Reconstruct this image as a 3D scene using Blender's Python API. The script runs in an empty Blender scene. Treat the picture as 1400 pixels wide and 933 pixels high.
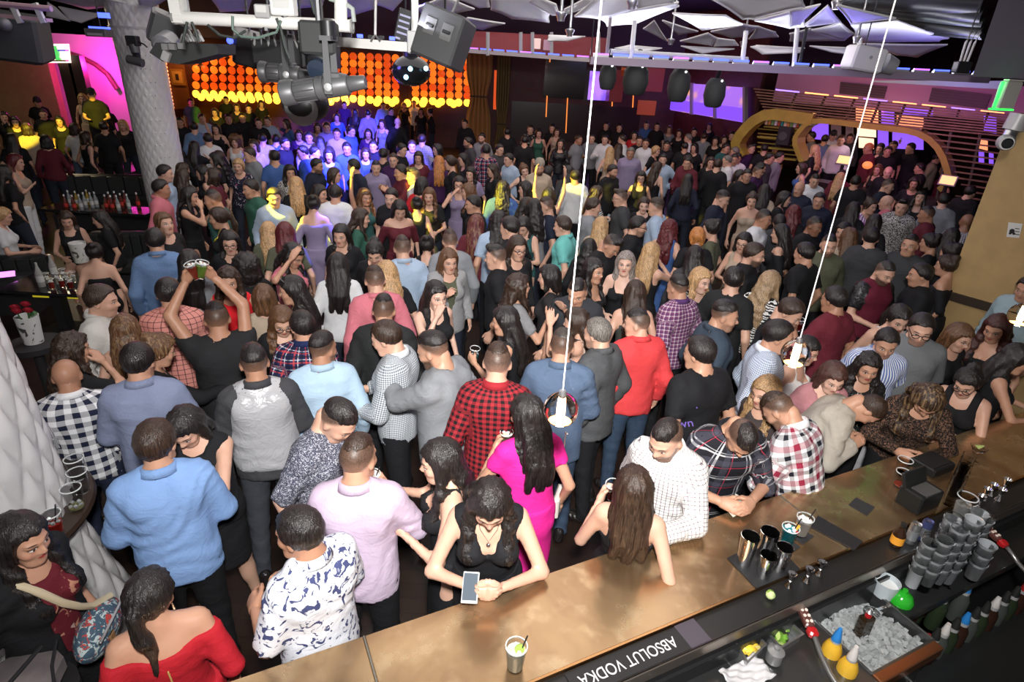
import bpy, math, random, time
import numpy as np
from mathutils import Vector, Matrix
T0 = time.time()
random.seed(4)
C = bpy.context.scene.collection
SC = bpy.context.scene

# ---------------------------------------------------------------- camera (21 mm on a raised platform behind the bar, 3.3 m above the dance floor)
FPX, EYE = 819.0, 3.3
_U = np.array([95, 1734, 819.]); _U /= np.linalg.norm(_U)
_F = np.array([0, 0, -1.]); _Y = _F - _U * (_F @ _U); _Y /= np.linalg.norm(_Y)
CAMR = np.stack([np.cross(_Y, _U), _Y, _U])
cam = bpy.data.cameras.new('camera'); camo = bpy.data.objects.new('camera', cam); C.objects.link(camo)
cam.sensor_width = 36; cam.lens = 36 * FPX / 1400; cam.clip_start = .05; cam.clip_end = 200
camo.matrix_world = Matrix(CAMR.tolist()).to_4x4(); camo.location = (0, 0, EYE)
SC.camera = camo
def ray(px, py): return CAMR @ np.array([(px - 700) / FPX, -(py - 466.5) / FPX, -1.])
def atz(px, py, z):
    d = ray(px, py); return np.array([0, 0, EYE]) + d * ((z - EYE) / d[2])
def aty(px, py, y):
    d = ray(px, py); return np.array([0, 0, EYE]) + d * (y / d[1])
def proj(p):
    c = CAMR.T @ (np.array(p, float) - np.array([0, 0, EYE])); return 700 + FPX * c[0] / -c[2], 466.5 - FPX * c[1] / -c[2], -c[2]

# ---------------------------------------------------------------- world, exposure, main lamps
w = bpy.data.worlds.new('night'); SC.world = w; w.use_nodes = True
w.node_tree.nodes['Background'].inputs[0].default_value = (.55, .5, .5, 1); w.node_tree.nodes['Background'].inputs[1].default_value = .3
SC.view_settings.view_transform = 'Standard'; SC.view_settings.look = 'None'; SC.view_settings.gamma = 1; SC.view_settings.exposure = 0.28
def lamp(kind, name, loc, energy, col=(1, 1, 1), target=None, **kw):
    l = bpy.data.lights.new(name, kind); l.energy = energy; l.color = col
    for k, v in kw.items(): setattr(l, k, v)
    o = bpy.data.objects.new(name, l); C.objects.link(o); o.location = loc
    if target is not None: o.rotation_euler = (Vector(target) - Vector(loc)).to_track_quat('-Z', 'Y').to_euler()
    return o
# the photographer's flash on the camera, unseen overhead fill added for its bounce, and the yellow and blue dance lights
lamp('AREA', 'camera_flash', (.05, -.05, 3.72), 118, (1, .985, .96), target=(.35, 6, .3), size=.2, spread=math.radians(106))
lamp('AREA', 'bounce_fill', (-1, 6.5, 4.9), 190, (1, .93, .88), target=(-1, 6.5, 0), size=7, shape='RECTANGLE', size_y=5)
lamp('AREA', 'bounce_fill', (1, 11.5, 4.9), 200, (1, .9, .86), target=(1, 11.5, 0), size=9, shape='RECTANGLE', size_y=6)
for px, py, deg in ((285, 282, 5), (372, 268, 4.5), (405, 252, 3), (508, 262, 5), (563, 240, 4.5), (645, 262, 4), (745, 258, 4.5), (785, 240, 3.5), (20, 170, 6), (60, 165, 5), (140, 160, 4), (310, 148, 5), (380, 148, 5)):
    lamp('SPOT', 'yellow_beam', (-2.5, 8, 4.2) if px > 200 and py < 155 else (-4.6, 6.5, 4.0) if px > 200 else (-7, 8, 4.2), 6500 if px > 200 else 4500, (1, .82, .04), target=tuple(atz(px, py, 1.62)), spot_size=math.radians(deg * 1.35), spot_blend=.35, shadow_soft_size=.02)
for px, py, deg, e in ((505, 205, 34, 6500), (420, 200, 16, 5000), (600, 190, 10, 4000), (430, 300, 6, 1800), (458, 268, 5, 1800), (480, 160, 16, 8000), (690, 232, 5, 1500)):
    lamp('SPOT', 'blue_beam', (-1.2, 8.5, 4.3), e * 3.2, (.10, .08, 1), target=tuple(atz(px, py, 1.62)), spot_size=math.radians(deg), spot_blend=.5, shadow_soft_size=.03)
# ---------------------------------------------------------------- body engine: implicit surfaces -> meshes (numpy)
def snets(f, org, h):
    s = f < 0
    c = [s[i:i + s.shape[0] - 1, j:j + s.shape[1] - 1, k:k + s.shape[2] - 1] for i in (0, 1) for j in (0, 1) for k in (0, 1)]
    n = np.zeros(c[0].shape, np.int8)
    for q in c: n += q
    I, J, K = np.nonzero((n > 0) & (n < 8))
    m = len(I)
    if not m: return np.zeros((0, 3)), np.zeros((0, 4), np.int32)
    idx = np.full(n.shape, -1, np.int32); idx[I, J, K] = np.arange(m)
    off = np.array([(i, j, k) for i in (0, 1) for j in (0, 1) for k in (0, 1)])
    v = np.stack([f[I + o[0], J + o[1], K + o[2]] for o in off], 1)
    acc = np.zeros((m, 3)); cnt = np.zeros(m)
    for a in range(8):
        for b in range(a + 1, 8):
            if np.abs(off[a] - off[b]).sum() != 1: continue
            x = (v[:, a] < 0) != (v[:, b] < 0)
            d = v[:, a] - v[:, b]; d = np.where(np.abs(d) < 1e-9, 1e-9, d)
            t = np.where(x, v[:, a] / d, 0)
            acc += np.where(x[:, None], off[a] + t[:, None] * (off[b] - off[a]), 0); cnt += x
    V = (np.stack([I, J, K], 1) + acc / cnt[:, None]) * h + org
    Q = []
    for ax in range(3):
        sl = [slice(1, -1)] * 3; lo = list(sl); hi = list(sl)
        lo[ax] = slice(0, -1); hi[ax] = slice(1, None)
        A = s[tuple(lo)]; B = s[tuple(hi)]
        P = np.stack(np.nonzero(A != B), 1)
        if not len(P): continue
        inn = A[P[:, 0], P[:, 1], P[:, 2]]
        P = P + 1; P[:, ax] -= 1
        u, w = [(1, 2), (2, 0), (0, 1)][ax]
        def g(du, dw):
            p = P.copy(); p[:, u] += du; p[:, w] += dw
            return idx[p[:, 0], p[:, 1], p[:, 2]]
        q = np.stack([g(-1, -1), g(0, -1), g(0, 0), g(-1, 0)], 1)
        q[~inn] = q[~inn][:, ::-1]
        Q.append(q)
    Q = np.concatenate(Q)
    return V, Q[(Q >= 0).all(1)]

class Sdf:
    def __init__(s, lo, hi, h):
        s.h = h; s.o = np.array(lo, float) - 2 * h
        n = np.ceil((np.array(hi) + 2 * h - s.o) / h).astype(int) + 1
        s.ax = [(s.o[i] + h * np.arange(n[i])).astype(np.float32) for i in range(3)]
        s.f = np.full(n, .25, np.float32)
    def blk(s, lo, hi):
        r = []
        for i in range(3):
            a = max(0, int((lo[i] - s.o[i]) / s.h)); b = min(len(s.ax[i]), int((hi[i] - s.o[i]) / s.h) + 2)
            if b <= a: return None
            r.append(slice(a, b))
        X, Y, Z = (s.ax[0][r[0]][:, None, None], s.ax[1][r[1]][None, :, None], s.ax[2][r[2]][None, None, :])
        return tuple(r), X, Y, Z
    def mix(s, r, d, k, sub=False):
        a = s.f[r]
        if sub: a, d = -a, -(-d)
        if k > 0:
            hh = np.maximum(k - np.abs(a - d), 0) / k
            o = np.minimum(a, d) - hh * hh * k * .25
        else: o = np.minimum(a, d)
        s.f[r] = -o if sub else o
    def cone(s, a, b, ra, rb, k=.03, fl=None, cut=None, sub=False):
        a = np.array(a, float); b = np.array(b, float); m = max(ra, rb) + max(k, .03) + s.h
        if fl is not None: m /= min(fl)
        bb = s.blk(np.minimum(a, b) - m, np.maximum(a, b) + m)
        if bb is None: return
        r, X, Y, Z = bb
        e = b - a
        if fl is not None: e = e * np.array(fl); sx, sy, sz = fl
        else: sx = sy = sz = 1.
        px, py, pz = (X - a[0]) * sx, (Y - a[1]) * sy, (Z - a[2]) * sz
        L = e @ e + 1e-12
        t = (px * e[0] + py * e[1] + pz * e[2]) / L
        tc = np.clip(t, 0, 1)
        d = np.sqrt((px - tc * e[0]) ** 2 + (py - tc * e[1]) ** 2 + (pz - tc * e[2]) ** 2) - (ra + (rb - ra) * tc)
        if cut is not None: d = np.maximum(d, (t - cut) * math.sqrt(L))
        s.mix(r, d.astype(np.float32), k, sub)
    def ell(s, c, rad, k=.04, sub=False, ry=0.):
        m = max(rad) + max(k, .03) + s.h
        bb = s.blk(np.array(c) - m, np.array(c) + m)
        if bb is None: return
        r, X, Y, Z = bb
        x, y, z = X - c[0], Y - c[1], Z - c[2]
        if ry: x, z = x * math.cos(ry) - z * math.sin(ry), x * math.sin(ry) + z * math.cos(ry)
        k0 = np.sqrt((x / rad[0]) ** 2 + (y / rad[1]) ** 2 + (z / rad[2]) ** 2)
        k1 = np.sqrt((x / rad[0] ** 2) ** 2 + (y / rad[1] ** 2) ** 2 + (z / rad[2] ** 2) ** 2) + 1e-6
        s.mix(r, (k0 * (k0 - 1) / k1).astype(np.float32), k, sub)
    def grid(s): return s.ax[0][:, None, None], s.ax[1][None, :, None], s.ax[2][None, None, :]
    def mesh(s):
        f = s.f; f[0] = f[-1] = .1; f[:, 0] = f[:, -1] = .1; f[:, :, 0] = f[:, :, -1] = .1
        return snets(f, s.o, s.h)
    def copy(s):
        o = Sdf.__new__(Sdf); o.h = s.h; o.o = s.o; o.ax = s.ax; o.f = s.f.copy(); return o
    def at(s, P):
        q = np.clip(((P - s.o) / s.h + .5).astype(int), 0, np.array(s.f.shape) - 1)
        return s.f[q[:, 0], q[:, 1], q[:, 2]]

def mk_mesh(name, V, Q, hco=None, smooth=True, an='hco'):
    V = np.asarray(V, np.float32); Q = np.asarray(Q, np.int32)
    me = bpy.data.meshes.new(name)
    n = Q.shape[1]
    me.vertices.add(len(V)); me.vertices.foreach_set('co', V.ravel())
    me.loops.add(Q.size); me.loops.foreach_set('vertex_index', Q.ravel())
    me.polygons.add(len(Q)); me.polygons.foreach_set('loop_start', np.arange(0, Q.size, n, dtype=np.int32))
    me.update(calc_edges=True)
    if smooth: me.polygons.foreach_set('use_smooth', np.ones(len(Q), bool))
    if hco is not None:
        at = me.attributes.new(an, 'FLOAT_VECTOR', 'POINT'); at.data.foreach_set('vector', np.asarray(hco, np.float32).ravel())
    return me
def join(*parts):
    V, Q, n = [], [], 0
    for v, q in parts:
        V.append(v); Q.append(np.asarray(q) + n); n += len(v)
    return np.concatenate(V), np.concatenate(Q)
def rotx(a): c, s = math.cos(a), math.sin(a); return np.array([[1, 0, 0], [0, c, -s], [0, s, c]])
def roty(a): c, s = math.cos(a), math.sin(a); return np.array([[c, 0, s], [0, 1, 0], [-s, 0, c]])
def rotz(a): c, s = math.cos(a), math.sin(a); return np.array([[c, -s, 0], [s, c, 0], [0, 0, 1]])

# ---- heads: canonical frame, origin mid-head, face towards +Y, right ear at +X
def head_mesh(sex, h):
    s = Sdf((-.1, -.12, -.2), (.1, .13, .14), h); f = sex == 'f'
    s.ell((0, -.012, .03), (.075 if f else .077, .096, .09), 0)
    s.ell((0, .028, -.035), (.054 if f else .059, .062, .078), .03)
    s.cone((-.022 if f else -.03, .05, -.092), (.022 if f else .03, .05, -.092), .02, .02, .035)
    s.ell((0, .066, -.095), (.018, .018, .018), .025)
    for x in (-1, 1):
        s.ell((x * .04, .055, -.025), (.022, .025, .022), .02)
        s.cone((x * .012, .084, .024), (x * .045, .07, .024), .0085 if f else .011, .009, .014)
        s.ell((x * .032, .094, .003), (.017, .013, .012), .014, sub=True)
        s.ell((x * .031, .0735, .004), (.0135, .0135, .0125), .004)
        s.ell((x * .076, -.012, -.004), (.011, .02, .031), .006)
        s.ell((x * .011, .092, -.029), (.0085, .009, .007), .008)
    s.cone((0, .082, .012), (0, .104, -.022), .0065, .0098 if f else .0115, .012)
    s.ell((0, .083, -.0475), (.02, .0115, .0062), .006)
    s.ell((0, .082, -.0585), (.0175, .0115, .007), .006)
    s.cone((-.02, .092, -.0528), (.02, .092, -.0528), .0022, .0022, .004, sub=True)
    s.cone((0, -.022, -.06), (0, -.03, -.2), .046 if f else .056, .047 if f else .06, .03)
    return s.mesh()

CR = (0, -.012, .03)
def nz(X, Y, Z, f, ph=0.):
    return np.sin(X * f + 2 * np.sin(Y * f * .7 + ph) + ph) * np.sin(Y * f * 1.1 + 1.7 * np.sin(Z * f * .6) + 2 * ph) * np.sin(Z * f * .9 + np.sin(X * f * .8) + ph)
def hair_mesh(st, h):
    long_ = st in ('long', 'wavy', 'front', 'curly')
    lo = (-.17, -.24, -.5) if long_ or st == 'pony' else (-.15, -.19, -.26)
    s = Sdf(lo, (.17, .17, .21), h)
    X, Y, Z = s.grid()
    def cap(t, ys, zs, front=.0):
        s.ell((0, -.012, .03), (.077 + t, .097 + t, .091 + t), 0)
        s.f = np.maximum(s.f, (np.interp(Y.ravel(), ys, zs)[None, :, None] - Z).astype(np.float32))
    phi = np.arctan2(X, -(Y + .01))
    if st in ('crop', 'fade', 'pomp', 'quiff', 'buzz', 'capm', 'slick'):
        if st in ('crop', 'capm'): cap(.013 if st == 'crop' else .02, [-.12, -.085, -.03, .02, .055, .1], [-.07, -.06, -.015, .02, .075, .082])
        elif st == 'buzz': cap(.005, [-.12, -.085, -.03, .02, .055, .1], [-.06, -.05, -.01, .02, .075, .085])
        else:
            s.ell((0, -.005, .055), (.066, .09, .082), 0)
            if st in ('pomp', 'quiff'): s.cone((-.03, .06, .12), (.03, .06, .12), .022, .022, .03)
            if st == 'slick': s.ell((0, -.03, .05), (.07, .085, .078), .02)
            s.f = np.maximum(s.f, (np.interp(Y.ravel(), [-.12, -.06, .03, .06, .1], [.035, .03, .05, .074, .088])[None, :, None] - Z).astype(np.float32))
        s.f = s.f + (.0012 * np.sin(X * 280 + 2.5 * np.sin(Y * 60) + 2 * np.sin(Z * 50)) + .0042 * nz(X, Y, Z, 105)).astype(np.float32)
    else:
        t = .017
        cap(t, [-.13, -.09, -.03, .02, .055, .1], [-.09, -.08, -.06, -.03, .062, .078])
        if st in ('long', 'wavy', 'front', 'curly'):
            wv = .0 if st == 'long' else .012
            n = 9
            P = []
            for i in range(n):
                u = i / (n - 1)
                P.append((u, -.055 - .085 * min(1, u * 1.6), .0 - .40 * u))
            for i in range(n - 1):
                (u, y, z), (u2, y2, z2) = P[i], P[i + 1]
                w = .088 + .02 * math.sin(u * 3)
                s.cone((-.05 - .02 * u, y, z), (-.05 - .025 * u2, y2, z2), .038 - .014 * u, .038 - .014 * u2, .03)
                s.cone((.05 + .02 * u, y, z), (.05 + .025 * u2, y2, z2), .038 - .014 * u, .038 - .014 * u2, .03)
                s.cone((0, y - .01, z), (0, y2 - .01, z2), .045 - .012 * u, .045 - .012 * u2, .03)
            for x in (-1, 1):
                if st == 'front' or (st in ('wavy', 'curly')):
                    s.cone((x * .075, .0, .02), (x * .09, .02, -.13), .03, .03, .03)
                    s.cone((x * .09, .02, -.13), (x * .105, .09 if st == 'front' else .05, -.33), .034, .02, .03)
                else:
                    s.cone((x * .075, -.015, .02), (x * .085, -.03, -.14), .026, .028, .03)
                    s.cone((x * .085, -.03, -.14), (x * .075, -.09, -.28), .028, .02, .03)
        elif st == 'bob':
            for x in (-1, 1):
                s.cone((x * .075, -.005, .02), (x * .088, .01, -.1), .03, .026, .03)
                s.cone((x * .05, -.06, .0), (x * .06, -.07, -.11), .045, .034, .03)
            s.cone((0, -.075, .0), (0, -.085, -.11), .048, .036, .03)
        elif st == 'pony':
            s.ell((0, -.12, .03), (.025, .025, .03), .01)
            s.cone((0, -.135, .03), (.01, -.15, -.1), .026, .034, .015); s.cone((.01, -.15, -.1), (.0, -.14, -.3), .034, .012, .02)
        elif st == 'bun':
            s.ell((0, -.09, .1), (.045, .045, .04), .012)
        elif st == 'afro':
            s.ell((0, -.04, .03), (.13, .13, .13), .02); s.ell((0, -.06, -.08), (.125, .09, .1), .03)
        elif st == 'shortf':
            for x in (-1, 1): s.cone((x * .06, -.03, .0), (x * .055, -.05, -.06), .034, .03, .03)
        s.ell((0, .122, -.035), (.056, .08, .098), .012, sub=True)
        s.cone((.012, .1, .16), (.008, -.07, .16), .008, .008, .03, sub=True)
        A = .0045
        s.f = s.f + (A * np.sin(phi * 17 + 2.2 * np.sin(Z * 14 + 1.) + np.sin(phi * 5) * 2)).astype(np.float32)
        if st in ('wavy', 'front'): s.f = s.f + (.006 * np.sin(Z * 75 + 3 * np.sin(phi * 3))).astype(np.float32) * (Z < -.05)
        if st in ('curly', 'afro'): s.f = s.f + (.012 * nz(X, Y, Z, 95) + .007 * nz(X, Y, Z, 190, 1.)).astype(np.float32)
    # never cover the face opening / keep outside the skull
    return s.mesh()

# ---- hands: wrist at the origin, fingers along +Y, palm towards -Z, thumb at -X (a right hand)
def hand_mesh(pose, h=.0045):
    s = Sdf((-.09, -.03, -.11), (.06, .21, .05), h)
    s.cone((0, -.02, 0), (0, .02, 0), .024, .026, 0, fl=(1, 1, 1.35))
    fx = (-.030, -.010, .010, .028); ln = (.070, .078, .072, .057)
    bend = {'relax': (.35, .45, .35), 'grip': (.55, .95, .6), 'flat': (.08, .1, .08), 'fist': (1.35, 1.5, 1.0)}[pose]
    for i in range(4):
        x = fx[i]; y0 = (.088, .093, .089, .08)[i]
        s.cone((x * .55, .015, 0), (x, y0, 0), .016, .0125, .022)
        p = np.array([x, y0, 0.]); a = 0.; sp = (x * (.10 if pose == 'flat' else .02)) * 6
        for j, fr in enumerate((.45, .31, .24)):
            a += bend[j] * (1 + .08 * (i - 1.5))
            q = p + ln[i] * fr * np.array([math.sin(sp) * math.cos(a), math.cos(a) * math.cos(sp), -math.sin(a)])
            s.cone(p, q, .0098 - .0011 * j, .0092 - .0013 * j, .004 if j else .008); p = q
    s.ell((-.016, .045, -.008), (.02, .032, .014), .015)
    if pose in ('grip', 'fist'): T = [(-.022, .022, -.006), (-.046, .05, -.022), (-.042, .082, -.042), (-.03, .1, -.058)]
    else: T = [(-.022, .02, -.004), (-.05, .05, -.012), (-.062, .082, -.018), (-.066, .106, -.022)]
    for j in range(3): s.cone(T[j], T[j + 1], (.0145, .0115, .0105)[j], (.0115, .0105, .0085)[j], .008 if j else .016)
    return s.mesh()
# ---------------------------------------------------------------- materials
class NB:
    def __init__(s, name, rough=.6, metal=0., spec=.5):
        s.m = bpy.data.materials.new(name); s.m.use_nodes = True; s.nt = s.m.node_tree
        s.b = s.nt.nodes['Principled BSDF']; s.set('Roughness', rough); s.set('Metallic', metal); s.set('Specular IOR Level', spec)
    def set(s, k, v):
        if isinstance(v, bpy.types.NodeSocket): s.nt.links.new(v, s.b.inputs[k])
        else:
            if isinstance(v, tuple) and len(v) == 3: v = v + (1,)
            s.b.inputs[k].default_value = v
    def n(s, t, **kw):
        x = s.nt.nodes.new(t)
        for k, v in kw.items(): setattr(x, k, v)
        return x
    def lk(s, a, b): s.nt.links.new(a, b)
    def put(s, sock, v):
        if isinstance(v, bpy.types.NodeSocket): s.nt.links.new(v, sock)
        elif v is not None:
            if isinstance(v, tuple) and len(v) == 3 and sock.type == 'RGBA': v = v + (1,)
            sock.default_value = v
    def math(s, op, a, b=None, c=None, clamp=False):
        x = s.n('ShaderNodeMath', operation=op, use_clamp=clamp); s.put(x.inputs[0], a); s.put(x.inputs[1], b); s.put(x.inputs[2], c); return x.outputs[0]
    def vmath(s, op, a, b=None):
        x = s.n('ShaderNodeVectorMath', operation=op); s.put(x.inputs[0], a); s.put(x.inputs[1], b); return x
    def mix(s, f, a, b, bt='MIX'):
        x = s.n('ShaderNodeMix', data_type='RGBA', blend_type=bt); s.put(x.inputs[0], f); s.put(x.inputs[6], a); s.put(x.inputs[7], b); return x.outputs[2]
    def noise(s, scale, vec=None, detail=3., out=0, dist=0.):
        x = s.n('ShaderNodeTexNoise'); x.inputs['Scale'].default_value = scale; x.inputs['Detail'].default_value = detail; x.inputs['Distortion'].default_value = dist
        if vec is not None: s.lk(vec, x.inputs['Vector'])
        return x.outputs[out]
    def vor(s, scale, vec=None, feat='F1'):
        x = s.n('ShaderNodeTexVoronoi', feature=feat); x.inputs['Scale'].default_value = scale
        if vec is not None: s.lk(vec, x.inputs['Vector'])
        return x
    def ramp(s, f, lo, hi):
        x = s.n('ShaderNodeMapRange', interpolation_type='SMOOTHSTEP'); s.put(x.inputs[0], f); x.inputs[1].default_value = lo; x.inputs[2].default_value = hi; return x.outputs[0]
    def oc(s): return s.n('ShaderNodeTexCoord').outputs['Object']
    def sep(s, v): x = s.n('ShaderNodeSeparateXYZ'); s.lk(v, x.inputs[0]); return x.outputs
    def comb(s, a, b, c): x = s.n('ShaderNodeCombineXYZ'); s.put(x.inputs[0], a); s.put(x.inputs[1], b); s.put(x.inputs[2], c); return x.outputs[0]
    def scale(s, v, k): return s.vmath('MULTIPLY', v, k).outputs[0]
    def bump(s, h, st=.3, dist=.01):
        x = s.n('ShaderNodeBump'); x.inputs['Strength'].default_value = st; x.inputs['Distance'].default_value = dist; s.lk(h, x.inputs['Height']); s.lk(x.outputs[0], s.b.inputs['Normal'])
    def info(s): return s.n('ShaderNodeObjectInfo')
MAT = {}
def flat(name, col, rough=.6, metal=0., spec=.5, emit=None, es=1., alpha=None, noise=0.):
    if name in MAT: return MAT[name]
    b = NB(name, rough, metal, spec)
    if noise:
        n = b.noise(6, b.oc(), 6)
        b.set('Base Color', b.mix(b.ramp(n, .3, .75), tuple(c * (1 - noise) for c in col), tuple(min(1, c * (1 + noise)) for c in col)))
        b.set('Roughness', b.math('MULTIPLY_ADD', n, .3, rough - .15))
    else: b.set('Base Color', col)
    if emit: b.set('Emission Color', emit); b.set('Emission Strength', es)
    MAT[name] = b.m; return b.m
def tint(name, rough=.6, metal=0., spec=.5):
    """plain material coloured per object"""
    if name in MAT: return MAT[name]
    b = NB(name, rough, metal, spec); b.lk(b.info().outputs['Color'], b.b.inputs['Base Color']); MAT[name] = b.m; return b.m
def glass(name, col=(1, 1, 1), rough=.02, ior=1.3):
    if name in MAT: return MAT[name]
    b = NB(name, rough); b.set('Base Color', col); b.set('Transmission Weight', 1.); b.set('IOR', ior); MAT[name] = b.m; return b.m

def skin(name, kind):
    b = NB(name, .48, 0, .45)
    inf = b.info(); base = inf.outputs['Color']; al = inf.outputs['Alpha']
    a = b.n('ShaderNodeAttribute', attribute_name='hco'); v = a.outputs['Vector']; x, y, z = b.sep(v)
    ax = b.math('ABSOLUTE', x)
    front = b.ramp(y, .035, .05)
    nfine = b.noise(160, b.oc(), 2)
    base = b.mix(b.math('MULTIPLY', b.noise(14, b.oc(), 3), .22), base, (.45, .16, .10))
    col = base
    def em(cx, cz, rx, rz, lo=.8, hi=1.1, X=ax):
        p = b.comb(b.math('DIVIDE', b.math('SUBTRACT', X, cx), rx), b.math('DIVIDE', b.math('SUBTRACT', z, cz), rz), 0.)
        l = b.vmath('LENGTH', p).outputs['Value']
        return b.math('MULTIPLY', b.ramp(l, hi, lo), front)
    dark = (.018, .012, .009)
    if kind == 'm':
        jaw = b.math('MULTIPLY', b.ramp(z, -.025, -.05), b.ramp(y, -.02, .015)); 
        ins = em(0, -.052, .024, .009, .7, 1.2, ax); chk = em(.0, -.015, .052, .03, .8, 1.2)
        bd = b.math('MULTIPLY', b.math('MULTIPLY', jaw, b.ramp(z, -.13, -.115)), b.math('SUBTRACT', 1., b.math('MAXIMUM', ins, chk)))
        bd = b.math('MULTIPLY', b.math('MULTIPLY', bd, al), b.math('MULTIPLY_ADD', nfine, .6, .55), clamp=True)
        col = b.mix(bd, col, dark)
    if kind in ('m', 'fade'):
        sc = b.math('SUBTRACT', z, b.math('MULTIPLY_ADD', y, .9, .018)); m = b.math('MULTIPLY', b.math('MULTIPLY', b.ramp(sc, -.006, .035), b.math('MULTIPLY_ADD', b.ramp(z, -.06, .045), .55, .35)), b.math('MULTIPLY', b.ramp(z, -1, -.5), b.math('MULTIPLY_ADD', nfine, .5, .72)))
        col = b.mix(m, col, dark)
    if kind == 'f':
        sc = b.math('SUBTRACT', z, b.math('MULTIPLY_ADD', y, .9, .02)); col = b.mix(b.math('MULTIPLY', b.math('MULTIPLY', b.ramp(sc, 0., .02), b.ramp(z, -1, -.5)), .9), col, dark)
        col = b.mix(em(.045, -.02, .02, .014, .2, 1.4), col, b.mix(.18, base, (.6, .12, .1)))
        col = b.mix(b.math('MULTIPLY', em(.032, .012, .021, .013, .5, 1.15), .55), col, (.08, .04, .035))
    brow = em(.034, .0275 if kind != 'f' else .029, .021, .0048 if kind != 'f' else .0036, .6, 1.2)
    col = b.mix(b.math('MULTIPLY', brow, .9), col, (.02, .013, .01))
    lip = em(0, -.0528, .0225, .0095 if kind == 'f' else .0085, .75, 1.1)
    if kind == 'f': col = b.mix(lip, col, b.mix(al, b.mix(.5, base, (.5, .1, .1)), (.42, .02, .03)))
    else: col = b.mix(b.math('MULTIPLY', lip, .5), col, (.42, .13, .11))
    col = b.mix(em(0, -.0528, .019, .0013, .6, 1.3), col, (.08, .02, .02))
    lid = em(.031, .0065, .0185, .0078, .85, 1.1); col = b.mix(b.math('MULTIPLY', lid, .9 if kind == 'f' else .7), col, (.03, .018, .014))
    ey = em(.031, .004, .0145, .0058, .85, 1.05); col = b.mix(ey, col, (.75, .72, .68))
    ir = em(.031, .0045, .0062, .0062, .85, 1.1); col = b.mix(b.math('MULTIPLY', ir, ey), col, (.02, .012, .008))
    nos = em(.008, -.037, .005, .003, .5, 1.3); col = b.mix(b.math('MULTIPLY', nos, .6), col, (.12, .04, .03))
    b.set('Base Color', col); b.bump(nfine, .12, .002)
    MAT[name] = b.m
skin('skin_m', 'm'); skin('skin_f', 'f')
def _bald():
    skin('skin_bald', 'b')
_bald()
def hairmat(name, streak=None):
    b = NB(name, .36, 0, .5)
    o = b.oc(); st = b.noise(1., b.scale(o, (170, 170, 9)), 4, dist=.3)
    st2 = b.noise(1., b.scale(o, (70, 70, 3)), 2)
    c = b.info().outputs['Color']
    dk = b.mix(1., c, (.4, .38, .36), 'MULTIPLY'); lt = b.mix(1., c, (2.1, 1.95, 1.8), 'MULTIPLY')
    col = b.mix(b.ramp(st, .3, .7), dk, lt)
    if streak: col = b.mix(b.math('MULTIPLY', b.ramp(st2, .5, .62), streak[3]), col, streak[:3])
    b.set('Base Color', col); b.set('Roughness', b.math('MULTIPLY_ADD', st, .25, .26)); b.bump(st, .75, .007)
    MAT[name] = b.m
hairmat('hair'); hairmat('hair_streaked', (.30, .19, .09, .6)); hairmat('hair_ash', (.36, .33, .33, .9))
def clothmat(name, rough=.82, spec=.25, fn=None, weave=900., sheen=.0, bump=.14):
    b = NB(name, rough, 0, spec)
    o = b.oc(); c = b.info().outputs['Color']
    w1 = b.noise(9., o, 4)
    base = b.mix(b.math('MULTIPLY', b.ramp(w1, .35, .7), .18), c, b.mix(1., c, (.6, .6, .6), 'MULTIPLY'))
    if fn: base = fn(b, o, base)
    b.set('Base Color', base); 
    rg = b.math('ABSOLUTE', b.math('SUBTRACT', b.noise(7., b.scale(o, (1., 1., 1.6)), 3, dist=1.6), .5)); rg2 = b.math('ABSOLUTE', b.math('SUBTRACT', b.noise(15., b.scale(o, (1., 1., .7)), 2, dist=2.), .5))
    b.bump(b.math('ADD', b.math('ADD', b.math('MULTIPLY', rg, 3.), b.math('MULTIPLY', rg2, 1.4)), b.math('MULTIPLY', b.noise(weave * .4, o, 1), .06)), bump * 1.6, .012)
    if sheen: b.set('Sheen Weight', sheen)
    MAT[name] = b.m
clothmat('cotton'); clothmat('knit', .95, .1, weave=300, bump=.25); clothmat('satin', .3, .6, bump=.2); clothmat('leather', .32, .5, bump=.4); clothmat('denim', .85, .2, lambda b, o, c: b.mix(b.math('MULTIPLY', b.noise(420., o, 1), .5), c, b.mix(1., c, (1.6, 1.6, 1.6), 'MULTIPLY')))
def uv(b, o, px, pz):
    x, y, z = b.sep(b.n('ShaderNodeAttribute', attribute_name='cuv').outputs['Vector'])
    return b.math('DIVIDE', x, px), b.math('DIVIDE', y, pz)
def band(b, u, c, w):   # 1 inside the repeating stripe centred at c with half width w
    d = b.math('ABSOLUTE', b.math('SUBTRACT', b.math('FRACT', b.math('ADD', u, .5 - c)), .5)); return b.math('LESS_THAN', d, w)
def check(ca, cb, p):
    def f(b, o, c):
        u, v = uv(b, o, p, p); a = b.math('ADD', band(b, u, .25, .25), band(b, v, .25, .25)); return b.mix(b.math('MULTIPLY', a, .5), ca, cb)
    return f
def tartan(base, bands):
    def f(b, o, c):
        col = base
        for cc, p, ctr, hw, op in bands:
            u, v = uv(b, o, p, p); m = b.math('ADD', b.math('MULTIPLY', band(b, u, ctr, hw), op), b.math('MULTIPLY', band(b, v, ctr, hw), op), clamp=True); col = b.mix(m, col, cc)
        return col
    return f
def stripes(ca, cb, p, hw):
    def f(b, o, c): u, v = uv(b, o, p, p); return b.mix(band(b, u, .5, hw), ca, cb)
    return f
def blots(ca, cb, sc, th, cd=None):
    def f(b, o, c):
        col = b.mix(b.ramp(b.noise(sc, o, 3, dist=1.5), th, th + .03), ca, cb)
        if cd: col = b.mix(b.ramp(b.noise(sc * 1.3, b.vmath('ADD', o, (3., 1., 7.)).outputs[0], 2, dist=1.), th + .05, th + .09), col, cd)
        return col
    return f
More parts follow.
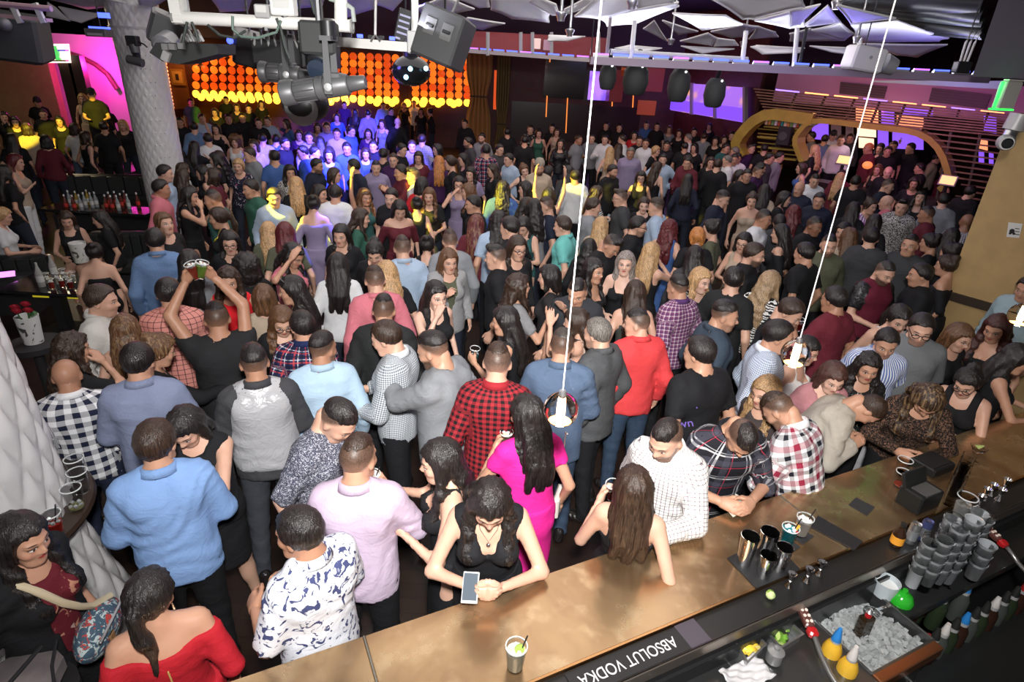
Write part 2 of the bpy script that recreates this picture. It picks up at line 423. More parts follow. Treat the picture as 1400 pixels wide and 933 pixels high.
def zebra(ca, cb, sc):
    def f(b, o, c):
        x = b.n('ShaderNodeTexWave', wave_type='BANDS', bands_direction='Z'); x.inputs['Scale'].default_value = sc; x.inputs['Distortion'].default_value = 7; x.inputs['Detail Scale'].default_value = 1.5; b.lk(o, x.inputs['Vector'])
        return b.mix(b.ramp(x.outputs['Fac'], .48, .54), ca, cb)
    return f
W_ = (.78, .78, .8)
clothmat('gingham_navy', fn=check(W_, (.012, .016, .04), .075))
clothmat('buffalo_red', fn=check((.30, .018, .026), (.006, .005, .007), .036))
clothmat('tartan_navy', fn=tartan((.012, .02, .075), [((.7, .72, .75), .075, .5, .035, .75), ((.5, .06, .06), .075, .2, .07, .7), ((.005, .006, .02), .075, .8, .12, .7)]))
clothmat('tartan_red', fn=tartan(W_, [((.012, .012, .02), .12, .25, .13, .55), ((.27, .02, .05), .12, .72, .15, .6)]))
clothmat('tartan_black', fn=tartan((.011, .011, .016), [((.62, .62, .64), .19, .5, .035, .7), ((.5, .5, .54), .19, .62, .018, .6), ((.4, .03, .06), .19, .05, .012, .8), ((.05, .05, .07), .19, .2, .09, .6)]))
clothmat('tartan_coral', fn=tartan((.62, .25, .21), [((.05, .02, .03), .04, .5, .07, .75)]))
clothmat('tartan_plum', fn=tartan((.19, .05, .12), [((.65, .6, .66), .036, .5, .09, .6), ((.08, .03, .12), .036, .9, .14, .5)]))
clothmat('grid_white', fn=tartan((.72, .7, .68), [((.10, .07, .09), .021, .5, .085, .75)]))
clothmat('microcheck', fn=check((.62, .65, .68), (.08, .10, .13), .014))
clothmat('microcheck_blue', fn=check((.62, .68, .78), (.16, .20, .30), .013))
clothmat('check_dark', fn=check((.50, .48, .50), (.03, .028, .04), .022))
clothmat('stripe_blue', fn=stripes((.12, .19, .42), (.75, .77, .82), .018, .2))
clothmat('stripe_violet', fn=stripes((.35, .1, .35), (.75, .7, .78), .05, .25))
clothmat('tropical', fn=blots((.66, .68, .74), (.05, .06, .15), 21, .56))
clothmat('floral_wine', fn=blots((.11, .010, .018), (.42, .20, .13), 13, .62, (.46, .30, .26)))
clothmat('floral_navy', fn=blots((.012, .016, .035), (.55, .5, .55), 24, .6, (.4, .08, .12)))
clothmat('floral_black', fn=blots((.012, .012, .012), (.55, .55, .5), 26, .6))
clothmat('floral_bag', fn=blots((.05, .09, .13), (.42, .5, .5), 30, .53, (.42, .05, .04)))
clothmat('speckle', fn=blots((.02, .02, .02), (.6, .58, .55), 75, .5))
clothmat('microfloral', fn=blots((.05, .055, .085), (.5, .5, .55), 130, .55))
clothmat('leopard', fn=blots((.55, .52, .45), (.015, .013, .012), 60, .5))
clothmat('zebra', fn=zebra((.75, .74, .72), (.012, .012, .014), 11))
clothmat('lace', fn=blots((.008, .007, .007), (.20, .11, .07), 95, .54))
clothmat('sequin', .35, .6, fn=blots((.03, .03, .03), (.5, .45, .35), 90, .56))
# ---------------------------------------------------------------- shape helpers
def link(name, me, parent=None, mat=None, col=None):
    o = bpy.data.objects.new(name, me); C.objects.link(o)
    if parent is not None: o.parent = parent
    if mat is not None:
        m = MAT[mat] if isinstance(mat, str) else mat
        if len(me.materials) == 0: me.materials.append(m)
        if me.materials[0] is not m: o.material_slots[0].link = 'OBJECT'; o.material_slots[0].material = m
    if col is not None: o.color = tuple(col) if len(col) == 4 else tuple(col) + (1.,)
    return o
def tag(o, label=None, cat=None, group=None, kind=None):
    if label: o['label'] = label
    if cat: o['category'] = cat
    if group: o['group'] = group
    if kind: o['kind'] = kind
    return o
def thing(name, label, cat, loc=(0, 0, 0), rz=0., group=None):
    o = bpy.data.objects.new(name, None); C.objects.link(o); o.empty_display_size = .05; o.location = loc; o.rotation_euler = (0, 0, rz)
    return tag(o, label, cat, group)
class MB:
    """collects shapes and links them as one mesh object"""
    def __init__(s): s.V, s.F = [], []
    def add(s, V, F):
        n = len(s.V); s.V += [tuple(v) for v in V]; s.F += [tuple(i + n for i in f) for f in F]; return s
    def box(s, c, d, rz=0., tilt=None, tp=1., bev=0.):
        """centre, size, taper of the top; chamfered edges when bev"""
        x, y, z = d[0] / 2, d[1] / 2, d[2] / 2
        if bev:
            V = []
            for k, (zz, ins) in enumerate(((-z, bev), (-z + bev, 0), (z - bev, 0), (z, bev))):
                t = tp if k > 1 else 1
                X, Y, b = x * t - ins, y * t - ins, bev
                V += [(-X + b, -Y, zz), (X - b, -Y, zz), (X, -Y + b, zz), (X, Y - b, zz), (X - b, Y, zz), (-X + b, Y, zz), (-X, Y - b, zz), (-X, -Y + b, zz)]
            F = [tuple(range(7, -1, -1)), tuple(range(24, 32))] + [(8 * k + i, 8 * k + (i + 1) % 8, 8 * k + 8 + (i + 1) % 8, 8 * k + 8 + i) for k in range(3) for i in range(8)]
        else:
            V = [(sx * x * (tp if sz > 0 else 1), sy * y * (tp if sz > 0 else 1), sz * z) for sz in (-1, 1) for sy in (-1, 1) for sx in (-1, 1)]
            F = [(0, 2, 3, 1), (4, 5, 7, 6), (0, 1, 5, 4), (2, 6, 7, 3), (0, 4, 6, 2), (1, 3, 7, 5)]
        R = rotz(rz) if tilt is None else np.asarray(tilt)
        return s.add(np.array(V) @ R.T + np.array(c), F)
    def lathe(s, prof, c=(0, 0, 0), n=20, R=None, caps=True):
        V = []; m = len(prof)
        for i in range(n):
            a = 2 * math.pi * i / n
            for r, z in prof: V.append((r * math.cos(a), r * math.sin(a), z))
        F = [(i * m + j, ((i + 1) % n) * m + j, ((i + 1) % n) * m + j + 1, i * m + j + 1) for i in range(n) for j in range(m - 1)]
        if caps:
            if prof[0][0] > 1e-5: F.append(tuple(i * m for i in range(n - 1, -1, -1)))
            if prof[-1][0] > 1e-5: F.append(tuple(i * m + m - 1 for i in range(n)))
        V = np.array(V)
        if R is not None: V = V @ np.asarray(R).T
        return s.add(V + np.array(c), F)
    def cyl(s, a, b, r, r2=None, n=14):
        a, b = np.array(a, float), np.array(b, float); d = b - a; L = np.linalg.norm(d); d /= L
        u = np.cross(d, [0, 0, 1.] if abs(d[2]) < .9 else [1., 0, 0]); u /= np.linalg.norm(u); v = np.cross(d, u)
        return s.lathe([(r, 0), (r if r2 is None else r2, L)], a, n, np.stack([u, v, d], 1))
    def tube(s, pts, r, n=8):
        P = [np.array(p, float) for p in pts]; V = []
        for i, p in enumerate(P):
            d = P[min(i + 1, len(P) - 1)] - P[max(i - 1, 0)]; d /= np.linalg.norm(d) + 1e-9
            u = np.cross(d, [0, 0, 1.] if abs(d[2]) < .95 else [1., 0, 0]); u /= np.linalg.norm(u) + 1e-9; v = np.cross(d, u)
            rr = r[i] if isinstance(r, (list, tuple)) else r
            V += [p + rr * (math.cos(2 * math.pi * k / n) * u + math.sin(2 * math.pi * k / n) * v) for k in range(n)]
        F = [(i * n + k, i * n + (k + 1) % n, (i + 1) * n + (k + 1) % n, (i + 1) * n + k) for i in range(len(P) - 1) for k in range(n)]
        F += [tuple(range(n - 1, -1, -1)), tuple((len(P) - 1) * n + k for k in range(n))]
        return s.add(V, F)
    def prism(s, pts, dvec):
        """polygon (3d points) extruded along dvec"""
        P = [np.array(p, float) for p in pts]; n = len(P); d = np.array(dvec, float)
        return s.add(P + [p + d for p in P], [tuple(range(n - 1, -1, -1)), tuple(range(n, 2 * n))] + [(i, (i + 1) % n, n + (i + 1) % n, n + i) for i in range(n)])
    def sph(s, c, r, n=12, m=8, sc=(1, 1, 1)):
        return s.lathe([(max(r * math.sin(math.pi * j / m), 1e-6) , -r * math.cos(math.pi * j / m)) for j in range(m + 1)], c, n, np.diag(sc), caps=False)
    def mesh(s, name, smooth=None):
        me = bpy.data.meshes.new(name); me.from_pydata([tuple(map(float, v)) for v in s.V], [], s.F); me.validate(); me.update()
        import bmesh
        bm = bmesh.new(); bm.from_mesh(me); bmesh.ops.recalc_face_normals(bm, faces=bm.faces); bm.to_mesh(me); bm.free()
        if smooth:
            me.polygons.foreach_set('use_smooth', [True] * len(me.polygons)); me.set_sharp_from_angle(angle=math.radians(smooth))
        return me
    def obj(s, name, mat, parent=None, smooth=None, col=None, loc=None):
        o = link(name, s.mesh(name, smooth), parent, mat, col)
        if loc is not None: o.location = loc
        return o
def onplane(px, py, A, B):
    """point where the line of sight meets the upright plane through A and B"""
    A, B = np.array(A[:2], float), np.array(B[:2], float); d = B - A; n = np.array([-d[1], d[0]]); r = ray(px, py)
    return np.array([0, 0, EYE]) + r * ((A @ n) / (r[:2] @ n))
def text_mesh(body, size, ext=.0006, align='CENTER'):
    cu = bpy.data.curves.new('text', 'FONT'); cu.body = body; cu.size = size; cu.extrude = ext; cu.align_x = align; cu.align_y = 'CENTER'
    o = bpy.data.objects.new('text', cu); C.objects.link(o)
    me = bpy.data.meshes.new_from_object(o.evaluated_get(bpy.context.evaluated_depsgraph_get())); bpy.data.objects.remove(o); return me
# ---------------------------------------------------------------- the room
tan = flat('tan_paint', (.42, .28, .12), .8, noise=.08); dark = flat('black_paint', (.012, .011, .013), .7); wine = flat('wine_wall', (.075, .014, .014), .55, noise=.25)
def quad(name, pts, mat, kind='structure', thick=None):
    mb = MB()
    if thick is None: mb.add(pts, [tuple(range(len(pts)))])
    else: mb.prism(pts, thick)
    o = mb.obj(name, mat); o['kind'] = kind; return o
def floor_mat():
    b = NB('floor_wood', .35, 0, .5); o = b.oc(); x, y, z = b.sep(o)
    br = b.n('ShaderNodeTexBrick'); br.inputs['Scale'].default_value = 1.; br.inputs['Brick Width'].default_value = 1.1; br.inputs['Row Height'].default_value = .12; br.inputs['Mortar Size'].default_value = .003
    br.inputs['Color1'].default_value = (.035, .018, .011, 1); br.inputs['Color2'].default_value = (.02, .011, .008, 1); br.inputs['Mortar'].default_value = (.004, .003, .003, 1); b.lk(o, br.inputs['Vector'])
    b.set('Base Color', b.mix(b.noise(5., b.scale(o, (1., 9., 1.)), 4), br.outputs['Color'], (.012, .007, .006))); b.bump(b.noise(30., o, 3), .1, .003); MAT['floor_wood'] = b.m
floor_mat()
quad('floor', [(-16, -1.2, -.1), (13, -1.2, -.1), (13, 27, -.1), (-16, 27, -.1)], MAT['floor_wood'], thick=(0, 0, .1))
quad('ceiling', [(-16, -1.2, 5.1), (13, -1.2, 5.1), (13, 27, 5.1), (-16, 27, 5.1)], dark, thick=(0, 0, .1))
quad('wall_left', [(-16, -1.2, 0), (-16, 27, 0), (-16, 27, 5.1), (-16, -1.2, 5.1)], dark, thick=(-.1, 0, 0))
# back wall in stretches
YB = 24.5
quad('wall_back', [(-16, YB, 0), (13, YB, 0), (13, YB, 3.4), (-16, YB, 3.4)], wine, thick=(0, .15, 0)); quad('wall_back_upper', [(-16, YB - .02, 3.4), (13, YB - .02, 3.4), (13, YB - .02, 5.1), (-16, YB - .02, 5.1)], flat('upper_mauve', (.10, .08, .105), .7), thick=(0, .15, 0))
quad('wall_right', [(5.4, 25.2, 0), (7.4, 20.75, 0), (7.4, 20.75, 5.1), (5.4, 25.2, 5.1)], wine, thick=(.1, .05, 0))
quad('wall_right_return', [(7.4, 20.75, 0), (7.4, 24.5, 0), (7.4, 24.5, 5.1), (7.4, 20.75, 5.1)], wine, thick=(.1, 0, 0))
quad('wall_side', [(13, 27, 0), (13, -1.2, 0), (13, -1.2, 5.1), (13, 27, 5.1)], dark, thick=(.1, 0, 0))
# near tan wall on the right with a dark rail and a lower tan part
e0 = atz(1294, 397, 1.25)
wd = np.array([.19 + .22, -.54, 0]); wd /= np.linalg.norm(wd)
def tanw(name, z0, z1, mat, off=0., L=3.2, s0=0.):
    n = np.array([wd[1], -wd[0], 0]) * -1
    a = np.array([e0[0], e0[1], 0]) - n * off + wd * s0; b = a + wd * L
    o = MB().prism([(a[0], a[1], z0), (b[0], b[1], z0), (b[0], b[1], z1), (a[0], a[1], z1)], -np.array([wd[1], -wd[0], 0]) * .5 if off == 0 else -np.array([wd[1], -wd[0], 0]) * (.5 + off)).obj(name, mat); o['kind'] = 'structure'; return o
tanw('wall_near', 1.25, 3.06, tan); tanw('wall_near_base', 0, 1.16, tan); tanw('trim_1', 1.16, 1.25, flat('dark_trim', (.035, .022, .014), .45), off=.03)
tanw('wall_near_beam', 3.36, 5.0, flat('plum_beam', (.05, .04, .055), .7), off=.3, s0=-.35)
# left tan wall beside the magenta alcove
YT = 17.9
xt = aty(84, 160, YT)[0]
quad('wall_lounge', [(-16, YT, 0), (xt, YT, 0), (xt, YT, 3.02), (-16, YT, 3.02)], tan, thick=(0, .25, 0))
alc = flat('alcove_plaster', (.72, .62, .66), .7)
xa = aty(95, 100, 18.6)[0]; xb = aty(175, 100, 18.6)[0]
quad('wall_alcove', [(xa - .9, 18.6, 0), (aty(200, 100, 18.6)[0], 18.6, 0), (aty(200, 100, 18.6)[0], 18.6, 3.3), (xa - .9, 18.6, 3.3)], alc, thick=(0, .2, 0))
xc, xd = aty(200, 100, 18.6)[0], aty(214, 100, YB)[0]
quad('wall_alcove_side', [(xc, 18.6, 0), (xd, YB, 0), (xd, YB, 5), (xc, 18.6, 5)], dark, thick=(-.1, 0, 0))
lamp('POINT', 'magenta_lamp', tuple(aty(128, 88, 17.6)), 120, (1., .03, .55), shadow_soft_size=.1)
P_ = [aty(97, 74, 18.45), aty(112, 79, 18.45), aty(130, 88, 18.45), aty(146, 101, 18.45), aty(160, 122, 18.45)]
o = MB().tube(P_, .06, 6).obj('trim_2', flat('alcove_band', (.16, .07, .05), .6)); o['kind'] = 'structure'
# raised floor behind the slatted bar
quad('floor_platform', [(6.6, 13.9, 0), (12.9, 9.6, 0), (12.9, 19.4, 0), (6.0, 19.4, 0)], MAT['floor_wood'], thick=(0, 0, .3))
# magenta-lit soffit over the slatted bar, with two dark grilles, and the pale beam in front of it
SA, SB = aty(1090, 110, 16.8), aty(1410, 140, 13.3)
def sp(px, py, dn=0.):
    q = onplane(px, py, SA, SB); d = np.array([SB[1] - SA[1], -(SB[0] - SA[0]), 0]); d /= np.linalg.norm(d); return q + d * dn
pk = flat('magenta_lit_plaster', (.34, .19, .29), .7)  # mauve base colour carries part of the magenta light on the plaster
a_, b_ = sp(1060, 120), sp(1440, 150)
quad('wall_soffit', [(a_[0], a_[1], 2.62), (b_[0], b_[1], 2.62), (b_[0], b_[1], 3.3), (a_[0], a_[1], 3.3)], pk, thick=(.12, .12, 0))
gr = flat('grille_dark', (.035, .018, .028), .5)
for k, pp in enumerate([((1150, 112), (1213, 118), (1209, 135), (1148, 128)), ((1275, 120), (1356, 129), (1348, 149), (1270, 139))]):
    t = thing('air_grille', ('dark air grille left of the bright cord on the magenta lit soffit', 'wider dark air grille right of the bright cord on the magenta lit soffit')[k], 'grille', tuple(sp(*pp[3])))
    P = [sp(*q, .0) for q in pp]; L = np.array(t.location)
    dn = sp(1200, 120, 1.) - sp(1200, 120, 0.)
    MB().prism([q - L for q in P], dn * -.03 if (dn @ ray(1200, 120)) > 0 else dn * .03).obj('back_plate', gr, t)
    for j in range(5):
        f = (j + .5) / 5; l, r_ = P[0] * (1 - f) + P[3] * f, P[1] * (1 - f) + P[2] * f
        s_ = dn * (-.05 if (dn @ ray(1200, 120)) > 0 else .05)
        MB().prism([l - L + s_, r_ - L + s_, r_ - L + s_ + (0, 0, .02), l - L + s_ + (0, 0, .02)], -s_ * .4).obj('blade', flat('grille_blade', (.06, .03, .05), .5), t)
lamp('AREA', 'soffit_wash', tuple(aty(1230, 96, 11.2)), 42, (1., .2, .75), target=tuple(sp(1240, 128)), size=2.2, shape='RECTANGLE', size_y=.3)
bp = [aty(1190, 112, 10.2), aty(1366, 122, 8.6)]
o = MB().prism([bp[0], bp[1], bp[1] + (0, 0, .10), bp[0] + (0, 0, .02)], (.1, .15, 0)).obj('trim_3', flat('pale_beam', (.55, .53, .5), .6)); o['kind'] = 'structure'
# back wall: amber disc wall, curtains, glass doors, screens
def bw(px, py, d=0.): return aty(px, py, YB - d)
def slab(name, x0, y0, x1, y1, mat, d0=.0, d1=.06, parent=None):
    a, b = bw(x0, y0, d1), bw(x1, y1, d1); zt, zb = max(a[2], b[2]), min(a[2], b[2])
    return MB().box(((a[0] + b[0]) / 2, YB - (d0 + d1) / 2, (zt + zb) / 2), (abs(b[0] - a[0]), d1 - d0, zt - zb)).obj(name, mat, parent)
amb = flat('amber_board', (.05, .012, .004), .4)
lamp('POINT', 'lounge_fill', (-11, 13.2, 3.6), 55, (1, .8, .5), shadow_soft_size=.4)  # unseen fill added to lift the dark tan lounge wall
# ---------------------------------------------------------------- amber disc wall
def glow(name, col, es, base=None):
    return flat(name, base or tuple(min(1, c) for c in col), .4, emit=col, es=es)
A_OR = glow('amber_orange', (1., .17, .010), .95); A_DK = glow('amber_red', (1., .10, .006), .5); A_YL = glow('amber_yellow', (1., .50, .04), 2.4)
hw = thing('disc_wall', 'wall of glowing amber glass discs at the back of the club', 'wall lights', (bw(440, 150)[0], YB, 0))
L = np.array(hw.location)
for x0, x1, nm in ((258, 392, 0), (436, 556, 1), (562, 640, 2)):
    a, b = bw(x0, 70, .05), bw(x1, 70, .05)
    MB().box(((a[0] + b[0]) / 2 - L[0], -.03, 2.1), (b[0] - a[0], .06, 2.6)).obj('backing_panel', amb, hw)
def lens():
    m = MB(); m.lathe([(.0, -.03), (.08, -.026), (.142, -.008), (.142, .008), (.08, .026), (.0, .03)], (0, 0, 0), 10, rotx(math.pi / 2), caps=False); return m.mesh('disc', 40)
LM = {k: lens() for k in 'ody'}
rg = random.Random(3)
for x0, x1, y0, rows, step in ((268, 386, 72, 5, 12.2), (448, 548, 76, 6, 11.6), (568, 640, 80, 6, 11.8)):
    x = x0
    while x < x1:
        for j in range(rows + 1):
            last = j == rows
            q = bw(x, y0 + (x - x0) * .04 + j * (11.2 if rows == 5 else 9.6) + rg.uniform(-.5, .5), .14)
            k = 'y' if last else ('o' if rg.random() < .62 else 'd')
            o = link('disc', LM[k], hw, (A_YL if k == 'y' else A_OR if k == 'o' else A_DK)); o.location = q - L
        x += step
def lampbulb(i, px, py, r=.19):
    q = bw(px, py, .35); o = MB().sph((0, 0, 0), r, 12, 8).obj('globe_bulb', A_YL, hw, 60, loc=q - L)
for i in range(10): lampbulb(i, 275 + 11.5 * i, 133 + .5 * i, .13)
for i in range(9): lampbulb(i, 452 + 21 * i, 139 + .4 * i, .14)
lamp('AREA', 'amber_spill', tuple(bw(330, 118, .9)), 80, (1, .35, .05), target=tuple(bw(330, 170, 5)), size=2.5)
lamp('AREA', 'amber_spill', tuple(bw(540, 118, .9)), 80, (1, .35, .05), target=tuple(bw(540, 170, 5)), size=2.5)
# framed picture
pf = thing('picture_frame', 'framed picture on the amber lit wall beside the quilted pillar', 'picture', tuple(bw(242, 105, .1)))
pl_ = np.array(pf.location)
def rel(o, l): o.location = Vector(o.location) - Vector(l); return o
rel(slab('frame', 231, 94, 253, 117, flat('frame_gold', (.45, .22, .05), .4), .02, .1, pf), pl_)
rel(slab('print', 234, 97, 250, 114, flat('print_amber', (.75, .42, .12), .7), .1, .115, pf), pl_); rel(slab('print_figure', 239, 101, 245, 110, flat('print_dark', (.05, .02, .01), .7), .115, .12, pf), pl_)
o = slab('wall_nook', 225, 58, 262, 150, flat('nook_paint', (.24, .09, .03), .7), 0, .02); o['kind'] = 'structure'
lamp('POINT', 'nook_lamp', tuple(bw(243, 80, .9)), 30, (1, .42, .1), shadow_soft_size=.08)
# curtains
def curtain(name, lab, x0, x1, y0, y1, tie, col, depth):
    a, b = bw(x0, y0, depth), bw(x1, y0, depth); zt = a[2]; zb = .02; nx, nz_ = 40, 24; V = []
    for j in range(nz_ + 1):
        t = j / nz_; z = zt + (zb - zt) * t; zt_ = bw((x0 + x1) / 2, tie, depth)[2]
        g = 1 - .34 * math.exp(-((z - zt_) / .5) ** 2)
        for i in range(nx + 1):
            u = i / nx; xx = (a[0] + b[0]) / 2 + (u - .5) * (b[0] - a[0]) * g
            V.append((xx, YB - depth + .05 * math.sin(u * 34 + .6 * math.sin(z * 2)) , z))
    V = np.array(V); c = np.array([(a[0] + b[0]) / 2, YB - depth, 0]); n = nx + 1
    Q = [(j * n + i, j * n + i + 1, (j + 1) * n + i + 1, (j + 1) * n + i) for j in range(nz_) for i in range(nx)]
    t = thing(name, lab, 'curtain', tuple(c)); o = link('drape', mk_mesh('drape', V - c, Q), t, flat('velvet' + lab[:4], col, .75))
    md = o.modifiers.new('thick', 'SOLIDIFY'); md.thickness = .02
    zt_ = bw((x0 + x1) / 2, tie, depth)[2]; w_ = (b[0] - a[0]) * .36
    MB().box((0, -.0, zt_), (w_ * 1.9, .2, .05), bev=.01).obj('tie_band', flat('tie', (.05, .03, .015), .6), t)
curtain('curtain', 'gold curtain tied at the waist at the end of the amber wall', 638, 674, 72, 185, 132, (.40, .22, .06), .5)
curtain('curtain', 'narrow olive curtain hanging next to the wine red wall', 680, 699, 75, 190, 170, (.16, .13, .035), .45)
o = slab('wall_amber_gap', 676, 96, 683, 150, A_DK, 0, .03); o['kind'] = 'structure'
# dark glass doors with thin amber tubes, red panels, violet screen
dg = flat('dark_glass', (.012, .012, .014), .12, spec=.7)
o = slab('window_1', 746, 80, 798, 136, dg, 0, .08); o['kind'] = 'structure'
o = slab('window_2', 700, 138, 870, 200, flat('dark_lower', (.03, .012, .012), .25), 0, .05); o['kind'] = 'structure'
for k, (x, ya, yb) in enumerate(((752, 78, 85), (748, 131, 160), (776, 134, 182), (822, 148, 190), (839, 100, 170), (866, 128, 185))):
    d_ = .1 if k < 3 else .02; a, b = bw(x, ya, d_), bw(x - (yb - ya) * .05, yb, d_); t = MB().cyl((0, 0, 0), b - a, .022, n=6).obj('tube_light', glow('tube_amber', (1., .28, .05), .9), None, loc=a)
    tag(t, ('short amber tube over the dark glass', 'thin amber tube at left of the dark glass', 'long amber tube in the middle of the dark glass', 'amber tube below the violet screen', 'amber tube right of the violet screen', 'amber tube beside the dark doorway')[k], 'tube light', 'thin amber tubes on the back wall')
scr = NB('violet_screen', .4); nn = scr.noise(1.4, scr.oc(), 3); scr.set('Base Color', (.1, .05, .2)); scr.set('Emission Color', scr.mix(scr.ramp(nn, .35, .65), (.12, .05, .9), (.55, .25, 1.))); scr.set('Emission Strength', .9); MAT['violet_screen'] = scr.m
o = slab('wall_screen_frame', 800, 92, 835, 140, flat('frame_black', (.01, .01, .01), .4), 0, .04); o['kind'] = 'structure'
t = slab('video_screen', 807, 97, 832, 138, MAT['violet_screen'], .04, .1); tag(t, 'violet glowing video screen on the back wall', 'screen')
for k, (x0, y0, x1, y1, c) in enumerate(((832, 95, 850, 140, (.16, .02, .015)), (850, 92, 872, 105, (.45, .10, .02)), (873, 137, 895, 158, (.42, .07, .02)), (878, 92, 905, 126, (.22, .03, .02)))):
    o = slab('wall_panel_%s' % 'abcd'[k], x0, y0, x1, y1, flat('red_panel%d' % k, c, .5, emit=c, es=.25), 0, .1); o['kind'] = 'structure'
# violet windows in the diagonal wall, with mullions
WA, WB = (4.45, 20.0), (5.86, 16.7)
def wq(px, py): return onplane(px, py, (5.3, 25.2), (7.28, 20.75))
def wp(pts, name, mat, parent=None, th=-.06, off=(0, 0, 0)):
    return MB().prism([np.array(p) - np.array(off) for p in pts], (th, th * .45, 0)).obj(name, mat, parent)
WM = glow('violet_glass', (.25, .09, 1.), .7); WM2 = NB('room_beyond', .5); n_ = WM2.vor(2.2, WM2.oc()); WM2.set('Emission Color', WM2.mix(WM2.ramp(n_.outputs['Distance'], .15, .5), (1., .45, .2), (.40, .16, .85))); WM2.set('Emission Strength', .8); WM2.set('Base Color', (.1, .05, .15)); MAT['room_beyond'] = WM2.m
for k, (x0, x1) in enumerate(((917, 947), (950, 979), (982, 1020))):
    yt = lambda x: 112 + (x - 915) * .075; yb = lambda x: 150 + (x - 915) * .17
    o = wp([wq(x0, yb(x0)), wq(x1, yb(x1)), wq(x1, yt(x1)), wq(x0, yt(x0))], 'window_%d' % (k + 3), MAT['room_beyond']); o['kind'] = 'structure'
    m_ = (yt(x0) + yb(x0)) / 2 + 4; m2 = (yt(x1) + yb(x1)) / 2 + 4
    p = wp([wq(x0 + 1, yb(x0) - 1), wq(x1 - 1, yb(x1) - 1), wq(x1 - 1, m2), wq(x0 + 1, m_)], 'lower_panel', WM, o, -.09)
for k, x in enumerate((915, 948.5, 980.5, 1021)):
    o = wp([wq(x - 1.6, 151 + (x - 915) * .17), wq(x + 1.6, 151 + (x - 915) * .17), wq(x + 1.6, 111 + (x - 915) * .075), wq(x - 1.6, 111 + (x - 915) * .075)], 'trim_%d' % (k + 4), flat('mullion', (.4, .38, .42), .5), None, -.12); o['kind'] = 'structure'
lamp('POINT', 'violet_lamp', tuple(wq(960, 130) + np.array([-1.2, -.8, .2])), 25, (.5, .25, 1.), shadow_soft_size=.2)
# lit bar shelf seen beside the lounge wall
ls = thing('lit_shelf', 'glowing white shelf with green bottle beyond the tan lounge wall', 'shelf', tuple(aty(75, 72, 17.2)))
l0 = np.array(ls.location)
q0 = [aty(60, 60, 17.3), aty(91, 60, 17.3), aty(94, 86, 17.3), aty(66, 86, 17.3)]
MB().prism([q - l0 for q in q0], (0, .1, 0)).obj('light_box', glow('shelf_white', (1., .75, .6), 1.6), ls)
for yy in (70, 84): MB().prism([q - l0 for q in (aty(59, yy, 17.2), aty(94, yy, 17.2), aty(94, yy - 2, 17.2), aty(59, yy - 2, 17.2))], (0, -.12, 0)).obj('board', flat('shelf_violet', (.12, .08, .5), .4, emit=(.1, .05, .8), es=.6) if yy == 70 else tan, ls)
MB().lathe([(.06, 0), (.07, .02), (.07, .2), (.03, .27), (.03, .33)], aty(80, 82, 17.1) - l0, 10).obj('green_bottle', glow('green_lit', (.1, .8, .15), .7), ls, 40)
for k, xx in enumerate((88, 102)):
    a = aty(xx + 4, 90, 17.5); o = MB().box((a[0], 17.5, 1.4), (.35, .2, 2.8)).obj('wall_post_%s' % 'ab'[k], flat('post_dark', (.05, .03, .025), .5)); o['kind'] = 'structure'
# ---------------------------------------------------------------- slatted bar with gold arch
BA, BB_ = aty(1000, 215, 15.6), aty(1300, 250, 12.4)
bd = np.array([BB_[0] - BA[0], BB_[1] - BA[1], 0]); bd /= np.linalg.norm(bd); bn = np.array([bd[1], -bd[0], 0])   # bn faces the floor
if bn[1] > 0: bn = -bn
def bq(px, py, off=0.):   # off: distance in front of the plane
    q = onplane(px, py, BA + bn * off, BB_ + bn * off); return q
gold = flat('gold_paint', (.33, .24, .035), .5, noise=.12); slatm = flat('walnut_slat', (.16, .085, .045), .4, noise=.3)
bt = thing('slatted_bar', 'slatted wooden bar canopy with rounded gold arch opening', 'bar', tuple(np.array([BA[0], BA[1], 0])))
b0 = np.array(bt.location)
def band3(name, pts, w, dep, mat, par):
    """flat band of width w (metres, in the plane) following points, extruded dep to the back"""
    P = [np.array(p) - b0 for p in pts]; V = []; n = len(P)
    for i, p in enumerate(P):
        d = P[min(i + 1, n - 1)] - P[max(i - 1, 0)]; d /= np.linalg.norm(d); s_ = np.cross(d, bn); s_ /= np.linalg.norm(s_)
        for sg in (-1, 1):
            for k in (0, 1): V.append(p + s_ * sg * w / 2 - bn * dep * k)
    F = []
    for i in range(n - 1):
        a, b = i * 4, i * 4 + 4
        for x, y in ((0, 1), (1, 3), (3, 2), (2, 0)): F.append((a + x, a + y, b + y, b + x))
    F += [(0, 1, 3, 2), (n * 4 - 4, n * 4 - 3, n * 4 - 1, n * 4 - 2)]
    return MB().add(V, F).obj(name, mat, par)
arch = [(1096, 222), (1091, 210), (1086.5, 197), (1087, 188), (1092, 180), (1100, 171), (1110, 166), (1125, 165.5), (1150, 168), (1180, 172), (1215, 176), (1240, 179), (1256, 183.5), (1270, 191), (1281, 202), (1289, 216), (1294, 231), (1297, 245), (1293, 253), (1283, 260)]
band3('arch_frame', [bq(*p, .04) for p in arch], .11, .5, gold, bt)
band3('arch_frame', [bq(*p, .05) for p in [(1012, 216), (1006, 205), (1005, 196), (1010, 186), (1019, 175), (1030, 165), (1043, 158), (1058, 156.5), (1085, 160), (1110, 164)]], .24, .35, gold, bt)
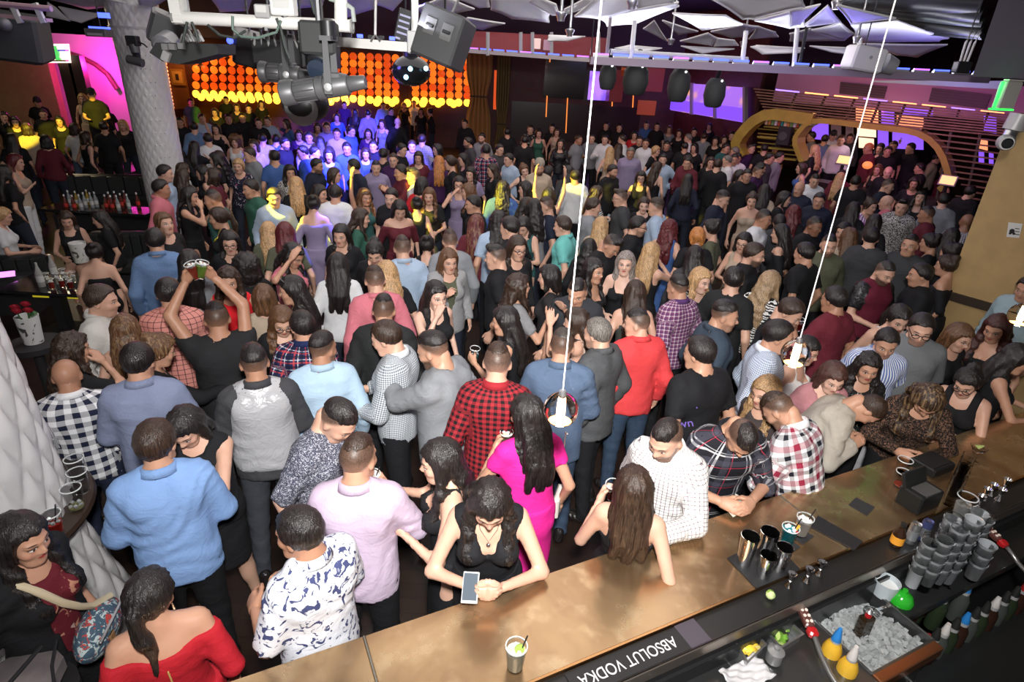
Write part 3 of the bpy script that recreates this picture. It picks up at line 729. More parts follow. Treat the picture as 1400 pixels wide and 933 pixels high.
# slats: canopy rows lean back from the arch top, wall rows run down the right-hand side
def slat(pts, tilt=0.): band3('slat', pts, .028, .03, slatm, bt)
for j in range(9):
    f = j / 8
    y = lambda x: (153 - 31 * f) + (x - 1035) * (.098 + .004 * f)
    slat([bq(x, y(x), -.05 - .5 * f) for x in (1046 - 16 * f, 1120, 1200, 1290, 1388)])
for j in range(17):
    yb = 182 + j * 8.2
    x0 = 1262 + 7.5 * j - .22 * j * j if j < 10 else 1300 - (j - 10) * 1.5
    slat([bq(x0 + 6, yb + (x0 - 1262) * .1, -.05), bq(1392 - j * 2.2, yb + 14, -.05)])
for k, x in enumerate((1075, 1115, 1155, 1190, 1225, 1262, 1300, 1340, 1375)):
    top = [bq(x + 14 - k * .4, 124 + (x - 1035) * .10, -.58), bq(x, 155 + (x - 1035) * .1, -.08)]
    if k >= 6: top.append(bq(x - 26, 300, -.09))
    P = [np.array(p) - b0 for p in top]; MB().tube(P, .03, 5).obj('rib', flat('rib_dark', (.03, .018, .012), .5), bt)
# glow behind the slats: orange strip lights and violet LED bars
for j in range(8):
    a, b = bq(1060 + 40 * j, 124 + 4.2 * j, -.72), bq(1092 + 40 * j, 127.5 + 4.2 * j, -.72)
    MB().prism([a - b0, b - b0, b - b0 + (0, 0, .038), a - b0 + (0, 0, .038)], -bn * .03).obj('strip_light', glow('strip_orange', (1., .30, .10), 2.6) if j % 3 else glow('strip_violet', (.25, .15, 1.), 2.4), bt)
for x0, x1, y0, y1, m in ((1205, 1222, 150, 178, 'v'), (1226, 1262, 158, 180, 'o'), (1232, 1275, 146, 156, 'v'), (1170, 1200, 146, 168, 'o'), (1338, 1345, 205, 222, 'v'), (1352, 1358, 208, 224, 'v'), (1338, 1350, 190, 203, 'o'), (1345, 1362, 158, 180, 'v')):
    a, b, c_, d_ = bq(x0, y1, -.9), bq(x1, y1 + 3, -.9), bq(x1, y0 + 3, -.9), bq(x0, y0, -.9)
    MB().prism([q - b0 for q in (a, b, c_, d_)], -bn * .04).obj('light_panel', glow('panel_violet', (.25, .10, .9), .8) if m == 'v' else glow('panel_orange', (1., .36, .16), .9), bt)
for x0, x1, y0, y1, m in ((1110, 1132, 166, 190, 'v'), (1172, 1197, 170, 186, 'w'), (1174, 1194, 188, 202, 'w'), (1200, 1214, 170, 200, 'v'), (1220, 1258, 170, 178, 'o'), (1220, 1262, 181, 203, 'v'), (1136, 1150, 168, 196, 'g'), (1156, 1166, 170, 194, 'g')):
    P = [bq(x, y, -3.2) - b0 for x, y in ((x0, y1), (x1, y1 + 2), (x1, y0 + 2), (x0, y0))]
    MB().prism(P, -bn * .05).obj('wall_screen', glow('panel_white', (1., .6, .42), 1.3) if m == 'w' else MAT['panel_violet'] if m == 'v' else MAT['panel_orange'] if m == 'o' else flat('panel_grey', (.3, .25, .27), .6), bt)
lamp('POINT', 'booth_lamp', tuple(bq(1200, 150, -.9)), 9, (1., .45, .2), shadow_soft_size=.1)
lamp('POINT', 'booth_lamp', tuple(bq(1120, 150, -.9)), 7, (1., .5, .2), shadow_soft_size=.1)
lamp('POINT', 'booth_lamp', tuple(bq(1180, 185, -1.2)), 7, (.9, .6, .7), shadow_soft_size=.2)
# bottle shelves between the gold end panel and the opening
for j, y in enumerate((172, 186, 200, 213)):
    a, b = bq(1032 + (3 if j else 12), y + 1, -.2), bq(1088 - (0 if j else -8), y + 6, -.2)
    band3('shelf_board', [a, b], .035, .22, gold, bt)
for j in range(7):
    a, b = bq(1036, 176 + j * 6.3, -.45), bq(1090, 181 + j * 6.3, -.45); band3('back_slat', [a, b], .03, .02, gold, bt)
bm_ = {}
cols = [(.5, .25, .05), (.6, .5, .3), (.03, .25, .22), (.35, .08, .03), (.55, .55, .5), (.15, .3, .1)]
def bottle_mesh(): return MB().lathe([(.0, 0), (.036, 0), (.038, .01), (.038, .17), (.03, .2), (.014, .23), (.013, .29), (.0, .29)], n=10, caps=False).mesh('bottle', 40)
BOT = bottle_mesh(); sm = tint('bottle_glass', .12, 0, .7)
for k in range(12):
    q = bq(1047 + k * 4.3, 171.5 + k * .42, -.09)
    o = link('spirit_bottle', BOT, None, sm, cols[(k * 5 + 1) % 6]); o.location = q + np.array([0, 0, .02]) - bn * 0.0; o.scale = (.9, .9, .8 + .25 * ((k * 7) % 5) / 5)
    tag(o, '%s bottle, %s in the row on the top shelf by the gold arch' % (('amber', 'clear', 'teal', 'brown', 'pale', 'green')[(k * 5 + 1) % 6], ('first', 'second', 'third', 'fourth', 'fifth', 'sixth', 'seventh', 'eighth', 'ninth', 'tenth', 'eleventh', 'last')[k]), 'bottle', 'bottles on the arch bar shelf')
sp_ = bq(1073, 186, -.06); t = thing('bar_monitor', 'small dark speaker standing on the gold bottle shelf', 'speaker', tuple(sp_)); MB().box((0, 0, .0), (.3, .2, .42), math.atan2(bd[1], bd[0]), bev=.02).obj('body', dark, t); MB().cyl(bn * .1, bn * .12, .1, n=12).obj('cone', flat('cone_grey', (.05, .05, .05), .5), t)
# till screens and a fruit bowl on the far bar
cm = flat('counter_dark', (.03, .02, .02), .3)
t = thing('far_counter', 'dark counter inside the gold arch of the slatted bar', 'counter', tuple(np.array([BA[0], BA[1], 0])))
a, b = bq(1094, 226, .18), bq(1286, 262, .18); a[2] = b[2] = 0
MB().prism([a - b0, b - b0, b - b0 - bn * .5, a - b0 - bn * .5], (0, 0, 1.12)).obj('body', cm, t)
for k, (x, y, lab) in enumerate(((1154, 219, 'lit till screen left of the cord on the far bar'), (1296, 247, 'lit till screen at the right end of the gold arch'))):
    q = bq(x, y, .3); t = thing('till_screen', lab, 'screen', tuple(q)); R = np.stack([bd, -bn, np.array([0, 0, 1.])], 1) @ rotx(-.5)
    MB().box((0, 0, 0), (.30, .03, .22), tilt=R, bev=.008).obj('case', flat('case_grey', (.2, .2, .2), .4), t); MB().box(R @ np.array([0, -.018, 0]), (.25, .008, .17), tilt=R).obj('display', glow('till_lit', (.9, .55, .2), .9), t); MB().box((0, .0, -.13), (.05, .05, .2)).obj('foot', dark, t)
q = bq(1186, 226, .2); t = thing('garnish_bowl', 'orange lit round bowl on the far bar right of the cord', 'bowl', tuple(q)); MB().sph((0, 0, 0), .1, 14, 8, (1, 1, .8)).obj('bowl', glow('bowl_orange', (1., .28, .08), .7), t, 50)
# ---------------------------------------------------------------- ceiling sculpture of dished white panels
white_p = flat('sculpture_white', (.85, .85, .88), .5); rimm = flat('panel_rim', (.62, .61, .62), .5)
PET = [
 [(568, 11), (609, -6), (648, 12), (612, 21), (577, 20)], [(622, -4), (668, -4), (669, 9), (655, 10)], [(668, -8), (722, -8), (752, 18), (751, 30), (700, 25), (672, 13)],
 [(728, -8), (760, 6), (766, 21), (755, 20), (724, 2)], [(770, 21), (772, 13), (808, -6), (812, 0), (790, 14)], [(786, 22), (812, -4), (866, -8), (870, 11), (838, 23), (820, 25)],
 [(820, 25), (868, 13), (928, 3), (928, 8), (868, 32), (830, 35)], [(866, -8), (929, -8), (920, 4), (872, 12)], [(920, 18), (992, 21), (1015, 33), (960, 41)], [(965, -6), (1040, -10), (1100, -8), (1100, 9), (1030, 26), (1016, 26)],
 [(906, 28), (954, 43), (928, 47)], [(880, 39), (894, 28), (912, 56)], [(930, 56), (968, 45), (980, 52), (974, 62)], [(980, 52), (1004, 55), (1010, 62), (976, 63)], [(931, 63), (1004, 67), (960, 73)],
 [(972, 43), (1017, 33), (1036, 36), (1020, 50), (1000, 51)], [(1036, 36), (1060, 44), (1064, 50), (1024, 53)], [(1032, 28), (1100, 10), (1100, 36), (1080, 38)], [(1026, 64), (1034, 62), (1100, 66), (1098, 72), (1042, 74)],
 [(1080, 14), (1121, 6), (1094, 32), (1080, 36)], [(1100, 34), (1132, 7), (1149, 30), (1103, 36)], [(1144, 7), (1224, 25), (1164, 32)], [(1164, 34), (1226, 28), (1297, 52), (1285, 56), (1180, 58), (1169, 48)], [(1180, 60), (1295, 61), (1254, 78), (1226, 75)],
 [(1110, 41), (1149, 31), (1167, 46), (1155, 55)], [(1080, 46), (1107, 39), (1154, 55), (1080, 56)], [(1107, 63), (1176, 66), (1164, 75), (1137, 71)],
 [(285, -6), (347, -6), (339, 14), (301, 16)], [(464, -8), (513, -8), (513, 11), (472, 24)], [(516, -6), (556, -6), (537, 14), (516, 6)], [(65, 3), (76, 10), (96, 29), (63, 22)], [(80, 9), (142, 20), (111, 31), (94, 27)], [(185, -8), (238, -8), (206, 12), (192, 9)],
 [(40, -8), (120, -8), (185, 6), (120, 12)], [(350, -10), (450, -10), (440, 8), (380, 14)], [(640, 24), (690, 32), (660, 40), (622, 34)], [(750, 48), (800, 50), (776, 56), (748, 56)], [(860, 62), (905, 66), (880, 72), (840, 66)]]
cs = thing('ceiling_sculpture', 'suspended ceiling sculpture of overlapping dished white panels', 'sculpture', (2.5, 7, 3.95))
c0 = np.array(cs.location)
def petal(pp):
    P = []; hz = lambda x: 80 + (x - 700) * .055
    cx, cy = np.mean(pp, axis=0); zc = 3.95
    def dep(x, y): return min(15., max(3.0, .65 * 819 * 1.05 / max(hz(x) - y, 20)))
    Dc = min(9.5, dep(cx, cy))
    for x, y in pp: P.append(aty(x, y, Dc + .22 * (min(14, dep(x, y)) - Dc)))
    P = np.array(P); n = len(P); c = P.mean(0)
    nrm = np.zeros(3)
    for i in range(n): nrm += np.cross(P[i] - c, P[(i + 1) % n] - c)
    nrm /= np.linalg.norm(nrm)
    if nrm[2] < 0: nrm = -nrm
    size = np.linalg.norm(P - c, axis=1).mean()
    ring = []
    for i in range(n):
        a, b = P[i], P[(i + 1) % n]
        for t in (0, .25, .5, .75):
            q = a * (1 - t) + b * t; k = 4 * t * (1 - t); ring.append(q + (c - q) * .06 * k + nrm * .03 * size * k * 0)
    ring = np.array(ring); m = len(ring); V = [c + nrm * .05 * size]
    for f in (.35, .7, 1.): V += [c + (q - c) * f + nrm * .05 * size * (1 - f * f) for q in ring]
    F = [(0, 1 + i, 1 + (i + 1) % m) for i in range(m)] + [(1 + k * m + i, 1 + (k + 1) * m + i, 1 + (k + 1) * m + (i + 1) % m, 1 + k * m + (i + 1) % m) for k in (0, 1) for i in range(m)]
    o = MB().add(np.array(V) - c0, F).obj('panel', white_p, cs, 60)
    md = o.modifiers.new('thick', 'SOLIDIFY'); md.thickness = .012
    r = .008 + .006 * size
    MB().tube([q - c0 for q in list(ring) + [ring[0]]], r, 6).obj('rim', rimm, o, 60)
for pp in PET: petal(pp)
steel = flat('steel', (.45, .45, .46), .3, .9); chrome = flat('chrome', (.75, .75, .76), .08, 1.); blackm = flat('black_metal', (.018, .018, .02), .42, .2); greym = flat('grey_metal', (.42, .42, .42), .45, .3); whitem = flat('white_metal', (.70, .69, .66), .45)
for x, y, d in ((767, 24, 6.), (779, 46, 7.2), (917, 58, 9.0), (1016, 61, 9.5), (1171, 55, 8.), (1143, 8, 6.5), (864, 8, 6.)):
    p = aty(x, y, d) - c0; MB().lathe([(.0, -.03), (.03, -.03), (.035, .0), (.05, .025), (.05, .04), (.014, .05), (.014, .5)], p, 14).obj('hub', steel, cs, 40)
lamp('POINT', 'violet_uplight', tuple(aty(1230, 70, 9.6) + np.array([0, -.9, -.35])), 10, (.25, .2, 1.), shadow_soft_size=.1)
lamp('POINT', 'violet_uplight', tuple(aty(1130, 40, 7.2) + np.array([0, -.3, -.2])), 7, (.25, .2, 1.), shadow_soft_size=.1)
lamp('POINT', 'violet_uplight', tuple(aty(470, 20, 5.5) + np.array([0, .2, -.25])), 7, (.2, .15, 1.), shadow_soft_size=.1)
lamp('POINT', 'violet_uplight', tuple(aty(120, 30, 6.2) + np.array([.1, -.3, -.1])), 4, (.2, .15, 1.), shadow_soft_size=.1)
lamp('POINT', 'violet_uplight', tuple(aty(1000, 0, 5.0) + np.array([0, -.2, -.3])), 9, (.55, .5, 1.), shadow_soft_size=.2)
# dark ducts and pipes under the ceiling at right
du = thing('ceiling_duct', 'dark ducts and pipes under the ceiling at the upper right', 'duct', tuple(aty(1270, 25, 8)))
d0 = np.array(du.location)
for k, (x0, y0, x1, y1, r) in enumerate(((1180, 2, 1345, 20, .1), (1190, 14, 1345, 32, .06), (1220, 28, 1345, 44, .07), (1250, 42, 1345, 50, .04), (1150, -4, 1345, 4, .13))):
    MB().cyl(aty(x0, y0, 9.2) - d0, aty(x1, y1, 8.2) - d0, r, n=10).obj('pipe', flat('duct_%d' % (k % 2), (.03, .035, .033) if k % 2 else (.014, .014, .015), .4, .3), du, 40)
lamp('AREA', 'panel_fill', (3.1, 8.45, 3.42), 55, (.85, .86, 1), target=(3.1, 7.6, 5), size=5.2, shape='RECTANGLE', size_y=.1)  # unseen uplights added to brighten the ceiling panels
lamp('AREA', 'panel_fill', (-.6, 4.3, 3.45), 12, (.85, .86, 1), target=(0, 4.2, 5), size=1., shape='RECTANGLE', size_y=.1)
# ---------------------------------------------------------------- lighting rails
LEDB = glow('led_blue', (.06, .10, 1.), 2.6); LEDV = glow('led_violet', (.45, .12, 1.), 1.8)
def rail(lab, x0, y0, d0_, x1, y1, d1_, hgt, col, leds, dep=.14):
    a, b = aty(x0, y0, d0_), aty(x1, y1, d1_); t = thing('lighting_rail', lab, 'rail', tuple(a)); e = b - a
    u = e / np.linalg.norm(e); nb = np.array([-u[1], u[0], 0])
    MB().prism([np.zeros(3), e, e + (0, 0, hgt), np.array([0, 0, hgt])], nb * dep).obj('beam', col, t)
    n = leds
    for i in range(n):
        f0, f1 = (i + .12) / n, (i + .88) / n
        ho = MB().prism([e * f0 + (0, 0, hgt), e * f1 + (0, 0, hgt), e * f1 + (0, 0, hgt + .022), e * f0 + (0, 0, hgt + .022)], nb * .05).obj('led_housing', greym, t)
        MB().prism([e * f0 + (0, 0, hgt + .022), e * f1 + (0, 0, hgt + .022), e * f1 + (0, 0, hgt + .04), e * f0 + (0, 0, hgt + .04)], nb * .03 + np.array([0, 0, 0])).obj('led_strip', LEDB if i % 4 else LEDV, ho)
    return t, a, b
mauve = flat('rail_mauve', (.30, .24, .32), .5)
t, ra_, rb_ = rail('long mauve lighting rail with blue LED strip over the dance floor', 807, 88, 8., 1352, 114, 8., .085, mauve, 20)
for x, y0, y1 in ((862, 36, 86), (1014, 50, 92), (1085, 36, 96), (1170, 60, 104)):
    MB().cyl(aty(x + 6, y0 - 8, 8.08) - ra_, aty(x, y1, 8.08) - ra_, .028, n=8).obj('hanger', whitem, t, 40)
MB().cyl(aty(835, 71, 8.1) - ra_, aty(1022, 82, 8.1) - ra_, .035, n=10).obj('top_pipe', greym, t, 40)
t2, a2, b2 = rail('grey lighting rail above the gold curtain', 637, 72, 12., 806, 85, 11., .05, flat('rail_grey', (.40, .34, .36), .5), 9, .1)
for x in (667, 712, 728, 754, 818): MB().cyl(aty(x, 44, 11.8) - a2, aty(x, 76, 11.8) - a2, .035, n=6).obj('hanger', greym, t2, 40)
f_ = [aty(600, 40, 14.2), aty(830, 52, 14.2), aty(830, 84, 14.2), aty(600, 70, 14.2)]
o = MB().prism([f_[0], f_[1], f_[2], f_[3]], (0, .2, 0)).obj('wall_fascia', flat('fascia_red', (.16, .022, .03), .6)); o['kind'] = 'structure'
lamp('AREA', 'fascia_wash', tuple(aty(720, 50, 12.6)), 14, (1, .35, .35), target=tuple(aty(720, 62, 14.2)), size=2.)
for k, (x, y) in enumerate(((734, 60), (748, 62))):
    o = MB().box(aty(x, y, 13.95), (.16, .06, .2), bev=.01).obj('wall_box', whitem if k == 0 else mauve); tag(o, ('pale square box on the red fascia', 'mauve square box on the red fascia')[k], 'box', 'boxes on the red fascia')
# short white rail with drop pipe and junction box
a3 = aty(440, 62, 4.2); t3 = thing('short_rail', 'short pale lighting rail held by a drop pipe and junction box', 'rail', tuple(a3))
e3 = aty(572, 72, 4.2) - a3
MB().prism([np.zeros(3), e3, e3 + (0, 0, .055), np.array([0, 0, .055])], (0, .1, 0)).obj('beam', whitem, t3)
for i in range(9): MB().box(e3 * (i + .5) / 9 + np.array([0, .03, .07]), (.03, .03, .02)).obj('led_lens', LEDB if i % 3 == 0 else blackm, t3)
MB().cyl(aty(567, 48, 4.25) - a3, aty(567, -30, 4.25) - a3, .022, n=12).obj('drop_pipe', whitem, t3, 40)
MB().box(aty(567, 58, 4.22) - a3, (.085, .085, .13), bev=.006).obj('junction_box', greym, t3)
MB().cyl(aty(513, 48, 4.25) - a3, aty(514, -30, 4.25) - a3, .008, n=6).obj('rod', whitem, t3)
MB().tube([aty(507, 57, 4.2) - a3, aty(513, 48, 4.2) - a3, aty(520, 57, 4.2) - a3], .008, 6).obj('yoke', steel, t3)
# white pipe frame at upper left
a4 = aty(240, 24, 3.2); t4 = thing('pipe_frame', 'white pipe frame that carries the stage lights', 'pipe', tuple(a4))
def w4(x, y, d=3.2): return aty(x, y, d) - a4
MB().cyl(w4(238, 24), w4(481, 36), .028, n=16).obj('cross_pipe', whitem, t4, 40)
for x, y in ((238, 24), (481, 36)):
    MB().lathe([(.016, -.004), (.031, -.004), (.031, .006), (.016, .006)], w4(x, y), 16, roty(math.pi / 2), caps=False).obj('pipe_mouth', flat('mouth', (.25, .25, .24), .5), t4, 40)
MB().box(w4(241, 5) , (.05, .05, .16)).obj('hanger_plate', whitem, t4); MB().box(w4(250, 11) + np.array([0, .02, 0]), (.035, .02, .11)).obj('hanger_plate', greym, t4)
MB().cyl(w4(466, 34), w4(466, -30), .03, n=12).obj('hanger_pipe', whitem, t4, 40)
MB().tube([w4(450, -2), w4(470, 4), w4(482, 12), w4(484, 30)], .011, 8).obj('cable', flat('cable_grey', (.3, .33, .31), .5), t4, 60)
for pts in ([(318, 22), (318, 40), (330, 50), (352, 52), (378, 44), (384, 28)], [(284, 34), (300, 48), (320, 52), (336, 42)], [(378, 25), (384, 40), (390, 66), (396, 80)], [(256, 30), (252, 46), (250, 58)], [(262, 30), (268, 44), (272, 58)], [(425, 0), (430, 18), (440, 26)]):
    MB().tube([w4(x, y, 3.16) for x, y in pts], .0065, 6).obj('cable', flat('cable_green', (.14, .20, .17), .5) if len(pts) > 5 else flat('cable_dark', (.05, .06, .055), .5), t4, 60)
for x, y, sx, sz, lab, m in ((388, 8, .11, .085, 'pale power box clamped on the white pipe frame', whitem), (361, 16, .07, .06, 'small grey power box beside the pale one', greym)):
    q = aty(x, y, 3.2); t = thing('power_box', lab, 'box', tuple(q)); MB().box((0, 0, 0), (sx, .07, sz), bev=.006).obj('case', m, t); MB().box((0, -.037, .01), (sx * .7, .004, sz * .5)).obj('plate', flat('plate', (.55, .55, .53), .5), t); MB().cyl((0, 0, -sz / 2), (0, 0, -sz / 2 - .05), .018, n=8).obj('clamp', blackm, t)
# ---------------------------------------------------------------- profile spotlights (barrel fixtures)
def profile_spot(lab, x0, y0, x1, y1, d, r, mat):
    a, b = aty(x0, y0, d), aty(x1, y1, d); t = thing('stage_light', lab, 'stage light', tuple((a + b) / 2), 0, 'barrel spotlights on the white pipe frame'); c = (a + b) / 2; a = a - c; b = b - c
    u = (b - a) / np.linalg.norm(b - a); L = np.linalg.norm(b - a)
    v = np.cross(u, [0, 0, 1.]); v /= np.linalg.norm(v); w_ = np.cross(v, u); R = np.stack([v, w_, u], 1)
    def seg(nm, f0, f1, r0, r1, m=mat, n=20): MB().lathe([(r0 * .9, 0), (r0, .006), (r1, (f1 - f0) * L - .006), (r1 * .9, (f1 - f0) * L)], a + u * f0 * L, n, R).obj(nm, m, t, 40)
    seg('lens_hood', 0, .16, r * 1.18, r * 1.12); seg('lens_tube', .16, .42, r * .92, r * .92); seg('collar', .42, .52, r * 1.1, r * 1.1); seg('body', .52, .80, r, r * .95); seg('lamp_cap', .80, 1., r * .72, r * .6)
    for k in range(10):
        an = 2 * math.pi * k / 10; off = (v * math.cos(an) + w_ * math.sin(an)) * r * 1.0
        MB().cyl(a + off + u * .17 * L, a + off + u * .41 * L, r * .06, n=5).obj('cooling_rib', mat, t)
    MB().box(a + u * .62 * L - w_ * 0 + np.array([0, 0, r * .95]), (L * .2, r * 1.3, r * .5), math.atan2(u[1], u[0]), bev=.004).obj('gate_box', mat, t)
    m = a + u * .6 * L
    for sg in (-1, 1): MB().prism([m + v * sg * r * 1.15 + np.array(q) for q in ((-.018, 0, -.03), (.018, 0, -.03), (.012, 0, .2), (-.012, 0, .2))], v * .006).obj('yoke_arm', mat, t)
    MB().box(m + np.array([0, 0, .2]), (.05, r * 2.4, .02)).obj('yoke_top', mat, t); MB().lathe([(.02, -.03), (.035, -.02), (.035, .05), (.015, .06)], m + np.array([0, 0, .22]), 10).obj('clamp', blackm, t, 40)
    MB().lathe([(r * .35, -.006), (r * .35, .012), (.004, .018)], m - v * r * 1.16 if v[1] > 0 else m + v * r * 1.16, 14, R @ roty(math.pi / 2 if v[1] < 0 else -math.pi / 2)).obj('tilt_knob', greym, t, 40)
fix = flat('fixture_grey', (.10, .10, .105), .45, .3)
profile_spot('front barrel spotlight aimed left below the white pipe frame', 386, 128, 500, 112, 3.0, .049, fix)
profile_spot('rear barrel spotlight partly hidden behind the front one', 356, 98, 424, 104, 3.5, .047, flat('fixture_dark', (.07, .07, .074), .45, .3))
# moving heads, dark covers, boxes
def box_thing(name, lab, cat, x, y, d, size, rz, tilt, mat, extra=None, group=None):
    q = aty(x, y, d); t = thing(name, lab, cat, tuple(q), 0, group); R = rotz(rz) @ rotx(tilt[0]) @ roty(tilt[1]); MB().box((0, 0, 0), size, tilt=R, bev=min(size) * .08).obj('case', mat, t)
    if extra: extra(t, R, size)
    return t
def mh(t, R, s):
    MB().sph((0, 0, -s[2] * .72), s[0] * .42, 16, 10).obj('head', blackm, t, 60); MB().lathe([(s[0] * .3, 0), (s[0] * .3, .03), (s[0] * .22, .035)], (0, -s[0] * .3, -s[2] * .9), 16, rotx(math.pi * .62)).obj('lens', flat('lens_dark', (.02, .03, .05), .08, spec=.9), t, 40)
    for sg in (-1, 1): MB().box((sg * s[0] * .46, 0, -s[2] * .55), (s[0] * .1, s[1] * .5, s[2] * .7), bev=.003).obj('yoke_arm', blackm, t)
    MB().cyl((0, 0, s[2] / 2), (0, 0, s[2] / 2 + .14), .012, n=6).obj('hook', steel, t)
cover = flat('cover_black', (.028, .03, .03), .75)
box_thing('moving_light', 'boxy black moving light hung from the white pipe beside the barrel spotlights', 'stage light', 437, 52, 3.1, (.16, .14, .14), .1, (0, 0), cover, mh)
q = aty(418, 146, 4.4); t = thing('moving_light', 'dark round light with pale grey disc hanging under the barrel spotlights', 'stage light', tuple(q)); MB().sph((0, 0, .02), .14, 18, 12, (1.15, 1, .9)).obj('shell', blackm, t, 60); MB().lathe([(.1, 0), (.115, .012), (.09, .03), (.0, .034)], (0, -.085, -.005), 18, rotx(math.pi * .55)).obj('disc', flat('disc_grey', (.25, .25, .25), .5), t, 40); MB().cyl((0, 0, .1), (0, 0, .5), .02, n=8).obj('stem', blackm, t)
q = aty(562, 97, 6.); t = thing('moving_light', 'glossy black globe light with bright glints below the short rail', 'stage light', tuple(q)); MB().sph((0, 0, 0), .155, 20, 14, (1.15, 1, .85)).obj('globe', flat('gloss_black', (.02, .022, .025), .12, .3), t, 60); MB().cyl((0, 0, .1), (0, 0, .35), .07, n=12).obj('mount', blackm, t, 40)
for dx, dz in ((.02, .02), (-.02, -.05), (.16, .03)): MB().sph((dx, -.15, dz), .022, 8, 6).obj('lens', flat('glint_cyan', (.3, .8, 1.), .1, emit=(.4, .8, 1), es=2.5), t)  # glowing beads put on the globe as its bright glints
def spk(t, R, s):
    for k in (-1, 1):
        ho = MB().box(R @ np.array([k * .055, -s[1] / 2 - .002, .03]), (.07, .012, .09), tilt=R).obj('handle_recess', flat('recess', (.10, .10, .10), .5), t); MB().box(R @ np.array([k * .055, -s[1] / 2 - .012, .03]), (.05, .02, .018), tilt=R, bev=.004).obj('handle_bar', blackm, ho)
    MB().tube([R @ np.array([.02, -.05, s[2] / 2]), R @ np.array([.03, -.03, s[2] / 2 + .12]), R @ np.array([.03, -.02, s[2] / 2 + .5])], .008, 6).obj('hanging_chain', steel, t)
q = aty(607, 53, 4.1); t = thing('loudspeaker', 'large black loudspeaker hung tilted near the white ceiling panel', 'speaker', tuple(q))
R = rotz(-.25) @ roty(.30) @ rotx(-.15); MB().box((0, 0, 0), (.27, .26, .29), tilt=R, bev=.012).obj('case', flat('speaker_black', (.045, .046, .048), .6), t); spk(t, R, (.27, .26, .29))
q = aty(553, 36, 4.5); t = thing('led_bank', 'small black LED bank beside the drop pipe', 'stage light', tuple(q)); R = roty(.25); MB().box((0, 0, 0), (.1, .08, .2), tilt=R, bev=.006).obj('case', blackm, t)
for i in range(5): MB().box(R @ np.array([-.0, -.042, -.08 + .035 * i]), (.07, .006, .012), tilt=R).obj('led_row', flat('led_dim', (.3, .3, .4), .3, emit=(.3, .3, .5), es=.4), t)
q = aty(253, 73, 3.6); t = thing('flat_fixture', 'wide flat black fixture hung in front of the quilted pillar', 'stage light', tuple(q))
pp = [(204, 72), (213, 58), (298, 60), (298, 74), (244, 88), (222, 84)]; MB().prism([aty(x, y, 3.6) - np.array(q) for x, y in pp], (0, .22, 0)).obj('case', cover, t)
for x, y in ((226, 62), (236, 62), (248, 61)): MB().box(aty(x, y + 2, 3.57) - np.array(q), (.032, .02, .03)).obj('vent_slot', flat('slot', (.2, .2, .2), .5), t)
MB().box(aty(227, 77, 3.57) - np.array(q), (.04, .03, .055), tilt=roty(.5), bev=.004).obj('clip', greym, t)
for i in range(6): MB().tube([aty(246 + i * 5, 58, 3.62) - np.array(q), aty(250 + i * 4, 48 - 3 * (i % 3), 3.55) - np.array(q), aty(258 + i * 4, 57, 3.55) - np.array(q)], .008, 6).obj('connector', greym, t, 40)
t = box_thing('dimmer_pack', 'black dimmer pack with cables behind the barrel spotlights', 'box', 384, 72, 3.7, (.28, .14, .13), 0, (0, 0), blackm)
for i in range(7): MB().tube([(-.11 + i * .035, -.05, .06), (-.1 + i * .035, -.09, .09 + .02 * (i % 3)), (-.12 + i * .04, -.06, .02)], .008, 6).obj('plug', greym, t, 40)
t = box_thing('stage_light', 'dark spotlight with blue lens behind the white pipe', 'stage light', 340, 66, 4.6, (.2, .2, .2), .4, (.3, .2), blackm)
MB().lathe([(.018, 0), (.02, .02), (.0, .025)], (-.06, -.13, .04), 14, rotx(math.pi / 2)).obj('lens', LEDB, t, 40)
t = box_thing('stage_light', 'cluster of dark spotlights at the top left of the quilted pillar', 'stage light', 231, 42, 4.2, (.22, .2, .18), .5, (.2, .4), flat('dim_grey', (.05, .05, .055), .5)); MB().lathe([(.06, 0), (.07, .1), (.05, .12)], (.05, -.1, -.05), 14, rotx(2.)).obj('lens', flat('dim_lens', (.2, .2, .22), .2), t, 40)
# row of dark covered lights under the long rail
for k, (x, y, w_, h_) in enumerate(((831, 105, .2, .3), (869, 109, .3, .36), (928, 117, .26, .38), (977, 127, .25, .34))):
    q = aty(x, y, 8.2); t = thing('covered_light', ('first', 'second', 'third', 'fourth')[k] + ' black covered light from the bright cord under the long rail', 'stage light', tuple(q), 0, 'covered lights under the long rail')
    MB().lathe([(w_ * .30, -h_ * .5), (w_ * .42, -h_ * .44), (w_ * .55, -h_ * .1), (w_ * .5, h_ * .3), (w_ * .3, h_ * .5)], n=12).obj('cover', cover, t, 50); MB().cyl((0, 0, h_ * .48), (0, -.08, h_ * .48 + .16), .03, n=8).obj('hook', blackm, t)
    MB().sph((w_ * .15, -w_ * .4, h_ * .42), .014, 6, 4).obj('lamp_dot', glow('dot_white', (1, 1, 1), 2.), t)
def wsp(t, R, s): MB().lathe([(.02, 0), (.02, .006)], R @ np.array([0, -s[1] / 2, .02]), 10, R @ rotx(math.pi / 2)).obj('badge', greym, t)
box_thing('loudspeaker', 'white box loudspeaker resting above the long rail', 'speaker', 1181, 81, 7.9, (.40, .25, .26), .1, (0, .1), whitem, wsp)
o = MB().cyl(aty(1208, 86, 7.9), aty(1222, 92, 7.9), .11, .09).obj('horn_speaker', greym, None, 40); tag(o, 'small pale horn beside the white loudspeaker', 'speaker')
t = box_thing('cable_drop', 'black plug cluster with looped white cables near the plum beam', 'cable', 1315, 92, 7.6, (.16, .1, .12), 0, (0, 0), blackm)
for i in range(3): MB().tube([(-.04 + .04 * i, 0, .05), (-.06 + .05 * i, -.02, .25), (-.02 + .05 * i, 0, .36)], .012, 6).obj('cable', whitem, t, 60)
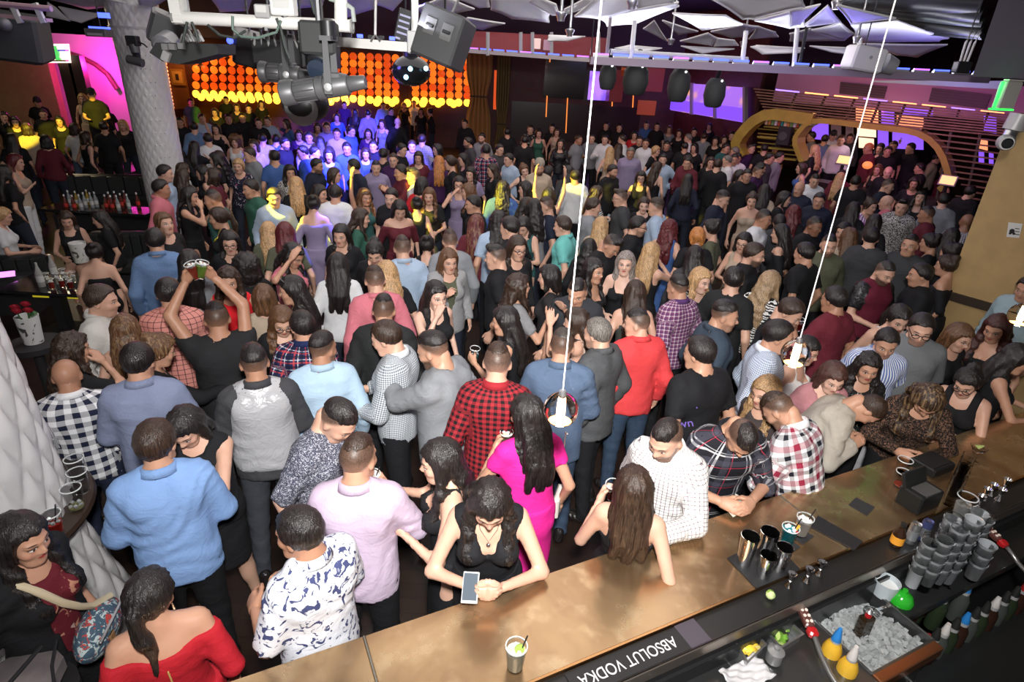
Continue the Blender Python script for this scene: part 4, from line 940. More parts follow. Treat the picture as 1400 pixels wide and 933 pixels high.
# green emergency light, camera pipe, notice
q = aty(1377, 130, 6.05); t = thing('exit_light', 'white emergency box edged in glowing green at the corner', 'light', tuple(q)); MB().box((0, 0, 0), (.23, .07, .235), .4, bev=.01).obj('case', flat('exit_white', (.6, .6, .58), .5), t)
gg = glow('exit_green', (.03, 1., .10), 1.3)
MB().box((0, .01, -.125), (.24, .08, .014), .4).obj('edge_light', gg, t); MB().box((-.112, -.045, -.01), (.010, .02, .24), .4).obj('edge_light', gg, t); MB().box((-.0, -.03, .125), (.24, .05, .012), .4).obj('edge_top', whitem, t)
lamp('POINT', 'exit_glow', tuple(aty(1358, 118, 6.0)), .7, (.05, 1, .15), shadow_soft_size=.03, specular_factor=0)
q = aty(1378, 185, 5.2); t = thing('security_camera', 'grey ribbed security camera on a bracket against the tan wall', 'camera', tuple(q))
MB().cyl((.04, 0, .16), (.02, 0, .04), .075, n=16).obj('mount', greym, t, 40); MB().tube([(.02, 0, .08), (.0, -.02, 0), (-.03, -.06, -.06)], .05, 10).obj('arm', steel, t, 60); MB().lathe([(.045, 0), (.06, .01), (.06, .1), (.05, .13)], (-.03, -.03, -.05), 16, rotz(-.5) @ rotx(math.pi / 2)).obj('barrel', greym, t, 40); MB().lathe([(.04, 0), (.03, .004)], (-.095, -.155, -.05), 14, rotz(-.5) @ rotx(math.pi / 2)).obj('lens', flat('lens_black', (.01, .01, .012), .1), t)
# notice on the tan wall
n0 = atz(1294, 397, 1.25); 
def tw(px, py, off=.004): q = onplane(px, py, n0, n0 + wd); return q - np.array([-wd[1], wd[0], 0]) * off * (1 if np.array([-wd[1], wd[0]]) @ ray(px, py)[:2] > 0 else -1)
t = thing('notice_sheet', 'white paper notice with black emblem taped on the tan wall', 'sign', tuple(tw(1385, 315)))
s0_ = np.array(t.location); MB().prism([tw(x, y) - s0_ for x, y in ((1376, 324), (1393, 325.5), (1398, 306), (1379, 304))], (.002, -.002, 0)).obj('paper', flat('paper', (.6, .6, .57), .7), t)
for x, y, r in ((1384, 316, .022), (1381.5, 319, .012), (1386.5, 319.5, .012)): MB().lathe([(r * .5, 0), (r, .0), (r, .002), (r * .5, .002)], tw(x, y, .007) - s0_, 12, np.stack([wd, np.array([0, 0, 1.]), np.cross(wd, [0, 0, 1.])], 1)).obj('emblem', dark, t)
for j in range(3): MB().prism([tw(x, y, .006) - s0_ for x, y in ((1388, 312 + j * 4), (1394, 312.5 + j * 4), (1394, 313.5 + j * 4), (1388, 313 + j * 4))], (.001, -.001, 0)).obj('text_line', dark, t)
# dark speaker mass, upper left, and its shelf rail
t = box_thing('loudspeaker', 'large dark loudspeaker hanging in the upper left corner', 'speaker', 18, 50, 6.5, (.55, .4, .42), .3, (.1, .1), cover); MB().sph((.12, -.22, .1), .06, 12, 8).obj('dome', flat('dome_grey', (.10, .10, .11), .4), t, 60)
t, a5, b5 = rail('pinkish truss rail in the upper left corner', -20, 22, 6., 64, 30, 6., .03, flat('rail_pink', (.32, .2, .24), .5), 0, .08)
for x in (22, 54): MB().box(aty(x, 18, 6.0) - a5, (.045, .03, .16), tilt=roty(-.25)).obj('strut', greym, t)
MB().cyl(aty(-20, 4, 6) - a5, aty(70, 12, 6) - a5, .025, n=8).obj('top_chord', flat('rail_pink', (.32, .2, .24)), t, 40)
a6 = aty(136, 38, 9.); o = MB().box(a6, (.26, .06, .025)).obj('led_bar', LEDB); tag(o, 'blue LED bar left of the quilted pillar', 'light')
t = box_thing('bracket_light', 'grey ceiling fixture below the blue LED bar by the pillar', 'stage light', 136, 45, 9., (.28, .2, .1), 0, (0, 0), flat('dim_grey2', (.08, .075, .08), .5)); MB().box((0, -.1, -.02), (.2, .02, .03)).obj('lens', flat('pale_lens', (.3, .28, .3), .3), t)
o = MB().box(aty(142, 21, 8.5), (.12, .06, .06)).obj('led_bar', LEDB); tag(o, 'wide blue LED strip at the head of the quilted pillar', 'light')
def hang(t, z=5.1, dx=0., dy=0.):
    zz = t.location.z; MB().cyl((dx, dy, 0), (dx, dy, z - zz), .007, n=6).obj('hanging_rod', blackm, t)
for t in [o for o in bpy.data.objects if o.get('category') in ('stage light', 'box', 'cable', 'rail', 'speaker') and not o.parent and o.type == 'EMPTY']:
    if t.location.z > 2.6 and t.location.y < 13 and 'covered' not in t.name and 'wall_lamp' not in t.name and 'bar_monitor' not in t.name: hang(t, dx=.0, dy=.05)
# ---------------------------------------------------------------- quilted white columns
def quilt(name, lab, cx, cy, prof, nu, nv, du, dv, depth, z0, z1, mat):
    """prof(z)->radius; diamonds du (count round) x dv (height)"""
    V = []
    for j in range(nv + 1):
        z = z0 + (z1 - z0) * j / nv
        for i in range(nu):
            a = 2 * math.pi * i / nu; s, t_ = du * i / nu, z / dv
            p, q = s + t_, s - t_; fp, fq = abs(p - round(p)), abs(q - round(q)); e = min(fp, fq) * 2
            r = prof(z) + depth * (math.sin(math.pi * min(e, 1) / 2) ** .6)
            V.append((r * math.cos(a), r * math.sin(a), z))
    Q = [(j * nu + i, j * nu + (i + 1) % nu, (j + 1) * nu + (i + 1) % nu, (j + 1) * nu + i) for j in range(nv) for i in range(nu)]
    t = thing(name, lab, 'column', (cx, cy, 0)); link('quilted_cover', mk_mesh('quilted_cover', np.array(V), np.array(Q)), t, mat); return t
leath = flat('white_leather', (.62, .61, .62), .32, spec=.6)
c_ = (aty(150, 25, 10) + aty(212, 25, 10)) / 2
PX, PY = -6.1, 10.35
tp = quilt('quilted_column', 'white diamond quilted pillar beside the magenta alcove', PX, PY, lambda z: .318 + .05 * max(0, z - 3.0), 152, 200, 19, .21, .014, 0, 4.4, leath)
crys = flat('crystal', (.9, .9, .9), .05, .6)
for j in range(11):
    for k in range(3):
        z = 1.35 + j * .19; a = -1.15 + k * .2 + (j % 2) * .1; MB().sph((.335 * math.cos(a), .335 * math.sin(a), z), .011, 6, 4).obj('button', crys, tp)
o = MB().lathe([(.32, 3.42), (.37, 3.42), (.37, 3.45), (.32, 3.45)], n=32).obj('collar_ring', flat('ring_grey', (.45, .43, .45), .4), tp, 40)
q = aty(183, 62, 9.9); t = thing('wall_lamp', 'small black spotlight fixed on the quilted pillar', 'stage light', tuple(q)); MB().box((0, 0, .06), (.17, .12, .14), bev=.01).obj('case', blackm, t); MB().cyl((0, -.0, 0), (.02, -.02, -.11), .075, .06).obj('barrel', fix, t, 40); MB().tube([(.08, 0, .05), (.17, -.02, .02), (.2, 0, -.02)], .012, 6).obj('arm', blackm, t)
q = aty(185, 83, 9.9); t = thing('wall_lamp', 'grey cylinder lamp under the black spotlight on the pillar', 'stage light', tuple(q)); MB().cyl((-.11, 0, .02), (.11, 0, -.03), .06).obj('barrel', fix, t, 40); MB().box((0, .06, .06), (.06, .1, .08)).obj('bracket', blackm, t)
tn = quilt('quilted_column', 'large white diamond quilted column at the left edge with drink ledge', -2.70, 2.26, lambda z: .445 - .055 * max(0, z - .8) + .22 * max(0, .8 - z), 200, 150, 20, .36, .034, 0, 3.2, leath)
wal = flat('ledge_walnut', (.035, .020, .014), .3)
MB().lathe([(.40, 1.03), (.555, 1.03), (.565, 1.05), (.555, 1.07), (.40, 1.07)], n=48).obj('ledge', wal, tn, 40)
# string of orange bulbs down the pillar
rl = thing('rope_light', 'string of small orange bulbs along the right side of the quilted pillar', 'light', tuple(aty(230, 110, YB - .04)))
for i in range(16):
    x, y = 224 + i * .85, 72 + i * 5.0; MB().sph(aty(x, y, YB - .04) - np.array(rl.location), .05, 6, 4).obj('bulb', glow('rope_orange', (1., .35, .12), 2.2), rl)
# ---------------------------------------------------------------- pendant globes over the bar
def pendant(px, py, z, lab, topx=None, ccol=(.75, .7, .68)):
    q = atz(px, py, z); t = thing('pendant_lamp', lab, 'lamp', tuple(q), 0, 'glass globe pendants over the bar'); r = .062
    MB().sph((0, 0, 0), r, 28, 18).obj('globe', glass('globe_glass', (1, .95, .9), .0, 1.12), t, 80)
    MB().lathe([(.012, .052), (.014, .02), (.014, -.02), (.011, -.032), (.0, -.034)], n=14).obj('light_tube', glow('tube_glow', (1., .62, .35), 9.), t, 60)
    MB().lathe([(.0, -.050), (.028, -.046), (.034, -.040), (.0, -.036)], n=16, caps=False).obj('lit_base', glow('base_glow', (1., .45, .12), 6.), t, 60)
    MB().lathe([(.013, .05), (.015, .058), (.012, .075), (.004, .08)], n=12).obj('cap', steel, t, 40)
    MB().cyl((0, 0, .08), (0, 0, 2.9), .0025, n=6).obj('cord', flat('cord_pale', ccol, .5), t)
    o = lamp('POINT', 'pendant_light', tuple(q + np.array([0, 0, -.075])), 2.2, (1, .55, .25), shadow_soft_size=.02)
pendant(767, 560, 2.2, 'glowing glass globe in front of the blue suited man')
pendant(1088, 484, 2.2, 'glowing glass globe beside the man in pale blue checks')
pendant(1397, 431, 2.2, 'glowing glass globe cut by the right edge of the picture')
o = MB().cyl(aty(838, -12, 8.05), aty(829, 84, 8.05), .022, n=6).obj('support_cable', flat('cable_mauve', (.22, .19, .22), .5)); tag(o, 'thin dark cable holding the left end of the long rail', 'cable', 'rail cables')
o = MB().cyl(aty(1113, -10, 8.05), aty(1092, 92, 8.05), .018, n=6).obj('support_cable', dark); tag(o, 'thin dark cable reaching the long rail above the slatted bar', 'cable', 'rail cables')
# ---------------------------------------------------------------- the bar
BO = np.array([0, 2.02, 0]); BU = np.array([.8944, .4472, 0]); BN = np.array([-.4472, .8944, 0]); BZ = 1.07; BRZ = math.atan2(.4472, .8944)
def bb(u, n, z=0.): return BO + BU * u + BN * n + np.array([0, 0, z])
def brass_mat():
    b = NB('brass_top', .3, .82, .5); o = b.oc()
    n1 = b.noise(1.6, o, 5, dist=1.); n2 = b.noise(9., o, 6); n3 = b.noise(120., o, 2)
    c = b.mix(b.ramp(n1, .35, .68), (.30, .185, .10), (.52, .36, .20)); c = b.mix(b.math('MULTIPLY', b.ramp(n2, .48, .75), .5), c, (.66, .50, .31))
    b.set('Base Color', c); b.set('Roughness', b.math('MULTIPLY_ADD', n2, .14, b.math('MULTIPLY_ADD', n1, .18, .09))); b.bump(b.math('ADD', n2, b.math('MULTIPLY', n3, .2)), .10, .004); MAT['brass_top'] = b.m
brass_mat()
bar = thing('bar_counter', 'long brass topped bar counter running diagonally in front of the crowd', 'bar', tuple(BO))
def bbox(name, u0, u1, n0, n1, z0, z1, mat, par=None, bev=.004):
    c = bb((u0 + u1) / 2, (n0 + n1) / 2, (z0 + z1) / 2) - (BO if par is bar else 0)
    return MB().box(c, (u1 - u0, abs(n1 - n0), z1 - z0), BRZ, bev=bev).obj(name, mat, par)
us = [(atz(497, 868, BZ) - BO) @ BU, (atz(1068, 679, BZ) - BO) @ BU]
ed = [-1.9, us[0], us[1], 5.6]
for a, b in zip(ed[:-1], ed[1:]): bbox('brass_sheet', a + .0015, b - .0015, 0, -.465, BZ - .045, BZ, MAT['brass_top'], bar, .006)
for x in us: bbox('seam_strip', x - .003, x + .003, -.0, -.465, BZ - .046, BZ - .001, flat('seam_grey', (.25, .25, .22), .3, .8), bar, 0)
bbox('front_panel', -1.9, 5.6, -.06, -.12, 0, BZ - .05, flat('bar_front', (.03, .018, .013), .4), bar)
bbox('drip_rail', -1.9, 5.6, -.467, -.60, BZ - .06, BZ - .02, flat('rail_black', (.012, .012, .012), .35), bar)
bbox('rail_lip', -1.9, 5.6, -.60, -.612, BZ - .07, BZ - .005, flat('lip_steel', (.35, .30, .26), .3, .9), bar)
bbox('brass_edge', -1.9, 5.6, -.462, -.472, BZ - .05, BZ + .002, flat('edge_copper', (.55, .30, .13), .25, 1.), bar, 0)
bbox('back_panel', -1.9, 5.6, -.56, -.60, 0, BZ - .08, dark, bar)
# under-bar working station in steel and black
stn = flat('station_steel', (.16, .165, .165), .32, .9); stk = flat('station_black', (.015, .016, .016), .3)
st = thing('work_station', 'steel under bar work station behind the counter', 'station', tuple(BO)); 
def sbox(name, u0, u1, n0, n1, z0, z1, mat, bev=.004):
    c = bb((u0 + u1) / 2, (n0 + n1) / 2, (z0 + z1) / 2) - BO; return MB().box(c, (u1 - u0, abs(n1 - n0), z1 - z0), BRZ, bev=bev).obj(name, mat, st)
SZ = .90
def un(px, py, z): q = atz(px, py, z) - BO; return q @ BU, q @ BN
# deck pieces around the wells
ui = [un(1104, 829, SZ), un(1184, 799, SZ), un(1274, 878, SZ), un(1182, 928, SZ)]
iu0, iu1 = min(ui[0][0], ui[3][0]), max(ui[1][0], ui[2][0]); in0, in1 = max(ui[0][1], ui[1][1]), min(ui[2][1], ui[3][1])
iu0, iu1 = (ui[0][0] + ui[3][0]) / 2, (ui[1][0] + ui[2][0]) / 2; in0, in1 = (ui[0][1] + ui[1][1]) / 2, (ui[2][1] + ui[3][1]) / 2
us_, ns_ = un(965, 925, SZ)
sbox('deck', -1.0, us_ - .22, -.62, -1.25, SZ - .05, SZ, stn); sbox('deck', us_ + .14, iu0, -.62, -1.25, SZ - .05, SZ, stn); sbox('deck', us_ - .22, us_ + .14, -.62, -.70, SZ - .05, SZ, stn)
sbox('deck', iu0, iu1, -.62, in0, SZ - .05, SZ, stn); sbox('deck', iu0, iu1, in1, in1 - .05, SZ - .05, SZ + .01, flat('rim_copper', (.35, .15, .07), .3, .9)); sbox('deck', iu1, 5.5, -.62, -.80, SZ - .05, SZ, stk)
sbox('deck', iu1, 5.5, -.80, -1.28, SZ - .35, SZ - .30, stk); sbox('apron', -1.0, 5.5, -1.285, -1.32, .1, SZ - .06, stk)
for (a, b, c_, d_) in ((iu0 - .006, iu0 + .006, in0, in1), (iu1 - .006, iu1 + .006, in0, in1), (iu0, iu1, in0 + .006, in0 - .006), (iu0, iu1, in1 + .006, in1 - .006)): sbox('well_wall', a, b, c_, d_, SZ - .28, SZ + .012, stn, .002)
sbox('well_floor', iu0, iu1, in0, in1, SZ - .29, SZ - .27, stn)
sbox('sink_wall', us_ - .22, us_ - .21, -.70, -1.25, SZ - .2, SZ, stk); sbox('sink_wall', us_ + .13, us_ + .14, -.70, -1.25, SZ - .2, SZ, stk); sbox('sink_floor', us_ - .22, us_ + .14, -.70, -1.25, SZ - .22, SZ - .2, flat('sink_dark', (.02, .02, .02), .15, .8))
MB().lathe([(.06, .0), (.07, .0), (.072, .008), (.05, .004)], bb(us_ - .02, -.98, SZ - .19) - BO, 20).obj('drain', chrome, st, 40)
sbox('shelf_back', -1., 5.5, -.615, -.63, SZ - .3, BZ - .09, stk, 0)
# crushed ice
rg = np.random.RandomState(8); ice = MB()
for i in range(900):
    u, n = iu0 + .02 + rg.rand() * (iu1 - iu0 - .04), in0 - .02 + rg.rand() * (in1 - in0 + .04); s_ = .012 + rg.rand() * .012
    R = rotz(rg.rand() * 3) @ rotx(rg.rand() * 3); ice.box(bb(u, n, SZ - .075 + .03 * rg.rand() + .03 * math.sin(u * 9) * math.sin(n * 8)), (s_ * 1.2, s_, s_ * .9), tilt=R)
b = NB('ice', .12, 0, .6); b.set('Base Color', (.55, .58, .58)); b.set('Transmission Weight', .45); b.set('IOR', 1.3); MAT['ice'] = b.m
o = ice.obj('crushed_ice', MAT['ice']); tag(o, 'crushed ice filling the steel well behind the bar', 'ice', kind='stuff')
# rubber mat with lettering, grey cover
mu = [un(792, 931, BZ)[0], un(925, 872, BZ)[0]]
t = thing('bar_mat', 'black rubber bar mat with bold white block lettering', 'mat', tuple(bb((mu[0] + mu[1]) / 2, -.535, BZ - .018)))
MB().box((0, 0, 0), (mu[1] - mu[0] + .07, .118, .008), BRZ, bev=.002).obj('pad', flat('rubber', (.012, .012, .013), .5), t)
me = text_mesh('ABSOLUT VODKA', .058); o = link('lettering', me, t, flat('print_white', (.62, .60, .62), .5)); o.rotation_euler = (0, 0, BRZ + math.pi); o.location = (0, 0, .0052); o.scale = ((mu[1] - mu[0]) / max(o.dimensions.x, .01) * .98, 1.25, 1)
o = MB().box(bb(mu[1] + .09, -.535, BZ - .015), (.11, .12, .01), BRZ, bev=.002).obj('rail_pad', flat('pad_violet', (.06, .05, .065), .6)); tag(o, 'plain dark grey pad on the drip rail beside the lettered mat', 'mat')
# helpers for cups and tins: base pixel on a plane z
clear = glass('clear_plastic', (.96, .97, .97), .03, 1.12); icec = flat('drink_ice', (.75, .78, .78), .15, spec=.7)
def cup_parts(t, h=.115, r=.042, liquid=None, fill=.6, straw=None, ice_=True, lime=False, R=None):
    R = np.eye(3) if R is None else R
    co = MB().lathe([(.0, .0), (r * .72, .0), (r * .74, .004), (r, h), (r * .965, h), (r * .70, .008), (.0, .006)], (0, 0, 0), 20, R, caps=False).obj('cup', clear, t, 40)
    MB().lathe([(r * .97, h - .003), (r * 1.05, h - .002), (r * 1.05, h + .003), (r * .97, h + .003)], (0, 0, 0), 20, R, caps=False).obj('cup_rim', flat('rim_clear', (.75, .77, .78), .2, spec=.7), co, 50)
    if liquid is not None:
        m = tint('drink', .12, 0, .6); MB().lathe([(.0, .008), (r * .70, .008), (r * (.70 + .25 * fill), h * fill), (.0, h * fill)], (0, 0, 0), 18, R, caps=False).obj('drink', m, t, 40, liquid)
    if ice_:
        for k in range(5):
            a = k * 1.26; MB().box(R @ np.array([.5 * r * math.cos(a), .5 * r * math.sin(a), h * (fill if liquid is not None else .5) + .006 * (k % 3)]), (.018, .018, .016), tilt=R @ rotz(a) @ rotx(.5 * k), bev=.003).obj('ice_cube', icec, t)
    if straw is not None: MB().cyl(R @ np.array([0, 0, .02]), R @ np.array([r * .9, -.01, h + .06]), .0032, n=6).obj('straw', flat('straw_black', (.012, .012, .012), .4), t)
    if lime: MB().lathe([(.0, -.004), (.02, -.004), (.02, .004), (.0, .004)], R @ np.array([.012, -.006, h * .9]), 14, R @ rotx(1.1), caps=False).obj('lime_slice', flat('lime', (.30, .48, .08), .4), t, 40)
def cup(name, lab, px, py, z, group=None, **kw):
    t = thing(name, lab, 'cup', tuple(atz(px, py, z)), .3, group); cup_parts(t, **kw); return t
cup('plastic_cup', 'clear cup of pale drink with lime slice on the bar beside the lettered mat', 704, 913, BZ + .001, liquid=(.5, .48, .38), fill=.8, straw=1, lime=True, h=.125, r=.043)
cup('plastic_cup', 'clear iced cup with black straw next to the teal cocktail', 1094, 731, BZ + .005, liquid=(.55, .56, .55), fill=.85, straw=1)
t = cup('cocktail_cup', 'teal cocktail with orange wedge and cherry on the bar', 1074, 745, BZ + .005, liquid=(.01, .20, .24), fill=.9, straw=1)
MB().prism([(.02, -.02, .105), (.05, -.01, .12), (.03, .0, .135)], (.002, .006, .002)).obj('orange_wedge', flat('orange_peel', (.8, .42, .04), .4), t); MB().sph((.01, -.035, .112), .009, 10, 6).obj('cherry', flat('cherry', (.35, .01, .02), .2), t, 60)
cup('plastic_cup', 'upper of two empty cups at the edge of the brass bar', 1231, 647, BZ + .001, liquid=(.45, .12, .04), fill=.08, ice_=False, h=.10)
cup('plastic_cup', 'lower of two empty cups with a little red drink', 1229, 664, BZ + .001, liquid=(.45, .06, .03), fill=.15, ice_=False, h=.10)
cup('plastic_cup', 'wide clear cup of ice water at the end of the drip rail', 1312, 704, BZ - .015, liquid=(.6, .62, .62), fill=.6, h=.13, r=.05)
def flatmat(name, lab, pts, mat, th=.006, z=BZ + .001, group=None):
    P = [atz(x, y, z) for x, y in pts]; c = np.mean(P, axis=0); o = MB().prism([p - c for p in P], (0, 0, th)).obj(name, mat, None, loc=c); return tag(o, lab, 'mat', group)
rub = flat('rubber', (.012, .012, .013), .5)
flatmat('bar_mat', 'square black mat under the chrome shakers', [(994, 764), (1052, 737), (1094, 780), (1034, 806)], rub)
flatmat('bar_mat', 'long black mat lying across the brass top', [(1118, 707), (1179, 742), (1168, 754), (1106, 721)], rub, .009)
flatmat('cocktail_napkin', 'dark napkin lying alone on the brass top', [(1170, 681), (1196, 694), (1185, 706), (1160, 691)], flat('napkin_dark', (.02, .02, .022), .8), .003)
flatmat('cocktail_napkin', 'dark napkin under the clear iced cup', [(1093, 722), (1113, 734), (1098, 745), (1081, 735)], MAT['napkin_dark'] if 'napkin_dark' in MAT else rub, .003)
flatmat('cocktail_napkin', 'dark napkin under the teal cocktail', [(1077, 736), (1094, 749), (1082, 757), (1064, 744)], MAT['napkin_dark'], .003)
def tin(lab, px, py, h, r, z=BZ + .007):
    t = thing('shaker_tin', lab, 'shaker', tuple(atz(px, py, z)), 0, 'chrome shaker tins on the square mat')
    MB().lathe([(.0, 0), (r * .72, 0), (r * .75, .006), (r, h), (r * .96, h), (r * .70, .01), (.0, .008)], n=28, caps=False).obj('tin', chrome, t, 40); MB().lathe([(r * .98, h - .004), (r * 1.03, h - .002), (r * 1.03, h + .002), (r * .97, h + .003)], n=28, caps=False).obj('rolled_rim', chrome, t, 50); MB().lathe([(r * .80, h * .28), (r * .815, h * .285), (r * .805, h * .29)], n=28, caps=False).obj('band', steel, t, 40)
tin('tall chrome shaker tin nearest the leaning bearded man', 1016, 770, .175, .045); tin('tallest chrome shaker tin at the back of the square mat', 1042, 765, .18, .046); tin('short chrome tin at the front of the square mat', 1043, 787, .13, .041); tin('short chrome tin beside the teal cocktail', 1064, 778, .14, .041)
def jigger(lab, px, py, grp, z=BZ - .019):
    t = thing('jigger', lab, 'jigger', tuple(atz(px, py, z)), 0, grp); MB().lathe([(.0, .003), (.018, 0), (.020, .002), (.0055, .034), (.0055, .040), (.024, .082), (.022, .082), (.0, .045)], n=22, caps=False).obj('cup_pair', chrome, t, 40)
    MB().lathe([(.006, .034), (.009, .037), (.006, .040)], n=16, caps=False).obj('waist_ring', steel, t)
for k, (x, y) in enumerate(((1078, 802), (1102, 795), (1119, 786))): jigger(('first', 'second', 'third')[k] + ' chrome jigger from the left on the drip rail by the shakers', x, y, 'jiggers near the shakers')
for k, (x, y) in enumerate(((1336, 693), (1344, 683), (1353, 677), (1364, 684), (1371, 670))): jigger(('nearest', 'second', 'third', 'fourth', 'farthest')[k] + ' chrome jigger beside the wide clear cup', x, y, 'jiggers at the far rail')
t = thing('lime_wedge', 'cut lime wedge lying on the drip rail below the jiggers', 'fruit', tuple(atz(1052, 818, BZ - .018))); MB().lathe([(.0, -.022), (.016, -.016), (.022, 0), (.016, .016), (.0, .022)], (0, 0, .02), 12, rotx(.8)).obj('flesh', flat('lime_flesh', (.55, .65, .3), .3), t, 50); MB().lathe([(.017, -.017), (.0235, 0), (.017, .017)], (.002, .002, .02), 12, rotx(.8), caps=False).obj('peel', flat('lime', (.30, .48, .08), .4), t, 50)
# black caddy and tray of small things
q = atz(1252, 690, BZ); t = thing('napkin_caddy', 'black napkin caddy with raised lid beside the empty cups', 'caddy', tuple(q), BRZ); MB().box((0, 0, .06), (.20, .14, .12), bev=.008).obj('box', stk, t); MB().box((.0, .06, .15), (.2, .02, .1), tilt=rotx(-.4), bev=.004).obj('lid', stk, t); MB().box((0, -.02, .122), (.13, .09, .01)).obj('napkin_pile', flat('napkin_grey', (.06, .06, .06), .8), t)
q = atz(1272, 640, BZ); t = thing('bar_tray', 'low black tray at the elbow of the woman in lace', 'tray', tuple(q), BRZ); MB().box((0, 0, .03), (.22, .16, .06), bev=.008).obj('tray', stk, t); MB().box((0, 0, .062), (.18, .12, .004)).obj('liner', rub, t)
for k in range(3):
    q = atz(1296 + k * 7, 690 - 16 * k, BZ); t = thing('glass_stack', ('nearest', 'middle', 'farthest')[k] + ' stack of clear tumblers at the edge of the brass bar', 'glasses', tuple(q), 0, 'tumbler stacks on the bar')
    for j in range(4): MB().lathe([(.0, .004), (.028, .004), (.036, .10), (.034, .10), (.026, .008), (.0, .008)], (0, 0, j * .034), 16, caps=False).obj('tumbler', clear, t, 40)
q = atz(1330, 632, BZ); t = thing('margarita_glass', 'stemmed glass with lime wedge on the rim before the folded hands', 'glass', tuple(q)); MB().lathe([(.0, 0), (.035, .002), (.006, .01), (.005, .07), (.03, .09), (.05, .12), (.048, .12), (.028, .094), (.0, .078)], n=20, caps=False).obj('glass', clear, t, 40); MB().prism([(-.03, 0, .125), (.03, 0, .125), (.0, 0, .10)], (0, .012, .0)).obj('lime_wedge', flat('lime_pale', (.5, .62, .2), .4), t)
q = atz(1224, 745, BZ - .018); t = thing('juice_bottle', 'small brown bottle with orange label on the drip rail', 'bottle', tuple(q)); MB().lathe([(.0, 0), (.03, 0), (.032, .006), (.032, .075), (.02, .10), (.014, .115), (.014, .13), (.0, .13)], n=20, caps=False).obj('glass_body', flat('brown_glass', (.03, .012, .005), .1, spec=.7), t, 40); MB().lathe([(.0325, .018), (.0325, .066)], n=20, caps=False).obj('label', flat('label_orange', (.75, .32, .03), .5), t, 40); MB().cyl((0, 0, .128), (0, 0, .145), .015, n=14).obj('cap', stk, t)
for k, (x, y, lab, m) in enumerate(((1243, 742, 'open silver drink can beside the brown bottle', flat('can_silver', (.6, .61, .63), .25, .9)), (1259, 738, 'silver and blue drink can next to the other can', flat('can_blue', (.10, .12, .30), .25, .7)))):
    t = thing('drink_can', lab, 'can', tuple(atz(x, y, BZ - .018)), .4, 'drink cans on the drip rail'); MB().lathe([(.0, .0), (.022, .0), (.0265, .008), (.0265, .118), (.023, .127), (.0235, .13), (.021, .128), (.0, .126)], n=22, caps=False).obj('can', m, t, 40); MB().lathe([(.0268, .03), (.0268, .09)], n=22, caps=False).obj('can_band', MAT['can_silver'] if k else flat('can_grey', (.35, .37, .4), .3, .6), t, 40); MB().prism([(-.008, -.004, .128), (.008, -.004, .128), (.006, .008, .129), (-.006, .008, .129)], (0, 0, .001)).obj('pull_tab', steel, t)
# ---------------------------------------------------------------- in the work station
def tray(lab, pts, z, fruit, lab2, n, col, col2):
    P = np.array([atz(x, y, z) for x, y in pts]); c = P.mean(0); t = thing('garnish_tray', lab, 'tray', tuple(c)); m = MB()
    inn = c + (P - c) * .86; lo = inn - (0, 0, .07); m.add([p - c for p in P] + [p - c for p in inn] + [p - c for p in lo], [(i, (i + 1) % 4, 4 + (i + 1) % 4, 4 + i) for i in range(4)] + [(4 + i, 4 + (i + 1) % 4, 8 + (i + 1) % 4, 8 + i) for i in range(4)] + [(8, 9, 10, 11)])
    o = m.obj('pan', steel, t); md = o.modifiers.new('s', 'SOLIDIFY'); md.thickness = .003
    rg = random.Random(n)
    for k in range(n):
        f, g = rg.uniform(.22, .78), rg.uniform(.22, .78); q = (inn[0] * (1 - f) + inn[1] * f) * (1 - g) + (inn[3] * (1 - f) + inn[2] * f) * g
        w = thing(fruit, ('%s, piece %s of the pile' % (lab2, ('one', 'two', 'three', 'four', 'five', 'six', 'seven', 'eight', 'nine')[k])), 'fruit', tuple(q + np.array([0, 0, -.045 + .012 * (k % 3)])), rg.uniform(0, 6), lab2 + 's')
        w['label'] = lab2 + ' lying in the garnish tray'
        V = []; nn = 9
        for s_ in (-1, 1):
            for i in range(nn + 1):
                a = math.pi * i / nn; V.append((.027 * math.cos(a), s_ * .011, .027 * math.sin(a)))
        F = [tuple(range(nn, -1, -1)), tuple(range(nn + 1, 2 * nn + 2))]; R = rotx(rg.uniform(-.9, .9)) @ roty(rg.uniform(-.6, .6))
        MB().add(np.array(V) @ R.T, F + [(0, nn, 2 * nn + 1, nn + 1)]).obj('flesh', flat(fruit + '_flesh', col, .3, spec=.6), w)
        MB().add(np.array(V) @ R.T * 1.03, [(i, i + 1, nn + 2 + i, nn + 1 + i) for i in range(nn)]).obj('peel', flat(fruit + '_peel', col2, .35), w, 50)
tray('steel tray of lemon wedges beside the white towel', [(1000, 872), (1027, 858), (1049, 882), (1022, 908)], SZ + .05, 'lemon_wedge', 'pale yellow lemon wedge', 9, (.75, .62, .22), (.8, .55, .05))
tray('steel tray of lime wedges beside the soda gun', [(1045, 862), (1073, 842), (1100, 868), (1067, 888)], SZ + .05, 'lime_piece', 'green lime wedge', 7, (.42, .55, .16), (.16, .35, .04))
